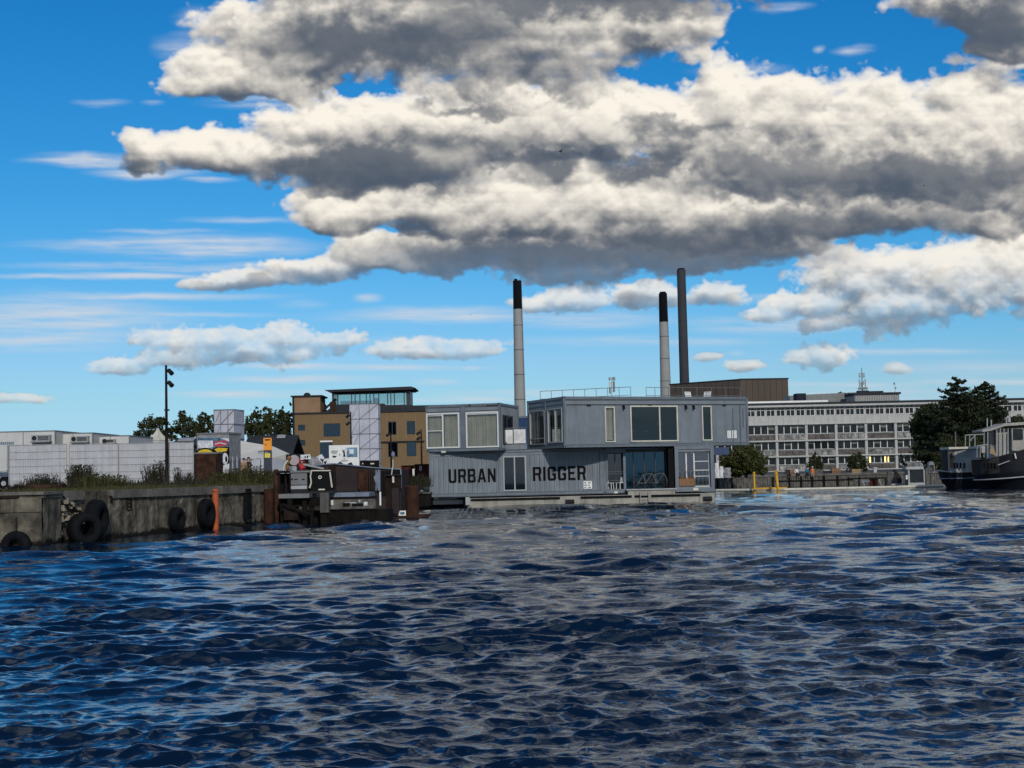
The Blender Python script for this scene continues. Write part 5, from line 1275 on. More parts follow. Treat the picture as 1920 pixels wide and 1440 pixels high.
# open dark frame
t = thing('open_steel_frame', 'open dark steel frame at the left of the grey cabinet', 'frame', P(532, 925, 60))
for x in (522, 534, 543): q = MB(); q.pb(x, 886, x + 3.2, 926, 60 + .2 * (x == 534), .1); q.build('upright', M['rustd'], t)
q = MB(); q.pb(518, 882.5, 546, 887, 59.95, 1.1); q.build('top_plate', M['rustd'], t)
q = MB(); q.pb(523, 888, 545, 925, 60.9, .05); q.build('back_plate', M['black'], t)
# grey cabinet
t = thing('grey_cabinet', 'light grey two part metal cabinet with dark handles', 'cabinet', P(560, 926, 60))
q = MB(); q.pb(545, 885, 577.5, 926, 60, .8); q.build('body', M['dark'], t)
q = MB(); q.pb(545.5, 887.5, 575.5, 909, 59.95, .048); dr = q.build('upper_door', M['grey'], t)
q = MB(); q.pb(545.5, 910.5, 575.5, 917, 59.95, .048); q.build('lower_panel', M['lgrey'], t)
for x0, x1, y0, y1 in ((546, 549, 897, 899.5), (552, 558, 898, 899.2), (566, 571, 897.6, 899.2)): q = MB(); q.pb(x0, y0, x1, y1, 59.90, .045); q.build('handle', M['black'], dr)
q = MB(); q.pb(544, 882.5, 581, 886, 59.9, 1.0); q.build('lid', M['grey'], t)
# black cabinet with worn cream edges
t = thing('black_cabinet', 'black cabinet with worn cream edges and a small cream emblem', 'cabinet', P(601, 922, 60))
q = MB(); q.pb(582, 884, 621, 921, 60, .9); q.build('body', M['black'], t)
q = MB(); q.fr = W0
def stroke(pts, w, m, nm, D=59.93):
    q = MB()
    for (xa, ya), (xb, yb) in zip(pts, pts[1:]): q.bar(P(xa, ya, D), P(xb, yb, D), w * PX(D), 5)
    return q.build(nm, M[m], t)
stroke([(580.5, 915), (583.5, 905), (582, 893), (584, 883)], 1.5, 'cream', 'edge_trim'); stroke([(583, 882.5), (620, 882.5)], 1.2, 'cream', 'edge_trim'); stroke([(618.5, 885), (620.5, 900), (622.5, 914)], 1.5, 'cream', 'edge_trim')
q = MB(); q.pb(597, 916.5, 609, 919, 59.9, .08); q.build('bottom_trim', M['cream'], t)
q = MB(); c = P(600, 895, 59.95); q.lathe([(.035, 0), (.04, -.02), (.07, -.025), (.08, 0)], tuple(c), 16, 'y'); q.build('emblem', M['cream'], t)
q = MB(); q.pb(578, 920.5, 626, 925, 59.85, 1.2); q.build('base', M['dark'], t)
# landing stage
t = thing('landing_stage', 'low grey landing stage with pale worn side planks', 'landing stage', P(660, 950, 60.4))
q = MB(); q.pb(615, 924, 692, 931.5, 60.3, 2.6); q.build('deck', M['pale'], t)
q = MB(); q.pb(617, 934.5, 704, 954, 60.4, .25); sp = q.build('side_plank', M['gtimber'], t)
q = MB(); q.pb(616, 931.6, 705, 934.4, 60.32, .5); q.build('kerb_timber', M['timber'], t)
for x0, x1, y0, y1, m_ in ((617, 625, 938, 947, 'gwh'), (643, 656, 943, 949.5, 'black'), (660, 681, 944, 949, 'black'), (646, 668, 941.5, 944, 'lgrey'), (682, 689, 941, 948, 'gwh'), (672, 676, 937, 942, 'lgrey')): q = MB(); q.pb(x0, y0, x1, y1, 60.37, .03); q.build('worn_patch', M[m_], sp)
for x in (618, 640, 664, 690, 703): q = MB(); q.pb(x, 954, x + 4, 1000, 60.5, .2); q.build('leg', M['timber'], t)
q = MB(); q.pb(711.5, 922, 714.5, 947.5, 60.2, .06); q.build('white_marker', M['white'], t)
# dark column and rust platform
t = thing('steel_column', 'dark square steel column with a rusty plate beside the landing stage', 'column', P(736, 970, 63.5))
q = MB(); q.pb(723.5, 891, 735, 974, 63.5, .6); q.build('dark_web', M['rustd'], t)
q = MB(); q.pb(734.5, 915, 748.5, 957.5, 63.4, .5); q.build('front_plate', M['barge'], t)
q = MB(); q.pb(733, 891, 751, 915, 63.45, .5); q.build('upper_plate', M['rustd'], t)
q = MB(); q.pb(721, 890, 752, 892, 63.3, .8); q.build('cap', M['dark'], t)
q = MB(); q.pb(735.5, 892.5, 739, 905, 63.38, .05); q.build('white_mark', M['cream'], t)
t = thing('rusty_platform', 'low rusty steel platform at the waterline under the rusty pile', 'platform', P(763, 975, 64))
q = MB(); q.pb(724, 966.5, 802.5, 971, 64, 2.); q.build('plate', M['rust'], t)
q = MB(); q.pb(726, 971, 800, 990, 64.1, 1.8); q.build('float', M['rustd'], t)
q = MB(); q.pb(722, 955, 727, 970, 63.9, .2); q.build('end_post', M['rustd'], t)
t = pile('rusty_bollard', 773, 910, 968, .30, 'rust', 'thick rusty steel bollard pile on the low platform', D=64.6, n=20)
t = thing('small_sign', 'small white sign with a dark picture at the foot of the rusty bollard', 'sign', P(754, 967, 63.9))
q = MB(); q.pb(747.5, 957.5, 761, 967, 63.9, .03); q.build('board', M['white'], t)
q = MB(); q.pb(750, 960, 758.5, 964.5, 63.88, .018); q.build('print', M['print'], t)
t = thing('whip_aerial', 'thin curved pale pole rising from the dark steel column', 'pole', P(734, 892, 63.6))
q = MB(); q.path([P(734, 891, 63.6), P(735.5, 880, 63.6), P(737, 872, 63.6), P(736.5, 862, 63.6)], .022, 5); q.build('pole', M['cream'], t)

# moored barge behind -------------------------------------------------------
D = 71
t = thing('moored_barge', 'dark brown steel barge with a pale top rail moored behind the dock', 'barge', P(660, 930, D))
def wpoly(px, y0, y1): return [tuple(P(x, y, y0)) for x, y in px], [tuple(P(x, y, y0)) for x, y in px]
def wall_px(poly, D0, t_):
    q = MB(); p = [P(x, y, D0) for x, y in poly][::-1]; q.prism([(v.x, v.z) for v in p], D0, D0 + t_); return q
wall_px([(566, 876), (626, 870), (700, 877.5), (752, 880), (752, 972), (566, 972)], D, 5).build('hull', M['barge'], t)
wall_px([(630, 912), (676, 896), (676, 921), (630, 922)], D - .12, .11).build('side_plate', M['barge'], t)
wall_px([(617, 871), (628, 871), (630, 921), (617, 921)], D - .2, .19).build('frame_rib', M['rustd'], t)
wall_px([(671.5, 881), (691, 881), (690, 921), (678, 924), (671.5, 915)], D - .35, .34).build('rust_plate', M['rust'], t)
for i, x in enumerate((692, 696, 700, 704, 708)): wall_px([(x, 881), (x + 2.2, 881), (x + 2.2, 920), (x, 920)], D - .22, .2).build('hull_rib', M['pale' if i > 2 else 'barge'], t)  # the last ribs are coloured pale as part of the reflection
wall_px([(700.5, 895), (711, 881), (713, 881), (713, 920), (709, 920)], D - .28, .05).build('pale_reflection', M['pale'], t)  # pale reflection on the hull, painted as a thin plate
q = MB(); q.path([P(566, 875, D - .1), P(626, 869.5, D - .1), P(700, 877, D - .1), P(752, 880, D - .1)], .035, 6); q.build('top_rail', M['pale'], t)
q = MB(); q.path([P(569, 871, D - .3), P(607, 879, D - .3)], .05, 6); q.build('gangplank', M['lgrey'], t)
q = MB(); q.pb(750.5, 880, 753, 915, D - .3, .1); q.build('corner_strip', M['pale'], t)
q = MB(); q.pb(715, 883, 750, 930, D - .05, .04); q.build('dark_opening', M['black'], t)
# clutter on the barge
t = thing('round_sign_board', 'dark board with a large faded pink disc standing on the grey cabinet', 'sign', P(550, 882, 60.6))
q = MB(); q.pb(536, 851.5, 563, 874, 60.6, .06); q.build('board', M['dark'], t)
c = P(551.5, 863, 60.55); q = MB(); q.lathe([(.001, -.03), (.215, -.03), (.225, 0), (.225, .045)], tuple(c), 24, 'y'); q.build('disc', M['pink'], t)
q = MB(); q.pb(548, 874, 556, 883, 60.6, .06); q.build('stand', M['lgrey'], t)
t = thing('bent_funnel', 'curved rusty pipe with a pale rim left of the pink disc', 'pipe', P(538, 882, 60.4))
q = MB(); q.path([P(540, 882, 60.4), P(538, 872, 60.4), P(540, 862, 60.4), P(544, 856, 60.4)], .08, 8); q.build('pipe', M['wood'], t, smooth=True)
q = MB(); q.path([P(531, 882, 60.3), P(533, 873, 60.3), P(537, 866, 60.3), P(540, 864, 60.3)], .04, 6); q.build('rim', M['cream'], t)
t = thing('red_bundle', 'bright red cloth bundle hung right of the pink disc', 'cloth', P(564, 881, 60.2))
rs = np.random.RandomState(3); q = MB(); c = P(564.5, 871, 60.2)
pts = []
for j in range(9):
    for i in range(12):
        a = 2 * math.pi * i / 12; r = (.07 + .05 * math.sin(j * .8)) * (1 + .25 * math.sin(3 * a + j)) ; pts.append((c.x + math.cos(a) * r + .06 * math.sin(j * .9), 60.2 + math.sin(a) * r, c.z - .22 + j * .052))
q.add(pts, [(j * 12 + i, j * 12 + (i + 1) % 12, j * 12 + 12 + (i + 1) % 12, j * 12 + 12 + i) for j in range(8) for i in range(12)]); q.build('cloth', M['red'], t, smooth=True)
q = MB(); q.bar(tuple(P(560, 862, 60.25)), tuple(P(572, 866, 60.25)), .025, 5); q.build('strap', M['red'], t)
D = 78
t = thing('painted_hoarding', 'jagged white hoarding with black graffiti behind the barge', 'hoarding', P(590, 870, D))
for pl in ([(563, 853), (581, 851.5), (583, 857), (586, 871), (563, 866)], [(583, 861), (596, 855), (603, 851.5), (608, 858), (604, 874), (586, 873)], [(604, 861), (617, 859), (618, 874), (604, 874)]): wall_px(pl, D, .08).build('panel', M['gwh'], t)
for pl in ([(571, 855), (573, 855), (573.5, 859), (571.5, 859)], [(575, 855), (578.5, 854.5), (577, 859), (575.5, 859)], [(569, 861), (582, 861), (583, 864), (582, 870), (567, 868)], [(594, 862), (597, 861), (598, 867), (595, 867)], [(600, 859), (606, 862), (602, 864)], [(607, 866), (613, 864), (610, 872)]): wall_px(pl, D - .02, .015).build('graffiti_stroke', M['black'], t)
p = P(590, 875, D - .5); t = thing('covered_heap', 'grey crumpled tarpaulin heap in front of the white hoarding', 'tarpaulin', (p.x, D - .5, p.z))
q = MB(); pts = []
for j in range(7):
    for i in range(14):
        a = 2 * math.pi * i / 14; r = .36 * math.cos(j / 6 * 1.45) * (1 + .18 * math.sin(3 * a + j * 1.3) + .1 * math.sin(7 * a)); pts.append((p.x + math.cos(a) * r, D - .5 + math.sin(a) * r, p.z + .5 * math.sin(j / 6 * 1.5) * (1 + .12 * math.sin(2 * a))))
q.add(pts, [(j * 14 + i, j * 14 + (i + 1) % 14, j * 14 + 14 + (i + 1) % 14, j * 14 + 14 + i) for j in range(6) for i in range(14)]); q.build('tarpaulin', M['ggr'], t)
D = 80
t = thing('billboard', 'white billboard with a blue picture and small print in front of the scaffold', 'billboard', P(645, 877, D))
q = MB(); q.pb(617, 834.5, 673, 874, D, .1); q.build('board', M['white'], t)
for x in (622, 667): q = MB(); q.pb(x, 840, x + 3, 900, D + .11, .1); q.build('post', M['grey'], t)
q = MB(); q.pb(650, 839, 670, 857, D - .012, .008); q.build('picture', M['print'], t)
q = MB(); q.pb(655, 842, 663, 851, D - .02, .006); q.build('picture_highlight', M['gwh'], t)
q = MB()
for x0, x1, y0, y1 in ((621, 634, 845, 846.4), (621, 632, 847.5, 848.6), (622, 632, 850, 851), (640, 653, 862.6, 863.4), (638, 651, 864.5, 865.2), (644, 647, 859.5, 861)): q.pb(x0, y0, x1, y1, D - .014, .01)
q.build('printed_lines', M['grey'], t)
for pl in ([(641, 842), (643, 848), (644.5, 842), (645.5, 848), (648, 838), (646.5, 850), (648, 856), (643.5, 857), (644, 850)], [(624, 854), (632, 855), (628, 858.5), (623, 857)], [(636, 851), (638, 851), (637, 855)], [(630, 870), (638, 865.5), (645, 870.5), (630, 871)], [(652, 869), (659, 866.5), (662, 872), (652, 872.5)]): wall_px(pl, D - .016, .012).build('print_shape', M['navy'], t)
for i, (x0, x1) in enumerate(((675, 689.5), (690.5, 708))):
    t = thing('black_crate', ('left' if i == 0 else 'right') + ' black crate standing before the foot of the second scaffold', 'crate', P((x0 + x1) / 2, 877, 82), 'black crates before the second scaffold')
    q = MB(); q.pb(x0, 864, x1, 878, 82, .9); q.build('body', M['black'], t)
    q = MB(); q.pb(x0 + 4, 868, x0 + (11 if i else 6), 870.5, 81.97, .028); q.build('white_mark', M['cream'], t)
    q = MB(); q.pb(x0 - .3, 863.2, x1 + .3, 865, 81.96, .98); q.build('lid', M['dark'], t)
# rusty walls beside the house
for i, (x0, x1, y0, y1) in enumerate(((752.5, 776.5, 873.5, 897), (777, 808, 871, 897))):
    t = thing('rusty_sheet_wall', ('lower left' if i == 0 else 'higher right') + ' red rusty steel sheet wall beside the container house', 'wall', P((x0 + x1) / 2, y1, 90), 'red rusty sheet walls')
    q = MB(); q.pb(x0, y0, x1, y1 + 8, 90 - .3 * i, .1); q.build('sheet', M['redrust'], t)
    q = MB(); q.pb(x0, y0 - 1, x1, y0 + .6, 89.9 - .3 * i, .3); q.build('top_channel', M['rustd'], t)
    for x in (x0 + 3, x1 - 4): q = MB(); q.pb(x, y0 + 1, x + 1.6, y1 + 4, 89.92 - .3 * i, .07); q.build('stiffener', M['rustd'], t)
t = thing('white_bollard', 'short white post before the red sheet walls', 'post', P(775, 893, 86)); q = MB(); q.pb(773.5, 880, 777, 893, 86, .12); q.build('post', M['white'], t); q = MB(); q.pb(773, 879, 777.5, 881, 85.98, .16); q.build('cap', M['cream'], t)
t = thing('rope_coil', 'pale coiled rope hung on the right red sheet wall', 'rope', P(789, 884, 89.4)); q = MB()
for i in range(3): c = P(788.5, 875.5 + i * 2.6, 89.4); q.lathe([(.04, 0), (.06, -.02), (.075, 0), (.06, .02), (.04, 0)], tuple(c), 12, 'y')
q.build('rope', M['cream'], t)
t = thing('brushwood', 'grey green brushwood growing between the rusty bollard and the house', 'bush', P(782, 912, 80))
b = MB(); r_ = np.random.RandomState(8)
for i in range(26): c = P(r_.uniform(757, 805), 912, 80); blades(b, c.x, 80 + r_.uniform(-.5, .5), c.z, 14, .75, .3, .55, .012, r_)
b.build('stems', M['weedd'], t)
t = thing('quay_step', 'low dark timber landing behind the rusty bollard', 'landing', P(782, 930, 80)); q = MB(); q.pb(753, 926, 806, 950, 80.6, 4); q.build('base', M['timber'], t); q = MB(); q.pb(752, 923.5, 807, 926, 80.5, 4.1); q.build('edge', M['gtimber'], t)

# lamp posts -----------------------------------------------------------------
def lamp_post(px_t, yt, px_b, yb, D, label, spots, r=.06, zb=QZ, cross=None, grp='street lamps with spotlights'):
    a = P(px_b, yb, D); zt = P(px_t, yt, D).z
    t = thing('lamp_post', label, 'lamp post', (a.x, D, zb), grp)
    q = MB(); q.bar((a.x, D, zb), (a.x, D, zb + (zt - zb) * .45), r * 1.25, 10, r * 1.1).bar((a.x, D, zb + (zt - zb) * .45), (a.x, D, zt), r, 10, r * .8); q.build('pole', M['rustd'], t, smooth=True)
    q = MB(); q.bar((a.x, D, zb), (a.x, D, zb + .06), r * 2.4, 10); q.build('base_plate', M['rustd'], t)
    for (py, s) in spots:
        z = P(px_t, py, D).z; k = r / .08; q = MB(); q.bar((a.x, D, z + .05), (a.x + s * .18 * k, D - .02, z + .05), .03 * k, 6); ar = q.build('spot_arm', M['dark'], t)
        q = MB(); c = Vector((a.x + s * .24 * k, D - .05, z + .06)); d = Vector((s * .62, -.45, -.62)).normalized(); q.bar(c - d * .16 * k, c + d * .20 * k, .115 * k, 12, .135 * k); sp = q.build('spotlight', M['dark'], ar)
    if cross:
        z = P(px_t, cross[2], D).z; q = MB(); q.bar((P(cross[0], cross[2], D).x, D, z), (P(cross[1], cross[2], D).x, D, z), r * .9, 6); q.build('crossbar', M['dark'], t)
    q = MB(); z = zb + (zt - zb) * .62; q.box(a.x - r * 1.2, a.x + r * 1.9, D - r * 1.3, D + r * 1.3, z, z + .09); q.build('clamp', M['dark'], t)
    return t
lamp_post(317.2, 684.5, 313, 912, 82, 'tallest dark lamp post in front of the white fence with two spotlights', [(699, 1), (721.5, 1)], .082)
lamp_post(659, 772, 659, 880, 125, 'thin dark lamp post before the left edge of the second scaffold', [(781, -1), (795, -1)], .075)
lamp_post(733, 812, 734, 892, 125, 'thin dark lamp post with a pale globe before the brown building windows', [(816, -1)], .075)
lamp_post(790.5, 805, 791, 885, 125, 'thin dark lamp post just left of the container house', [(813, -1), (823, -1)], .075)
c = P(737, 852, 124.9); t = thing('globe_lamp', 'pale glass globe lamp on the lamp post before the brown building', 'lamp', c)
q = MB(); q.lathe([(.001, -.3), (.12, -.26), (.18, -.1), (.16, .12), (.08, .24), (.001, .27)], (c.x, 124.9, c.z), 14); q.build('globe', M['pale'], t, smooth=True)
q = MB(); q.bar((c.x - .14, 124.95, c.z - .24), (c.x + .04, 124.9, c.z - .24), .03, 6); q.build('bracket', M['dark'], t)

# ------------------------------------------------------------------ brown brick building
D = 222; k = PX(D)
bb = thing('brown_brick_building', 'yellow brown brick warehouse with a glazed rooftop pavilion', 'building', (P(672, 890, D).x, D, QZ))
fW = Fr((P(549, 830, D).x, D, 0), rad(0))
def wp(x0, x1, y0, y1): a, c, za, zb = px2(fW, x0, y0, x1, y1); return a, c, za, zb
X0, X1 = 0., fW.hit(840, 830)[0]; ztop = fW.hit(672, 774)[1]
xr = fW.hit(712, 800)[0]; zr_ = fW.hit(755, 772)[1]
holes = [wp(559, 572, 796.5, 807.5), wp(559.5, 572.5, 825, 835.5), wp(606.5, 638, 794, 818.5), wp(600, 623.5, 829.5, 868), wp(727.5, 743.5, 790.5, 815.5), wp(762.5, 779, 789.5, 814.5), wp(727.5, 746, 828.5, 857), wp(762.5, 780.5, 827.5, 855.5)]
q = MB(fW); cs = sorted(set([X0, X1, xr] + [v for h in holes for v in h[:2]]))
q.strips(cs, lambda x: cut(QZ - .2, ztop if x < xr else zr_, holes)(x), lambda x: 0)
for h in holes: q.box(h[0] - .02, h[0], .01, .35, h[2], h[3]).box(h[1], h[1] + .02, .01, .35, h[2], h[3])
q.box(X0 - .01, X0 + .2, .01, 14, QZ - .2, ztop).box(X1 - .2, X1, .01, 14, QZ - .2, zr_ - .01).box(X0, X1, 13.8, 14, QZ - .2, ztop - .02)
q.build('wall', M['brick'], bb)
q = MB(fW); q.box(X0 - .25, xr, -.25, 14, ztop, ztop + .22).box(xr, X1, -.25, 14, zr_, zr_ + .2); rf = q.build('roof', M['roofd'], bb)
q = MB(fW); zz = fW.hit(755, 760)[1]; q.prism([(xr, zr_ + .2), (X1, zr_ + .2), (X1, zz), (xr + .5, zz)], 1.0, 10); q.build('roof_slope', M['roofd'], bb)
zz2 = fW.hit(672, 757)[1]; q = MB(fW); q.prism([(fW.hit(602, 770)[0], ztop + .22), (xr + .6, ztop + .22), (xr + .6, zz2), (fW.hit(628, 760)[0], zz2), (fW.hit(612, 768)[0], ztop + .6)], 1.2, 9); q.build('roof_terrace', M['roofd'], bb)
q = MB(fW); a, c = fW.hit(603, 765)[0], fW.hit(628, 765)[0]; q.bar((a, 1.1, ztop + .4), (c, 1.1, fW.hit(628, 747)[1]), .16, 6).bar((a + .5, 1.1, ztop + .3), (a + .5, 1.1, fW.hit(610, 758)[1]), .14, 6); q.build('gable_beam', M['rustd'], bb)
q = MB(fW); q.box(*[fW.hit(v, 760)[0] for v in (617, 627)], .9, 1.3, ztop + .25, fW.hit(620, 753)[1]); q.build('chimney_stub', M['rust'], bb)
# turret
a, c, za, zb = wp(550, 600.5, 744, 773.5); q = MB(fW); q.box(a, c, -.12, 6, za, zb); tu = q.build('turret', M['turret'], bb)
q = MB(fW); q.box(a - .35, c + .35, -.4, 6.4, zb, zb + .22); q.build('turret_roof', M['roofd'], tu)
q = MB(fW); x = fW.hit(574, 742)[0]; q.lathe([(.55, 0), (.55, .15), (.45, .32), (.25, .45), (.001, .5)], (x, 1, zb + .22), 12); q.build('vent_dome', M['dark'], tu, smooth=True)
q = MB(fW); x = fW.hit(551, 800)[0]; q.bar((x, -.3, fW.hit(551, 850)[1]), (x, -.3, zb - .1), .16, 8); q.build('downpipe', M['dark'], bb)
q = MB(fW); x = fW.hit(546, 760)[0]; z = fW.hit(546, 758)[1]; q.bar((0, -.1, z), (x, -.3, z), .06, 5).bar((x, -.3, z - .25), (x - .12, -.5, z + .25), .16, 8); q.build('wall_lamp', M['dark'], bb)
# brick joints
for px_ in (726, 744.5, 761.5, 779.5): x = fW.hit(px_, 815)[0]; q = MB(fW); q.box(x - .05, x + .05, -.03, -.004, fW.hit(px_, 823)[1], zr_ - .02); q.build('joint_strip', M['turret'], bb)
q = MB(fW); a, c, za, zb = wp(712, 796, 827, 829.5); q.box(a, c, -.25, -.005, za, zb); q.build('dark_band', M['dark'], bb)
for i, h in enumerate(holes):
    kw = dict(fw=.12, fm='dframe', gm='paneblue', dep=.2, proud=-.10)
    f2 = fW
    if i == 2: w = window(bb, f2, *h, mull=(.27,), trans=((0, .47), (0, .78)), **kw)
    elif i == 3: w = window(bb, f2, *h, mull=(.5,), name='door', **kw)
    elif i in (4, 5): w = window(bb, f2, *h, mull=(.5,), trans=((0, .55),), **kw)
    else: w = window(bb, f2, *h, **kw)
    q = MB(f2); q.box(h[0], h[1], .5, .55, h[2], h[3]); q.build('dark_blind', M['bluei'], w)
a, c, za, zb = wp(600, 623.5, 826, 829); q = MB(fW); q.box(a, c, -.06, .3, za, zb); q.build('lintel', M['white'], bb)
# rooftop pavilion
fP = fW; yp = 1.6
def wq(x0, x1, y0, y1): return px2(fP, x0, y0, x1, y1, yp)
a, c, z0, z1 = wq(622.5, 769, 735, 759.5)
pv = MB(fP); pv.box(a, a + .3, yp, yp + 6, z0, z1).box(c - .6, c, yp, yp + 6, z0, z1).box(a, c, yp, yp + .25, z0 - .25, z0)
pvo = pv.build('pavilion', M['dframe'], bb)
q = MB(fP); x0_, x1_ = fP.hit(609.5, 731, yp)[0], fP.hit(780, 728, yp)[0]; zl, zr2 = fP.hit(612, 733.5, yp)[1], fP.hit(772, 731, yp)[1]
q.prism([(x0_ + .8, zl - .22), (x1_ - .6, zr2 - .02), (x1_, zr2 + .22), (x1_ - .7, zr2 + .48), (x0_, zl + .12)], yp - 1.2, yp + 7.5); q.build('pavilion_roof', M['roofd'], pvo)
bnd = [623, 632.5, 658.5, 665, 674, 686, 693, 700, 709.5, 726, 732, 738.5, 757, 763.5]
xs = [fP.hit(p_, 748, yp)[0] for p_ in bnd]
for i, (u, v) in enumerate(zip(xs, xs[1:])):
    q = MB(fP); q.box(u, u + .14, yp - .05, yp + .15, z0, z1); q.build('mullion', M['dframe'], pvo)
    g_ = MB(fP); g_.box(u + .14, v, yp + .02, yp + .05, z0 + .1, z1 - .3); g_.build('pane', M['panel'], pvo)
q = MB(fP); q.box(fP.hit(634, 750, yp)[0], fP.hit(694, 750, yp)[0], yp + 3, yp + 3.4, z0 + .3, z0 + .9).box(fP.hit(698, 750, yp)[0], fP.hit(707, 750, yp)[0], yp + 2, yp + 2.6, z0, z0 + 1.2); q.build('furniture', M['dark'], pvo)

# ------------------------------------------------------------------ chimneys, power station
def chimney(px_t, yt, wt, px_b, yb, wb, D, band, label, m, capm='chimt', ladder=True):
    zt = P(px_t, yt, D).z; k = PX(D); X = P(px_b, yb, D).x; zbot = P(px_b, yb, D).z
    rb = wb / 2 * k; rt = wt / 2 * k
    def r(z): return rb + (rt - rb) * (z - zbot) / (zt - zbot)
    t = thing('chimney', label, 'chimney', (X, D, 1.2), 'power station chimneys'); zb_ = P(px_t, band, D).z if band else zt - 3 * k
    q = MB(); prof = [(r(1.2 + (zb_ - 1.2) * i / 12), 1.2 + (zb_ - 1.2) * i / 12) for i in range(13)]; q.lathe(prof, (X, D, 0), 28); q.build('shaft', M[m], t, smooth=True)
    q = MB(); q.lathe([(r(zb_) + .02, zb_ + .01), (r(zt) + .02, zt - .02), (r(zt) * .8, zt), (.01, zt)], (X, D, 0), 28); q.build('top_band', M[capm], t)
    for i in range(1, 5):
        z = 1.2 + (zb_ - 1.2) * (.3 + .15 * i); q = MB(); q.lathe([(r(z), 0), (r(z) + .12, .05), (r(z) + .12, .3), (r(z), .35)], (X, D, z), 28); q.build('ring', M['chimd'], t)
    q = MB(); q.bar((X + rb * .85, D - rb * .6, 1.2), (X + rt * .85, D - rt * .6, zt), .12, 4); q.build('ladder', M['chimd'], t)
    return t, X, zt, rt
D = 900
t, X, zt, rt = chimney(967.5, 526.5, 16, 975.6, 786, 21.5, D, 580, 'left pale grey chimney with a black top rising behind the container house', 'chim')
q = MB(); q.bar((X - rt * .35, D, zt), (X - rt * .35, D, zt + 1.2), rt * .4, 10); q.build('vent', M['chimt'], t)
q = MB(); q.bar((X + rt * .7, D, zt), (X + rt * .7, D, zt + 1.0), .15, 5); q.build('lightning_rod', M['chimt'], t)
t, X, zt, rt = chimney(1243.5, 550, 15.5, 1248, 727, 20, 960, 604, 'shorter pale grey chimney with a black top just left of the dark one', 'chim')
q = MB(); q.lathe([(rt * .75, 0), (rt * .75, 1.), (.01, 1.)], (X, 960, zt), 16); q.build('flue', M['chimt'], t)
t, X, zt, rt = chimney(1277, 506, 16.3, 1283.5, 722, 18, 1010, 0, 'tallest plain dark grey chimney at the right', 'chimd', 'chimd')
q = MB(); q.lathe([(rt * .8, 0), (rt * .8, 1.), (.01, 1.)], (X, 1010, zt), 16); q.build('flue', M['chimt'], t)
# brown power station hall
D = 620; fH = Fr((P(1388, 715, D).x, D, 0), rad(6))
hx1, hz = fH.hit(1477.5, 714.5); t = thing('power_station_hall', 'large plain brown windowless hall below the chimneys', 'building', (P(1388, 880, D).x, D, 1.2))
fH2 = Fr(fH.o, rad(8)); zt0 = P(1388, 712, D).z
hl = Fr((P(1256, 720, D + 25).x, D + 25, 0), math.atan2(-25, P(1388, 712, D).x - P(1256, 720, D + 25).x)); Ll = math.hypot(25, P(1388, 712, D).x - P(1256, 720, D + 25).x)
q = MB(fH); q.box(0, hx1, 0, 40, 1.2, zt0); q.build('wall', M['brownhall'], t)
q = MB(hl); q.box(0, Ll + .02, .02, 30, 1.2, zt0 - .05); q.build('wall', M['brownhall'], t)
q = MB(fH); q.box(-.3, hx1 + .3, -.3, 40, zt0, zt0 + .5); q.build('roof', M['roofd'], t)
q = MB(hl); q.box(-.3, Ll, -.25, 30, zt0 - .048, zt0 + .4); q.build('roof', M['roofd'], t)
for i in range(1, 8): x = hx1 * i / 8; q = MB(fH); q.box(x - .06, x + .06, -.06, -.004, 1.3, zt0 - .1); q.build('cladding_seam', M['roofd'], t)
for i in range(1, 12): x = Ll * i / 12; q = MB(hl); q.box(x - .06, x + .06, -.05, .016, 1.3, zt0 - .2); q.build('cladding_seam', M['roofd'], t)

# aerial mast seen over the roof terrace
def aerial(px, yt, yb, D, zb, label, panels, r=.15):
    X = P(px, yb, D).x; t = thing('aerial_mast', label, 'mast', (X, D, zb), 'aerial masts')
    q = MB(); q.bar((X, D, zb), (X, D, P(px, yt, D).z), r, 6, r * .5); q.build('pole', M['lgrey'], t)
    for x0, x1, y0, y1, m_ in panels: q = MB(); q.pb(x0, y0, x1, y1, D - .3, .5); q.build('antenna_panel', M[m_], t)
    return t
aerial(1147.5, 707, 760, 330, 1.2, 'pair of slim white aerial panels rising over the roof terrace railing', [(1141.5, 1144.5, 707.5, 713, 'grey'), (1142, 1145, 715.5, 725, 'cream'), (1142.5, 1145, 726, 738, 'wood'), (1148, 1153.5, 707, 713, 'grey'), (1149, 1153, 714.5, 735, 'grey')])

# ------------------------------------------------------------------ office building on the right
D = 300; fO = Fr(P(1396, 820, D) * 1., rad(2.0)); fO.o.z = 0
of = thing('office_building', 'long white four storey office block with ribbon windows and glass railings', 'building', (P(1560, 880, D).x, D, 1.05))
k = PX(D)
def oz(py, px=1550): return fO.hit(px, py)[1]
bayp = [fO.hit(v, 840)[0] for v in (1456.7, 1512.7)]; bw_ = bayp[1] - bayp[0]; bx0 = bayp[0] - 2 * bw_
NB = 12; XL, XR = bx0, bx0 + NB * bw_
zroof = oz(757); z3t, z3b = oz(762.5), oz(778.5)     # top storey glass
zf = [(oz(796.5), oz(812.5)), (oz(826), oz(842)), (oz(856), oz(870))]     # top, bottom of the glass on the three lower floors
zs = [oz(823.5), oz(853), oz(880.5)]                                        # tops of the floor slabs
q = MB(fO); q.box(XL, XR, 1.6, 16, 1.0, zroof - .5); q.build('core', M['dark'], of)
q = MB(fO); q.box(XL - .5, XR + .5, -1.0, 17, zroof - .55, zroof - .15); q.build('roof', M['concw'], of)
q = MB(fO); q.box(XL - .3, XR + .3, -.7, 17, zroof - .148, zroof + .35); q.build('roof_edge', M['roofd'], of)
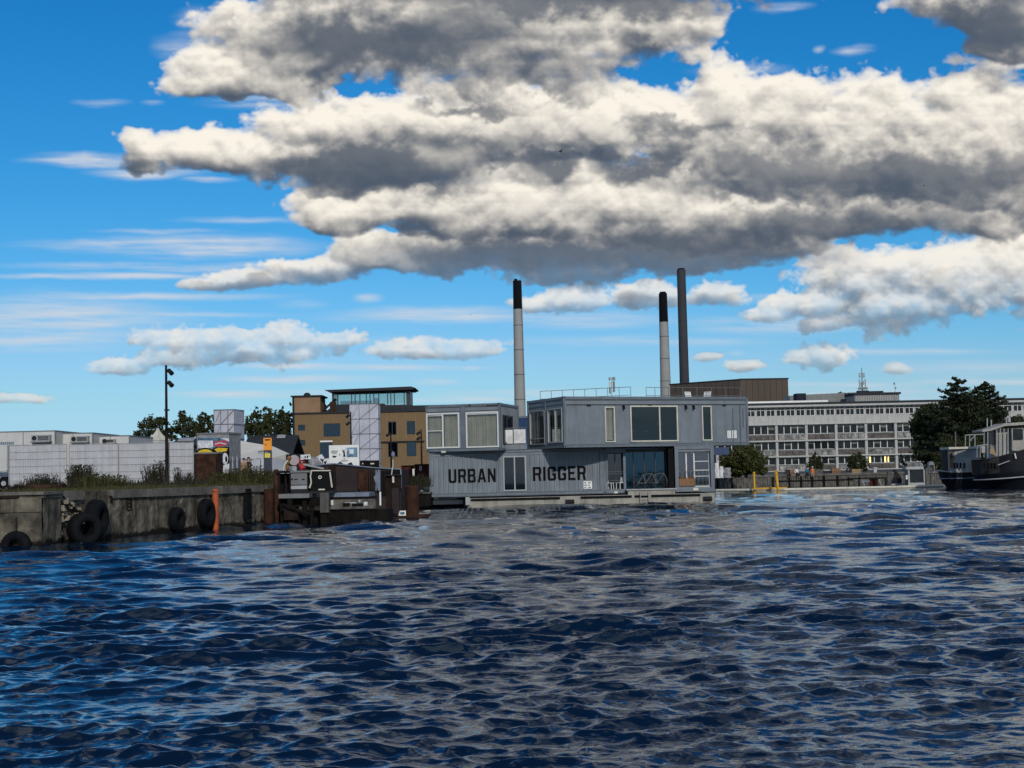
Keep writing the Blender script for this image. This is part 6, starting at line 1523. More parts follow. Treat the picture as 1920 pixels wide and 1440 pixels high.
xw = fO.hit(1551, 755)[0]; q = MB(fO); q.box(XL - .3, xw, -.72, -.3, zroof + .352, zroof + .75); q.build('sunlit_strip', M['white'], of)  # white strip paints in the sunlit stretch of the roof edge
# spandrel band
zb0, zb1 = oz(795), oz(780)
n = NB * 4
for i in range(n):
    x = XL + (XR - XL) * i / n; q = MB(fO); q.box(x + .012, x + (XR - XL) / n - .012, -.15, .3, zb0, zb1); q.build('concrete_panel', M['concw'], of)
q = MB(fO); q.box(XL, XR, -.05, .28, zb0 + .03, zb1 - .03); q.build('panel_backing', M['grey'], of)
for z in zs: q = MB(fO); q.box(XL, XR, -.55, 1.5, z - .32, z); q.build('floor_slab', M['concw'], of)
q = MB(fO); q.box(XL, XR, -.5, 1.5, zb0 - .03, zb0 - .002); q.build('floor_slab', M['concw'], of)
for i in range(NB + 1): x = XL + bw_ * i; q = MB(fO); q.box(x - .27, x + .27, -.25, .6, 1.0, zb0 - .035); q.build('column', M['concw'], of)
# windows: one mesh per kind, shared
def proto(w, h, kind):
    fr = Fr((0, 0, 0)); r_ = {'_o': (0, 0, 0)}
    b = MB(); t_ = .085
    b.box(0, w, -.06, .06, 0, t_).box(0, w, -.06, .06, h - t_, h).box(0, t_, -.06, .06, t_, h - t_).box(w - t_, w, -.06, .06, t_, h - t_)
    if kind == 'top': b.box(w / 2 - .06, w / 2 + .06, -.055, .06, t_, h - t_).box(t_, w - t_, -.05, .05, h * .68, h * .68 + .08)
    me = bpy.data.meshes.new('window'); me.from_pydata(b.v, [], b.f); me.materials.append(M['wframe'])
    g_ = MB(); g_.box(t_, w - t_, .0, .02, t_, h - t_); mg = bpy.data.meshes.new('pane'); mg.from_pydata(g_.v, [], g_.f); mg.materials.append(M['offg'])
    s_ = MB(); s_.box(t_ + .02, w - t_ - .02, -.02, -.005, h * .55, h - t_ - .02); ms_ = bpy.data.meshes.new('blind'); ms_.from_pydata(s_.v, [], s_.f); ms_.materials.append(M['shade'])
    return me, mg, ms_
def put(pr, x, y, z, shade_):
    me, mg, ms_ = pr; o = bpy.data.objects.new('window', me); C.objects.link(o); o.parent = of; o0 = of['_o']; p = fO.p(x, y, z); o.location = [a - b for a, b in zip(p, o0)]; o.rotation_euler = (0, 0, fO.y)
    g_ = bpy.data.objects.new('pane', mg); C.objects.link(g_); g_.parent = o
    if shade_: s_ = bpy.data.objects.new('blind', ms_); C.objects.link(s_); s_.parent = o; kz = rw.choice((.4, .7, 1., 1.)); hz_ = max(v.co.z for v in ms_.vertices); s_.scale = (1, 1, kz); s_.location = (0, 0, hz_ * (1 - kz))
ww_ = (bw_ - .54) / 4
rw = random.Random(3)
prs = [proto(ww_, a - b, 'low') for a, b in zf]
for fl, (za, zb) in enumerate(zf):
    for i in range(NB):
        for j in range(4): put(prs[fl], XL + bw_ * i + .27 + ww_ * j, .45, zb, rw.random() < .42)
tw = (XR - XL) / (NB * 3); prt = proto(tw - .30, z3t - z3b, 'top')
for i in range(NB * 3):
    put(prt, XL + tw * i + .15, .2, z3b, rw.random() < .15)
q = MB(fO); q.box(XL, XR, .26, .5, z3b - .4, z3t + .3); q.build('top_storey_wall', M['concw'], of)
# railing panels: alternately dark streaked and pale
for fl, zt in enumerate(zs):
    ztop_ = [oz(814), oz(844), oz(872)][fl]
    for i in range(NB):
        for j in range(4):
            x = XL + bw_ * i + .3 + (bw_ - .6) * j / 4; q = MB(fO); q.box(x + .03, x + (bw_ - .6) / 4 - .03, -.42, -.38, zt + .06, ztop_); q.build('railing_panel', M['railb' if (i + fl) % 2 else 'railp'], of)
        q = MB(fO); q.bar(fO and (XL + bw_ * i + .27, -.4, ztop_ + .05), (XL + bw_ * (i + 1) - .27, -.4, ztop_ + .05), .05, 5); q.build('handrail', M['lgrey'], of)
# lit lamps inside
for px_, y0, y1 in ((1632.5, 857, 870), (1661, 857, 870), (1666.5, 857, 870)):
    x = fO.hit(px_, 864)[0]; q = MB(fO); q.box(x - .16, x + .16, .40, .443, oz(y1 - 1), oz(y0 + 1)); q.build('lit_window_lamp', M['lit'], of)
q = MB(fO); a, c = fO.hit(1601, 885)[0], fO.hit(1712, 885)[0]; q.box(XL, XR, -.7, .4, .9, oz(886)); q.build('plinth', M['concp'], of)
# roof plant
a, c = fO.hit(1602.5, 740, 5)[0], fO.hit(1686, 740, 5)[0]; z1 = fO.hit(1640, 737, 5)[1]
q = MB(fO); q.box(a, c, 5, 12, zroof + .3, z1 - .3); ph = q.build('roof_house', M['concw'], of)
q = MB(fO); q.box(a - .3, c + .3, 4.6, 12.3, z1 - .3, z1 + .1).box(fO.hit(1632, 735, 5)[0], fO.hit(1659, 735, 5)[0], 6, 10, z1 + .1, fO.hit(1645, 732.5, 5)[1]); q.build('roof_house_lid', M['roofd'], ph)
for i in range(26): x = a + (c - a) * (i + .5) / 26; q = MB(fO); q.box(x - .1, x + .1, 4.93, 4.998, zroof + .4, z1 - .4); q.build('slat', M['grey'], ph)
q = MB(fO); q.box(*[fO.hit(v, 745, 8)[0] for v in (1493.5, 1511.5)], 8, 11, zroof + .3, fO.hit(1502, 737.5, 8)[1]); q.build('plant_room', M['navy'], of)
q = MB(fO); x0_, x1_ = fO.hit(1481, 745, 14)[0], fO.hit(1610, 745, 14)[0]; q.prism([(x0_, zroof), (x1_, zroof), (x1_, fO.hit(1600, 735.5, 14)[1]), (x0_ + 4, fO.hit(1500, 740, 14)[1]), (x0_, fO.hit(1482, 742, 14)[1])], 14, 20); q.build('roof_extension', M['grey'], of)
X = fO.p(fO.hit(1617, 730, 7)[0], 7, 0)
t = thing('telecom_mast', 'telecom mast crowded with antenna drums on the office roof', 'mast', (X[0], X[1], z1 + .1), 'aerial masts')
zt_ = fO.hit(1617.5, 689, 7)[1]; q = MB(); q.bar((X[0], X[1], z1), (X[0], X[1], zt_), .16, 6, .06); q.build('pole', M['grey'], t)
q = MB(); q.box(X[0] - 1.1, X[0] + 1.1, X[1] - 1, X[1] + 1, z1 + .1, fO.hit(1617, 732.5, 7)[1]); q.build('base', M['roofd'], t)
for dx, y0, y1, w in ((-.55, 699.5, 706.5, .32), (.35, 699.5, 706.5, .36), (-.62, 711, 727, .2), (-.3, 716, 727, .14), (.62, 711, 727, .22), (.25, 714, 722, .12)):
    q = MB(); q.box(X[0] + dx - w * .5, X[0] + dx + w * .5, X[1] - .4, X[1] - .1, fO.hit(1617, y1, 7)[1], fO.hit(1617, y0, 7)[1]); q.build('antenna_panel', M['lgrey'], t)
    q = MB(); zz = fO.hit(1617, (y0 + y1) / 2, 7)[1]; q.bar((X[0], X[1], zz), (X[0] + dx, X[1] - .2, zz), .04, 4); q.build('bracket', M['grey'], t)
q = MB(); zz = fO.hit(1617, 700, 7)[1]; q.box(X[0] - .65, X[0] + .65, X[1] - .12, X[1] + .1, zz - .06, zz + .04); zz = fO.hit(1617, 707, 7)[1]; q.box(X[0] - .65, X[0] + .65, X[1] - .12, X[1] + .1, zz - .06, zz + .04); q.build('crossbar', M['grey'], t)
for dx in (-.75, -.3, .35, .8): zz = fO.hit(1617, 728.5, 7)[1]; q = MB(); q.lathe([(.001, -.3), (.26, -.26), (.28, 0), (.2, .12), (.001, .15)], (X[0] + dx, X[1] - .3, zz), 12, 'y'); q.build('dish', M['grey'], t)
aerial(1678.5, 716, 740, 306, zroof, 'thin whip aerial at the right end of the office roof house', [(1676.5, 1678, 717, 721, 'grey'), (1679, 1680.5, 726, 729, 'grey')], .07)

# ------------------------------------------------------------------ trees on the right
px_tree('tree', 'broad olive bush tree under the right end of the container house', 138, 1.05, [(1395, 862, 30, 26), (1370, 866, 22, 22), (1420, 866, 18, 22), (1398, 842, 16, 12), (1385, 880, 34, 14), (1425, 882, 14, 10)], 9000, .12, 'leafo', 'small trees before the office block')
px_tree('tree', 'small dark tree before the second office bay', 210, 1.05, [(1529, 868, 12, 14), (1523, 876, 9, 10), (1537, 872, 9, 12), (1528, 855, 5, 7)], 2600, .12, 'leafd', 'small trees before the office block')
px_tree('tree', 'round dark tree before the fourth office bay', 205, 1.05, [(1607, 868, 17, 14), (1595, 862, 9, 9), (1618, 876, 9, 10), (1608, 852, 8, 7), (1600, 878, 14, 8)], 3600, .12, 'leafd', 'small trees before the office block')
px_tree('tree', 'slim tree growing behind the office roof', 330, 1.05, [(1577, 744, 8, 8), (1570, 748, 5, 6), (1584, 748, 6, 6)], 1200, .2, 'leafd')
px_tree('tree', 'thin young tree at the right of the lit office windows', 215, 1.05, [(1693, 872, 7, 10), (1690, 860, 4, 8), (1697, 880, 7, 7)], 700, .1, 'leafd', 'small trees before the office block', .08)
px_tree('tree', 'large dark leafy tree left of the conifers', 205, 1.05, [(1733, 790, 22, 28), (1722, 805, 14, 22), (1748, 775, 16, 18), (1740, 820, 24, 26), (1730, 845, 16, 18), (1755, 850, 18, 22), (1745, 870, 14, 14)], 11000, .19, 'leafd')
def conifer(label, px, ytop, D, zb, wmax, n, seed):
    X = P(px, 800, D).x; zt = P(px, ytop, D).z; H_ = zt - zb; rs = np.random.RandomState(seed)
    t = thing('conifer_tree', label, 'tree', (X, D, zb), 'dark conifers before the office block')
    q = MB(); q.bar((X, D, zb), (X, D, zb + H_ * .6), .42, 8, .25).bar((X, D, zb + H_ * .6), (X, D, zt), .25, 7, .04)
    pts = []
    tiers = 15
    for k_ in range(tiers):
        ft = (k_ + .25) / tiers                                   # 0 top .. 1 bottom
        nb = 5 + int(8 * ft); a0 = rs.uniform(0, 6.28)
        for i in range(nb):
            z = zt - H_ * (.015 + .85 * ft) + rs.uniform(-.25, .25); L_ = (wmax * ft ** .8 * rs.uniform(.6, 1.12) + .35); a = a0 + 6.283 * (i + rs.uniform(-.3, .3)) / nb; c, s = math.cos(a), math.sin(a)
            up = rs.uniform(.10, .38) if ft < .75 else rs.uniform(-.05, .15); e = (X + c * L_, D + s * L_, z + L_ * up)
            q.bar((X, D, z), e, .06, 4, .02)
            m = int(24 + 36 * L_); u = rs.uniform(.15, 1.03, m) ** .75
            w = (.10 + .17 * L_ * (1 - np.abs(u - .72))) * (.6 + .4 * ft)
            pts.append(np.c_[X + c * L_ * u - s * rs.normal(0, 1, m) * w, D + s * L_ * u + c * rs.normal(0, 1, m) * w, z + L_ * up * u ** 1.4 + rs.normal(0, .09, m)])
    q.build('trunk', M['bark'], t)
    MB().quads(leaf_quads(np.vstack(pts), .20, .4, rs, .55)).build('crown', M['needle'], t)
conifer('taller dark conifer with a pointed top', 1797, 708, 195, 1.05, 6.6, 105, 5)
conifer('broader dark conifer just right of the pointed one', 1850, 716, 198, 1.05, 6.6, 105, 6)
conifer('lower dark conifer filling the gap between the two tall ones', 1823, 737, 202, 1.05, 6.8, 95, 8)
px_tree('hedge', 'olive hedge at the right edge before the office block', 235, 1.05, [(1890, 795, 22, 14), (1915, 792, 20, 14), (1935, 795, 20, 16), (1880, 815, 26, 20), (1910, 820, 26, 22), (1935, 820, 24, 22), (1895, 850, 40, 26)], 9000, .16, 'leafo', cat='hedge')
px_tree('tree', 'dark shrub filling the space behind the grey boat', 165, 1.05, [(1770, 865, 22, 22), (1795, 855, 22, 26), (1825, 850, 26, 28), (1780, 835, 20, 20), (1860, 840, 28, 26)], 9000, .15, 'leafd')

# ------------------------------------------------------------------ far quay
D = 145
fw_ = thing('far_quay_wall', 'low timber faced quay wall on the far side of the water', 'quay wall', (P(1500, 915, D).x, D, 0))
xa, xb = P(1318, 905, D).x, P(1990, 900, D).x
q = MB(); q.box(xa, xb, D + .06, D + .5, -.8, 1.0); q.build('wall_core', M['concp'], fw_)
q = MB(); q.box(xa, xb, D - .12, D + .6, 1.0, 1.2); q.build('coping', M['cope'], fw_)
n = 150
for i in range(n):
    x = xa + (xb - xa) * i / n; w = (xb - xa) / n; q = MB(); q.box(x + .015, x + w - .015, D - R.uniform(0, .04), D + .055, -.8, .985 - R.uniform(0, .03)); q.build('plank', M['gtimber'], fw_)
for px_ in (1345, 1372, 1449, 1480, 1502, 1523, 1545, 1570): x = P(px_, 905, D).x; q = MB(); q.box(x - .1, x + .1, D - .16, D - .045, -.8, .95); q.build('fender_post', M['timber'], fw_)
q = MB(); z = .2
for px0, px1 in ((1453, 1600),): q.box(P(px0, 905, D).x, P(px1, 905, D).x, D - .2, D - .165, .52, .60)
q.build('waling', M['timber'], fw_)
# floating boom
D = 118; t = thing('floating_boom', 'long thin pale yellow floating boom along the far quay', 'boom', (P(1560, 918, D).x, D, 0))
pts = [P(1343, 921.5, D + 4), P(1470, 920, D), P(1560, 919, D), P(1680, 916, D), P(1770, 914.5, D + 2)]
for a, c in zip(pts, pts[1:]): 
    a = Vector((a.x, a.y, .10)); c = Vector((c.x, c.y, .10)); q = MB(); q.bar(a, c, .11, 8); q.build('float', M['cream'], t)
q = MB(); q.bar((P(1415, 920, D).x, D + .5, .22), (P(1478, 919, D).x, D + .5, .22), .07, 6); q.build('yellow_pipe', M['yellow'], t)
for px_, yt, yb, D_, lean, lb in ((1415, 887, 921, 119, .0, 'left slim yellow mooring post'), (1460.5, 884, 922, 117, -.10, 'right thicker yellow mooring post leaning slightly left')):
    X = P(px_, yb, D_).x; zt = P(px_, yt, D_).z; t = thing('mooring_post', lb + ' in front of the far quay', 'post', (X, D_, 0), 'yellow mooring posts'); r = .085 if lean == 0 else .11
    q = MB(); q.bar((X, D_, -.8), (X + lean * zt * 1.1, D_, zt), r, 10, r * .9); q.build('shaft', M['yellow'], t, smooth=True)
    q = MB(); tx = X + lean * zt * 1.1; q.bar((tx, D_, zt), (tx, D_, zt + .1), r * 1.5, 10, r * .8).bar((tx, D_, zt - .22), (tx, D_, zt - .12), r * 1.4, 10); q.build('cap', M['yellow'], t)
    q = MB(); q.bar((X, D_, .08), (X, D_, .2), r * 1.5, 10); q.build('collar', M['yellow'], t)
# people on the quay edge
GP = 'people sitting on the far quay edge'
zq = 1.2
for px_, lb, top, legs, hat, hair in ((1478, 'person in dark clothes sitting at the left on the far quay edge', 'navy', 'navy', None, 'hair'), (1494, 'person in a white shirt sitting on the far quay edge with legs hanging', 'wcloth', 'navy', None, 'hair'), (1514, 'person in a blue top crouching beside the orange top', 'teal', 'navy', None, 'hair'), (1524, 'person in an orange top and a pale sun hat on the far quay', 'orcloth', 'skin', 'wcloth', None)):
    x = P(px_, 890, 144.85).x; person((x, 144.95, zq), rad(R.uniform(-20, 20)), .82, lb, top, legs, hair or 'hair', sit=True, hat=hat, grp=GP, arms='down')
# crates and boxes on the quay
for px0, px1, y0, m_, lb in ((1474, 1489, 881, 'wood', 'dark brown crate behind the sitting people at the left'), (1529, 1544, 880, 'gtimber', 'grey timber crate right of the pale sun hat'), (1560, 1576, 878, 'wood', 'dark brown crate in the middle of the far quay'), (1543, 1560, 883, 'navy', 'long dark low box between the grey and brown crates'), (1598, 1614, 879.5, 'tan', 'light orange brown crate below the round tree')):
    D = 147; a, c = P(px0, 888, D).x, P(px1, 888, D).x; zt = P(px0, y0, D).z
    t = thing('quay_crate', lb, 'crate', ((a + c) / 2, D, 1.05), 'crates on the far quay'); n = 4; h = (zt - 1.05) / n
    for i in range(n): q = MB(); q.box(a, c, D, D + .8, 1.05 + h * i + .012, 1.05 + h * (i + 1) - .006); q.build('plank', M[m_], t)
    for x in (a - .012, c - .05): q = MB(); q.box(x, x + .062, D - .02, D + .0, 1.05, zt); q.build('corner_batten', M[m_], t)
for i, (px0, px1, y0) in enumerate(((1341, 1350, 868), (1350, 1358, 874), (1357, 1372, 877))):
    D = 136; a, c = P(px0, 888, D).x, P(px1, 888, D).x; zt = P(px0, y0, D).z
    t = thing('rubble_bag', ('tallest white', 'middle white', 'wide grey')[i] + ' rubble bag beside the right end of the container house', 'bag', ((a + c) / 2, D, 1.05), 'rubble bags on the far quay')
    q = MB(); pts = []; rs = np.random.RandomState(i)
    for j in range(7):
        for ii in range(12):
            an = 2 * math.pi * ii / 12; r = (c - a) / 2 * (1 - .12 * abs(j - 3) / 3) * (1 + .1 * rs.normal()); pts.append(((a + c) / 2 + math.cos(an) * r, D + .4 + math.sin(an) * r, 1.05 + (zt - 1.05) * j / 6))
    q.add(pts, [(j * 12 + ii, j * 12 + (ii + 1) % 12, j * 12 + 12 + (ii + 1) % 12, j * 12 + 12 + ii) for j in range(6) for ii in range(12)] + [tuple(range(72, 84))]); q.build('bag', M['wcloth' if i < 2 else 'ggr'], t)
D = 141; t = thing('quay_bench', 'long dark bench on the far quay left of the yellow posts', 'bench', (P(1398, 888, D).x, D, 1.05))
q = MB(); q.pb(1378, 884.5, 1417, 887, D, .5); q.build('seat', M['dark'], t)
for x in (1381, 1398, 1414): q = MB(); q.pb(x, 887, x + 1.5, 894, D + .1, .3); q.build('leg', M['dark'], t)
# landing structure, kiosk, bags
D = 140; t = thing('landing_stage', 'dark timber landing frame with rails at the foot of the far quay', 'landing stage', (P(1630, 905, D).x, D, 0))
for x in (1590.5, 1610, 1640, 1660): q = MB(); q.pb(x, 895, x + 2.5, 920, D, .12); q.build('post', M['timber'], t)
q = MB(); q.pb(1589, 895.5, 1662, 898, D - .04, .2); q.build('top_rail', M['timber'], t)
q = MB(); q.pb(1613, 901, 1631, 903.5, D - .06, .3); q.build('cross_rail', M['pale'], t)
q = MB(); q.pb(1630, 898, 1646, 912, D + .4, .1); q.build('red_board', M['redrust'], t)
for px0 in (1616, 1648): q = MB(); q.bar(tuple(P(px0, 899, D - .1)), tuple(P(px0 + 6, 913, D - .1)), .06, 5); q.build('brace', M['lgrey'], t)
D = 141; t = thing('concrete_ramp', 'grey concrete ramp with sloping walls left of the dark kiosk', 'ramp', (P(1677, 905, D).x, D, 0))
wall_px([(1664, 884), (1669, 884), (1683, 900), (1683, 916), (1668, 916), (1664, 900)], D, .3).build('left_cheek', M['concp'], t)
wall_px([(1675, 880), (1679, 880), (1691, 897), (1691, 914), (1683, 914), (1683, 900)], D + .6, .3).build('right_cheek', M['dark'], t)
q = MB(); q.pb(1671, 907, 1698, 911, D - .4, .9); q.build('step', M['concw'], t)
q = MB(); q.pb(1671, 911, 1698, 918, D - .3, .7); q.build('riser', M['dark'], t)
D = 138; t = thing('dark_kiosk', 'dark glass fronted kiosk with a pale frame on the far landing', 'kiosk', (P(1715, 914, D).x, D, 0))
q = MB(); q.pb(1699, 875, 1732, 880, D - .2, 1.5); q.build('roof', M['lgrey'], t)
q = MB(); q.pb(1702, 880, 1733, 914, D + .05, 1.1); q.build('body', M['grey'], t)
q = MB(); q.pb(1706, 881.5, 1731.5, 904, D, .045); q.build('dark_window', M['offg'], t)
for x0, x1 in ((1703, 1706), (1732, 1734)): q = MB(); q.pb(x0, 880, x1, 914, D - .05, .095); q.build('corner_post', M['lgrey'], t)
q = MB(); q.pb(1703, 906, 1733, 910.5, D - .1, .14); q.build('sill', M['concw'], t)
for x, y in ((1700, 893), (1700, 897)): c = P(x, y, D); q = MB(); q.lathe([(.001, -.05), (.1, -.04), (.11, 0)], tuple(c), 10, 'y'); q.build('round_lamp', M['white'], t)
for i, (px_, yt) in enumerate(((1738, 876.5), (1746.5, 876))): pile('grey_pile', px_, yt, 918, .11, 'gtimber', ('left' if i == 0 else 'right') + ' grey timber pile between the kiosk and the grey boat', D=130, grp='grey timber piles by the kiosk', n=8)
D = 142; c = P(1747, 868, D); t = thing('covered_mooring_bin', 'grey rounded box standing behind the timber piles', 'box', (c.x, D, 1.05)); q = MB(); a, e = P(1741.5, 875, D).x, P(1752.5, 875, D).x; zt = P(1747, 865, D).z
q.prism([(a, 1.05), (e, 1.05), (e, zt - .25), (e - .12, zt - .05), ((a + e) / 2, zt), (a + .12, zt - .05), (a, zt - .25)][::-1], D, D + .6); q.build('shell', M['grey'], t); q = MB(); q.pb(1743, 872, 1751, 884, D - .02, .018); q.build('door', M['dark'], t)
t = thing('stone_plinth', 'small pale stone plinth on the far quay right of the lit windows', 'plinth', (P(1641, 886, 146).x, 146, 1.05)); q = MB(); q.pb(1637, 886, 1645.5, 889, 146, .5); q.build('base', M['concw'], t); q = MB(); q.pb(1638.5, 878, 1644, 886, 146.05, .35); q.build('shaft', M['concw'], t); q = MB(); q.pb(1637.5, 876, 1645, 878, 146, .45); q.build('top', M['concw'], t)

# ------------------------------------------------------------------ boats
D = 113
t = thing('grey_houseboat', 'grey round sterned houseboat with a pale flat roof and a wooden door', 'boat', (P(1800, 914, D).x, D, 0))
def hull(stations, name, m, par, wall=True):
    """stations: list of cross sections, each a list of (x, y, z)"""
    q = MB(); n = len(stations[0])
    for s in stations: q.v += [tuple(p) for p in s]
    q.f = [(j * n + i, j * n + i + 1, (j + 1) * n + i + 1, (j + 1) * n + i) for j in range(len(stations) - 1) for i in range(n - 1)]
    return q.build(name, M[m], par, smooth=True)
def ring(pl, D0, depth, zf, rnd, n=20):
    """half oval outline in plan from left end round the front: returns (x, y) list"""
    x0, x1 = pl; cx = (x0 + x1) / 2
    return [(x0 + (x1 - x0) * (1 - math.cos(math.pi * i / n)) / 2, D0 + depth * (1 - math.sin(math.pi * i / n) ** rnd)) for i in range(n + 1)]
x0, x1 = P(1759, 900, D + 1.9).x, P(1840, 900, D).x
def zp(y, px=1800): return P(px, y, D).z
st = []
for zz, inset in ((-.4, .85), (zp(913), .62), (zp(905), .30), (zp(895), .08), (zp(886), 0.), (zp(884), 0.)):
    st.append([(x, y, zz + (.55 * max(0, (.25 - i / 20)) if zz > .8 else 0)) for i, (x, y) in enumerate(ring((x0 + inset, x1 + 3), D, 1.9, 0, .55))])
hl_ = hull(st, 'hull', 'hull', t)
q = MB(); rg = ring((x0 - .03, x1 + 3), D - .03, 1.9, 0, .55); q.path([(x, y, zp(897)) for x, y in rg], .05, 6); q.build('rubbing_strake', M['pale'], t)
q = MB(); q.path([(x, y, zp(885) + .55 * max(0, .25 - i / 20)) for i, (x, y) in enumerate(rg)], .06, 6); q.build('gunwale', M['lgrey'], t)
q = MB(); q.slab([(x + .1, y + .1) for x, y in rg] + [(x1 + 3, D + 2.4), (x0 + .4, D + 2.4)], zp(889), zp(888)); q.build('deck', M['dark'], t)
a, c = P(1783.5, 860, D).x, P(1838, 860, D).x
q = MB(); q.slab([(a, D + .5), (a + 1.2, D + .1), (c, D + .05), (c, D + 2.6), (a, D + 2.6)], zp(887), zp(841)); q.build('cabin', M['hullb'], t)
q = MB(); q.pb(1776, 844, 1790, 884, D + .9, 1.5); q.build('wheelhouse', M['hullg'], t)
q = MB(); q.pb(1779, 837.5, 1848, 841.5, D - .1, 2.4); q.build('roof', M['cream'], t)
q = MB(); q.pb(1781, 848, 1787, 877, D + .05, .1); dr = q.build('door', M['wood'], t)
q = MB(); q.pb(1782, 849, 1786.5, 858, D + .03, .018); q.build('door_window', M['offg'], dr)
for px_ in (1788.5, 1793.5, 1800, 1807): q = MB(); q.pb(px_, 867.5, px_ + 2.6, 878.5, D - .02, .06); q.build('slot_window', M['black'], t)
for i in range(3): q = MB(); q.pb(1797, 846 + i * 4, 1824, 846.5 + i * 4, D + .0, .04); q.build('grab_rail', M['lgrey'], t)
q = MB(); q.path([P(1788, 846, D), P(1788, 858, D), P(1790, 860, D)], .03, 5); q.build('hook_pipe', M['dark'], t)
# frame on its roof
q = MB(); D2 = D + .6
for px_ in (1810, 1818, 1828): q.bar(tuple(P(px_, 838, D2)), tuple(P(px_, 816, D2)), .035, 5)
q.bar(tuple(P(1810, 816, D2)), tuple(P(1846, 814, D2)), .04, 5).bar(tuple(P(1818, 827, D2)), tuple(P(1830, 815, D2)), .03, 5); q.build('roof_frame', M['lgrey'], t)
q = MB(); q.bar(tuple(P(1792, 838, D2)), tuple(P(1791.5, 809, D2)), .045, 5); q.build('flagpole', M['grey'], t)

# black hulled ship at the right edge
D = 106
t = thing('black_ship', 'large black hulled ship with a white rubbing strake cut off by the right edge', 'ship', (P(1880, 916, D).x, D, 0))
X0 = P(1824.5, 890, D + 3.2).x
def zq_(y, px): return P(px, y, D).z
secs = []; NS = 26; LEN = 9.; 
def prof(i): 
    u = i / NS; return X0 + LEN * (1 - math.cos(math.pi / 2 * min(1, u * 1.05))) , D + 3.2 * (1 - math.sin(math.pi / 2 * min(1, u * 1.9)) ** .8)
for f_, ins in ((-.5, 1.1), (.02, .85), (.2, .52), (.36, .12), (.5, .04), (.75, .0), (1., -.03)):
    s = []
    for i in range(NS + 1):
        x, y = prof(i); top = min(2.12 + .27 * max(0, x - X0 - .35), 3.9); z = f_ * top if f_ > 0 else f_
        s.append((x + ins, y + ins * .5, z))
    secs.append(s)
hull(secs, 'hull', 'hull', t)
q = MB(); s = []
for i in range(0, NS + 1): x, y = prof(i); s.append((x + .02, y - .03, .64 + .07 * (x - X0)))
q.path(s, .055, 6); q.build('rubbing_strake', M['lgrey'], t)
hv = [[(x - .012, y - .03, z) for x, y, z in secs[k_][:9]] for k_ in (4, 5, 6)]
hull(hv, 'bow_plate', 'hullg', t)
q = MB(); q.path([(x - .02, y - .02, z + .02) for x, y, z in secs[6][:22]], .05, 6); q.build('gunwale', M['hullg'], t)
q = MB(); q.path([(x - .05, y - .05, z) for x, y, z in ((secs[6][0]), secs[5][0], secs[4][0])], .07, 6); q.build('wood_stem', M['wood'], t)
for px_ in (1847, 1853.5, 1860, 1866): q = MB(); q.pb(px_, 868, px_ + 2.4, 879, D - .02 - (px_ - 1845) * .004, .4); q.build('slot_window', M['black'], t)
q = MB(); q.bar(tuple(P(1871, 872, D - .05)), tuple(P(1893, 864, D - .1)), .035, 5); q.build('hand_rail', M['lgrey'], t)
q = MB(); q.bar(tuple(P(1902.5, 850, D - .1)), tuple(P(1905, 860, D - .1)), .05, 5); q.build('fairlead', M['white'], t)
# superstructure
D2 = D + 1.4
q = MB(); q.pb(1868, 803, 1960, 862, D2 + .6, 2.5); q.build('deckhouse', M['hullb'], t)
wall_px([(1842, 806.5), (1858, 803.5), (1876, 797.5), (1884, 793.5), (1960, 789), (1960, 793.5), (1884, 799), (1858, 807.5), (1842, 810)], D2 - .4, 2.4).build('canopy_roof', M['bcream'], t)
for px_, yb in ((1845, 837), (1852, 850), (1868.5, 850), (1875.5, 849), (1882.5, 846), (1890, 842), (1898, 840)): q = MB(); q.bar(tuple(P(px_, yb + 4, D2 - .2)), tuple(P(px_, 803 if px_ > 1860 else 809, D2 - .2)), .045, 6); q.build('canopy_post', M['bcream'], t)
for px0, px1, y0, y1 in ((1847.5, 1857, 806, 834), (1858.5, 1867, 804, 834), (1900, 1918, 804, 824)): q = MB(); q.pb(px0, y0, px1, y1, D2, .05); q.build('side_window', M['offg'], t)
q = MB(); q.pb(1897, 802, 1920, 845, D2 + .12, .2); q.build('white_panel', M['bcream'], t)
q = MB()
for i, px_ in enumerate((1832, 1838, 1845, 1852)): q.bar(tuple(P(px_, 858, D2 - .7)), tuple(P(px_, 836 - i, D2 - .7)), .03, 5)
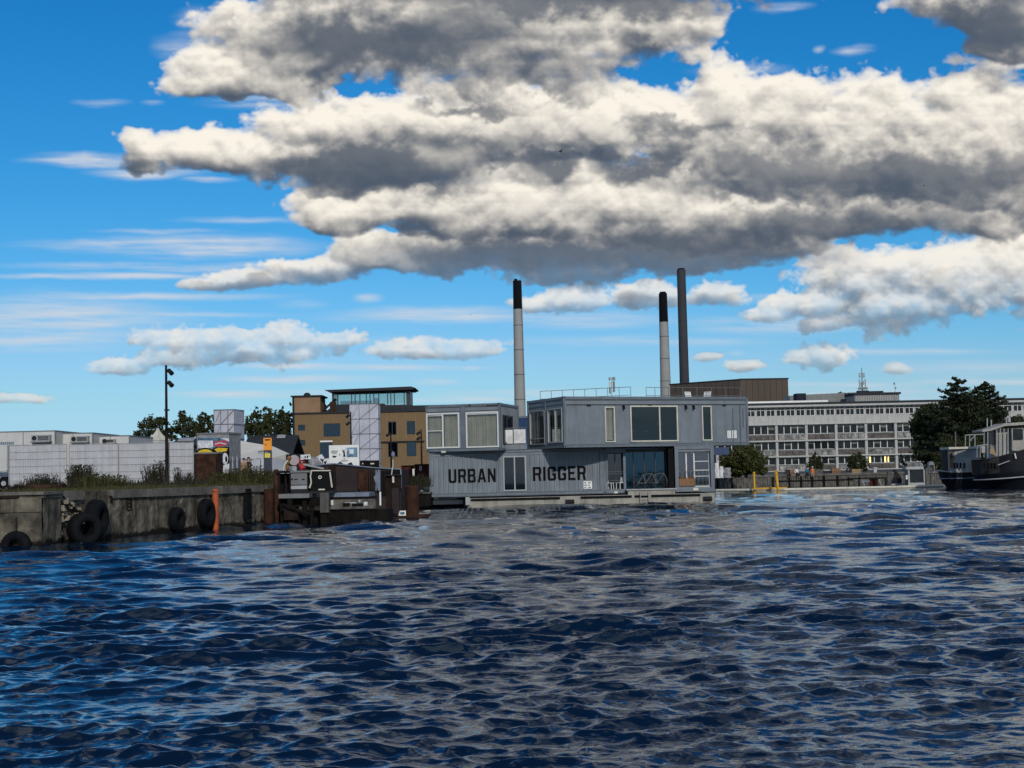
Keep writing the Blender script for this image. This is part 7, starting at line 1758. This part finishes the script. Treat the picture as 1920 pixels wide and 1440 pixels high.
q.bar(tuple(P(1832, 836, D2 - .7)), tuple(P(1853, 833, D2 - .7)), .035, 5); q.build('bow_rail', M['lgrey'], t)
q = MB(); q.add([tuple(P(x, y, D2 - .75)) for x, y in ((1858, 833), (1862, 836), (1869, 856), (1862, 852), (1856, 850))], [(0, 1, 2, 3, 4)]).bar(tuple(P(1858, 833, D2 - .7)), tuple(P(1868, 858, D2 - .7)), .03, 5); q.build('furled_awning', M['tan'], t)
q = MB(); q.pb(1840.5, 836, 1847, 849, D2 - .8, .05); q.build('life_raft_board', M['bcream'], t)
for px_, y0 in ((1851, 784), (1858.5, 787), (1887, 784)): q = MB(); q.bar(tuple(P(px_, 800, D2 + .5)), tuple(P(px_, y0, D2 + .5)), .045, 6); q.build('mast', M['lgrey'], t)
q = MB(); c = P(1892, 789, D2 + .5); q.lathe([(.001, -.02), (.12, 0), (.12, .28), (.06, .36), (.001, .37)], (c.x, c.y, c.z - .1), 12); q.build('radome', M['lgrey'], t)

# ------------------------------------------------------------------ birds
def bird(px, py, D, span, yaw, label):
    c = P(px, py, D); f = Fr(c, yaw); t = thing('bird', label, 'bird', c, 'birds in flight'); s = span / 2
    q = MB(f); q.lathe([(.001, -.22 * s * 2), (.05 * s * 2, -.1 * s * 2), (.07 * s * 2, .05 * s * 2), (.03 * s * 2, .2 * s * 2), (.045 * s * 2, .26 * s * 2), (.001, .33 * s * 2)], (0, 0, 0), 8, 'x'); q.build('body', M['bird'], t, smooth=True)
    for g_ in (-1, 1): q = MB(f); q.add([(.12 * s, g_ * .05, 0), (.3 * s, g_ * .5 * s, .38 * s), (-.1 * s, g_ * s, .55 * s), (-.22 * s, g_ * .45 * s, .3 * s), (-.2 * s, g_ * .05, 0)], [(0, 1, 2, 3, 4)]); q.build('wing', M['bird'], t)
bird(1050.5, 284.5, 70, .38, rad(35), 'largest dark bird flying before the clouds near the centre')
bird(1732, 348, 130, .3, rad(10), 'tiny dark bird at the right before a grey cloud')
bird(883, 590, 130, .28, rad(80), 'tiny dark bird just left of the first chimney')
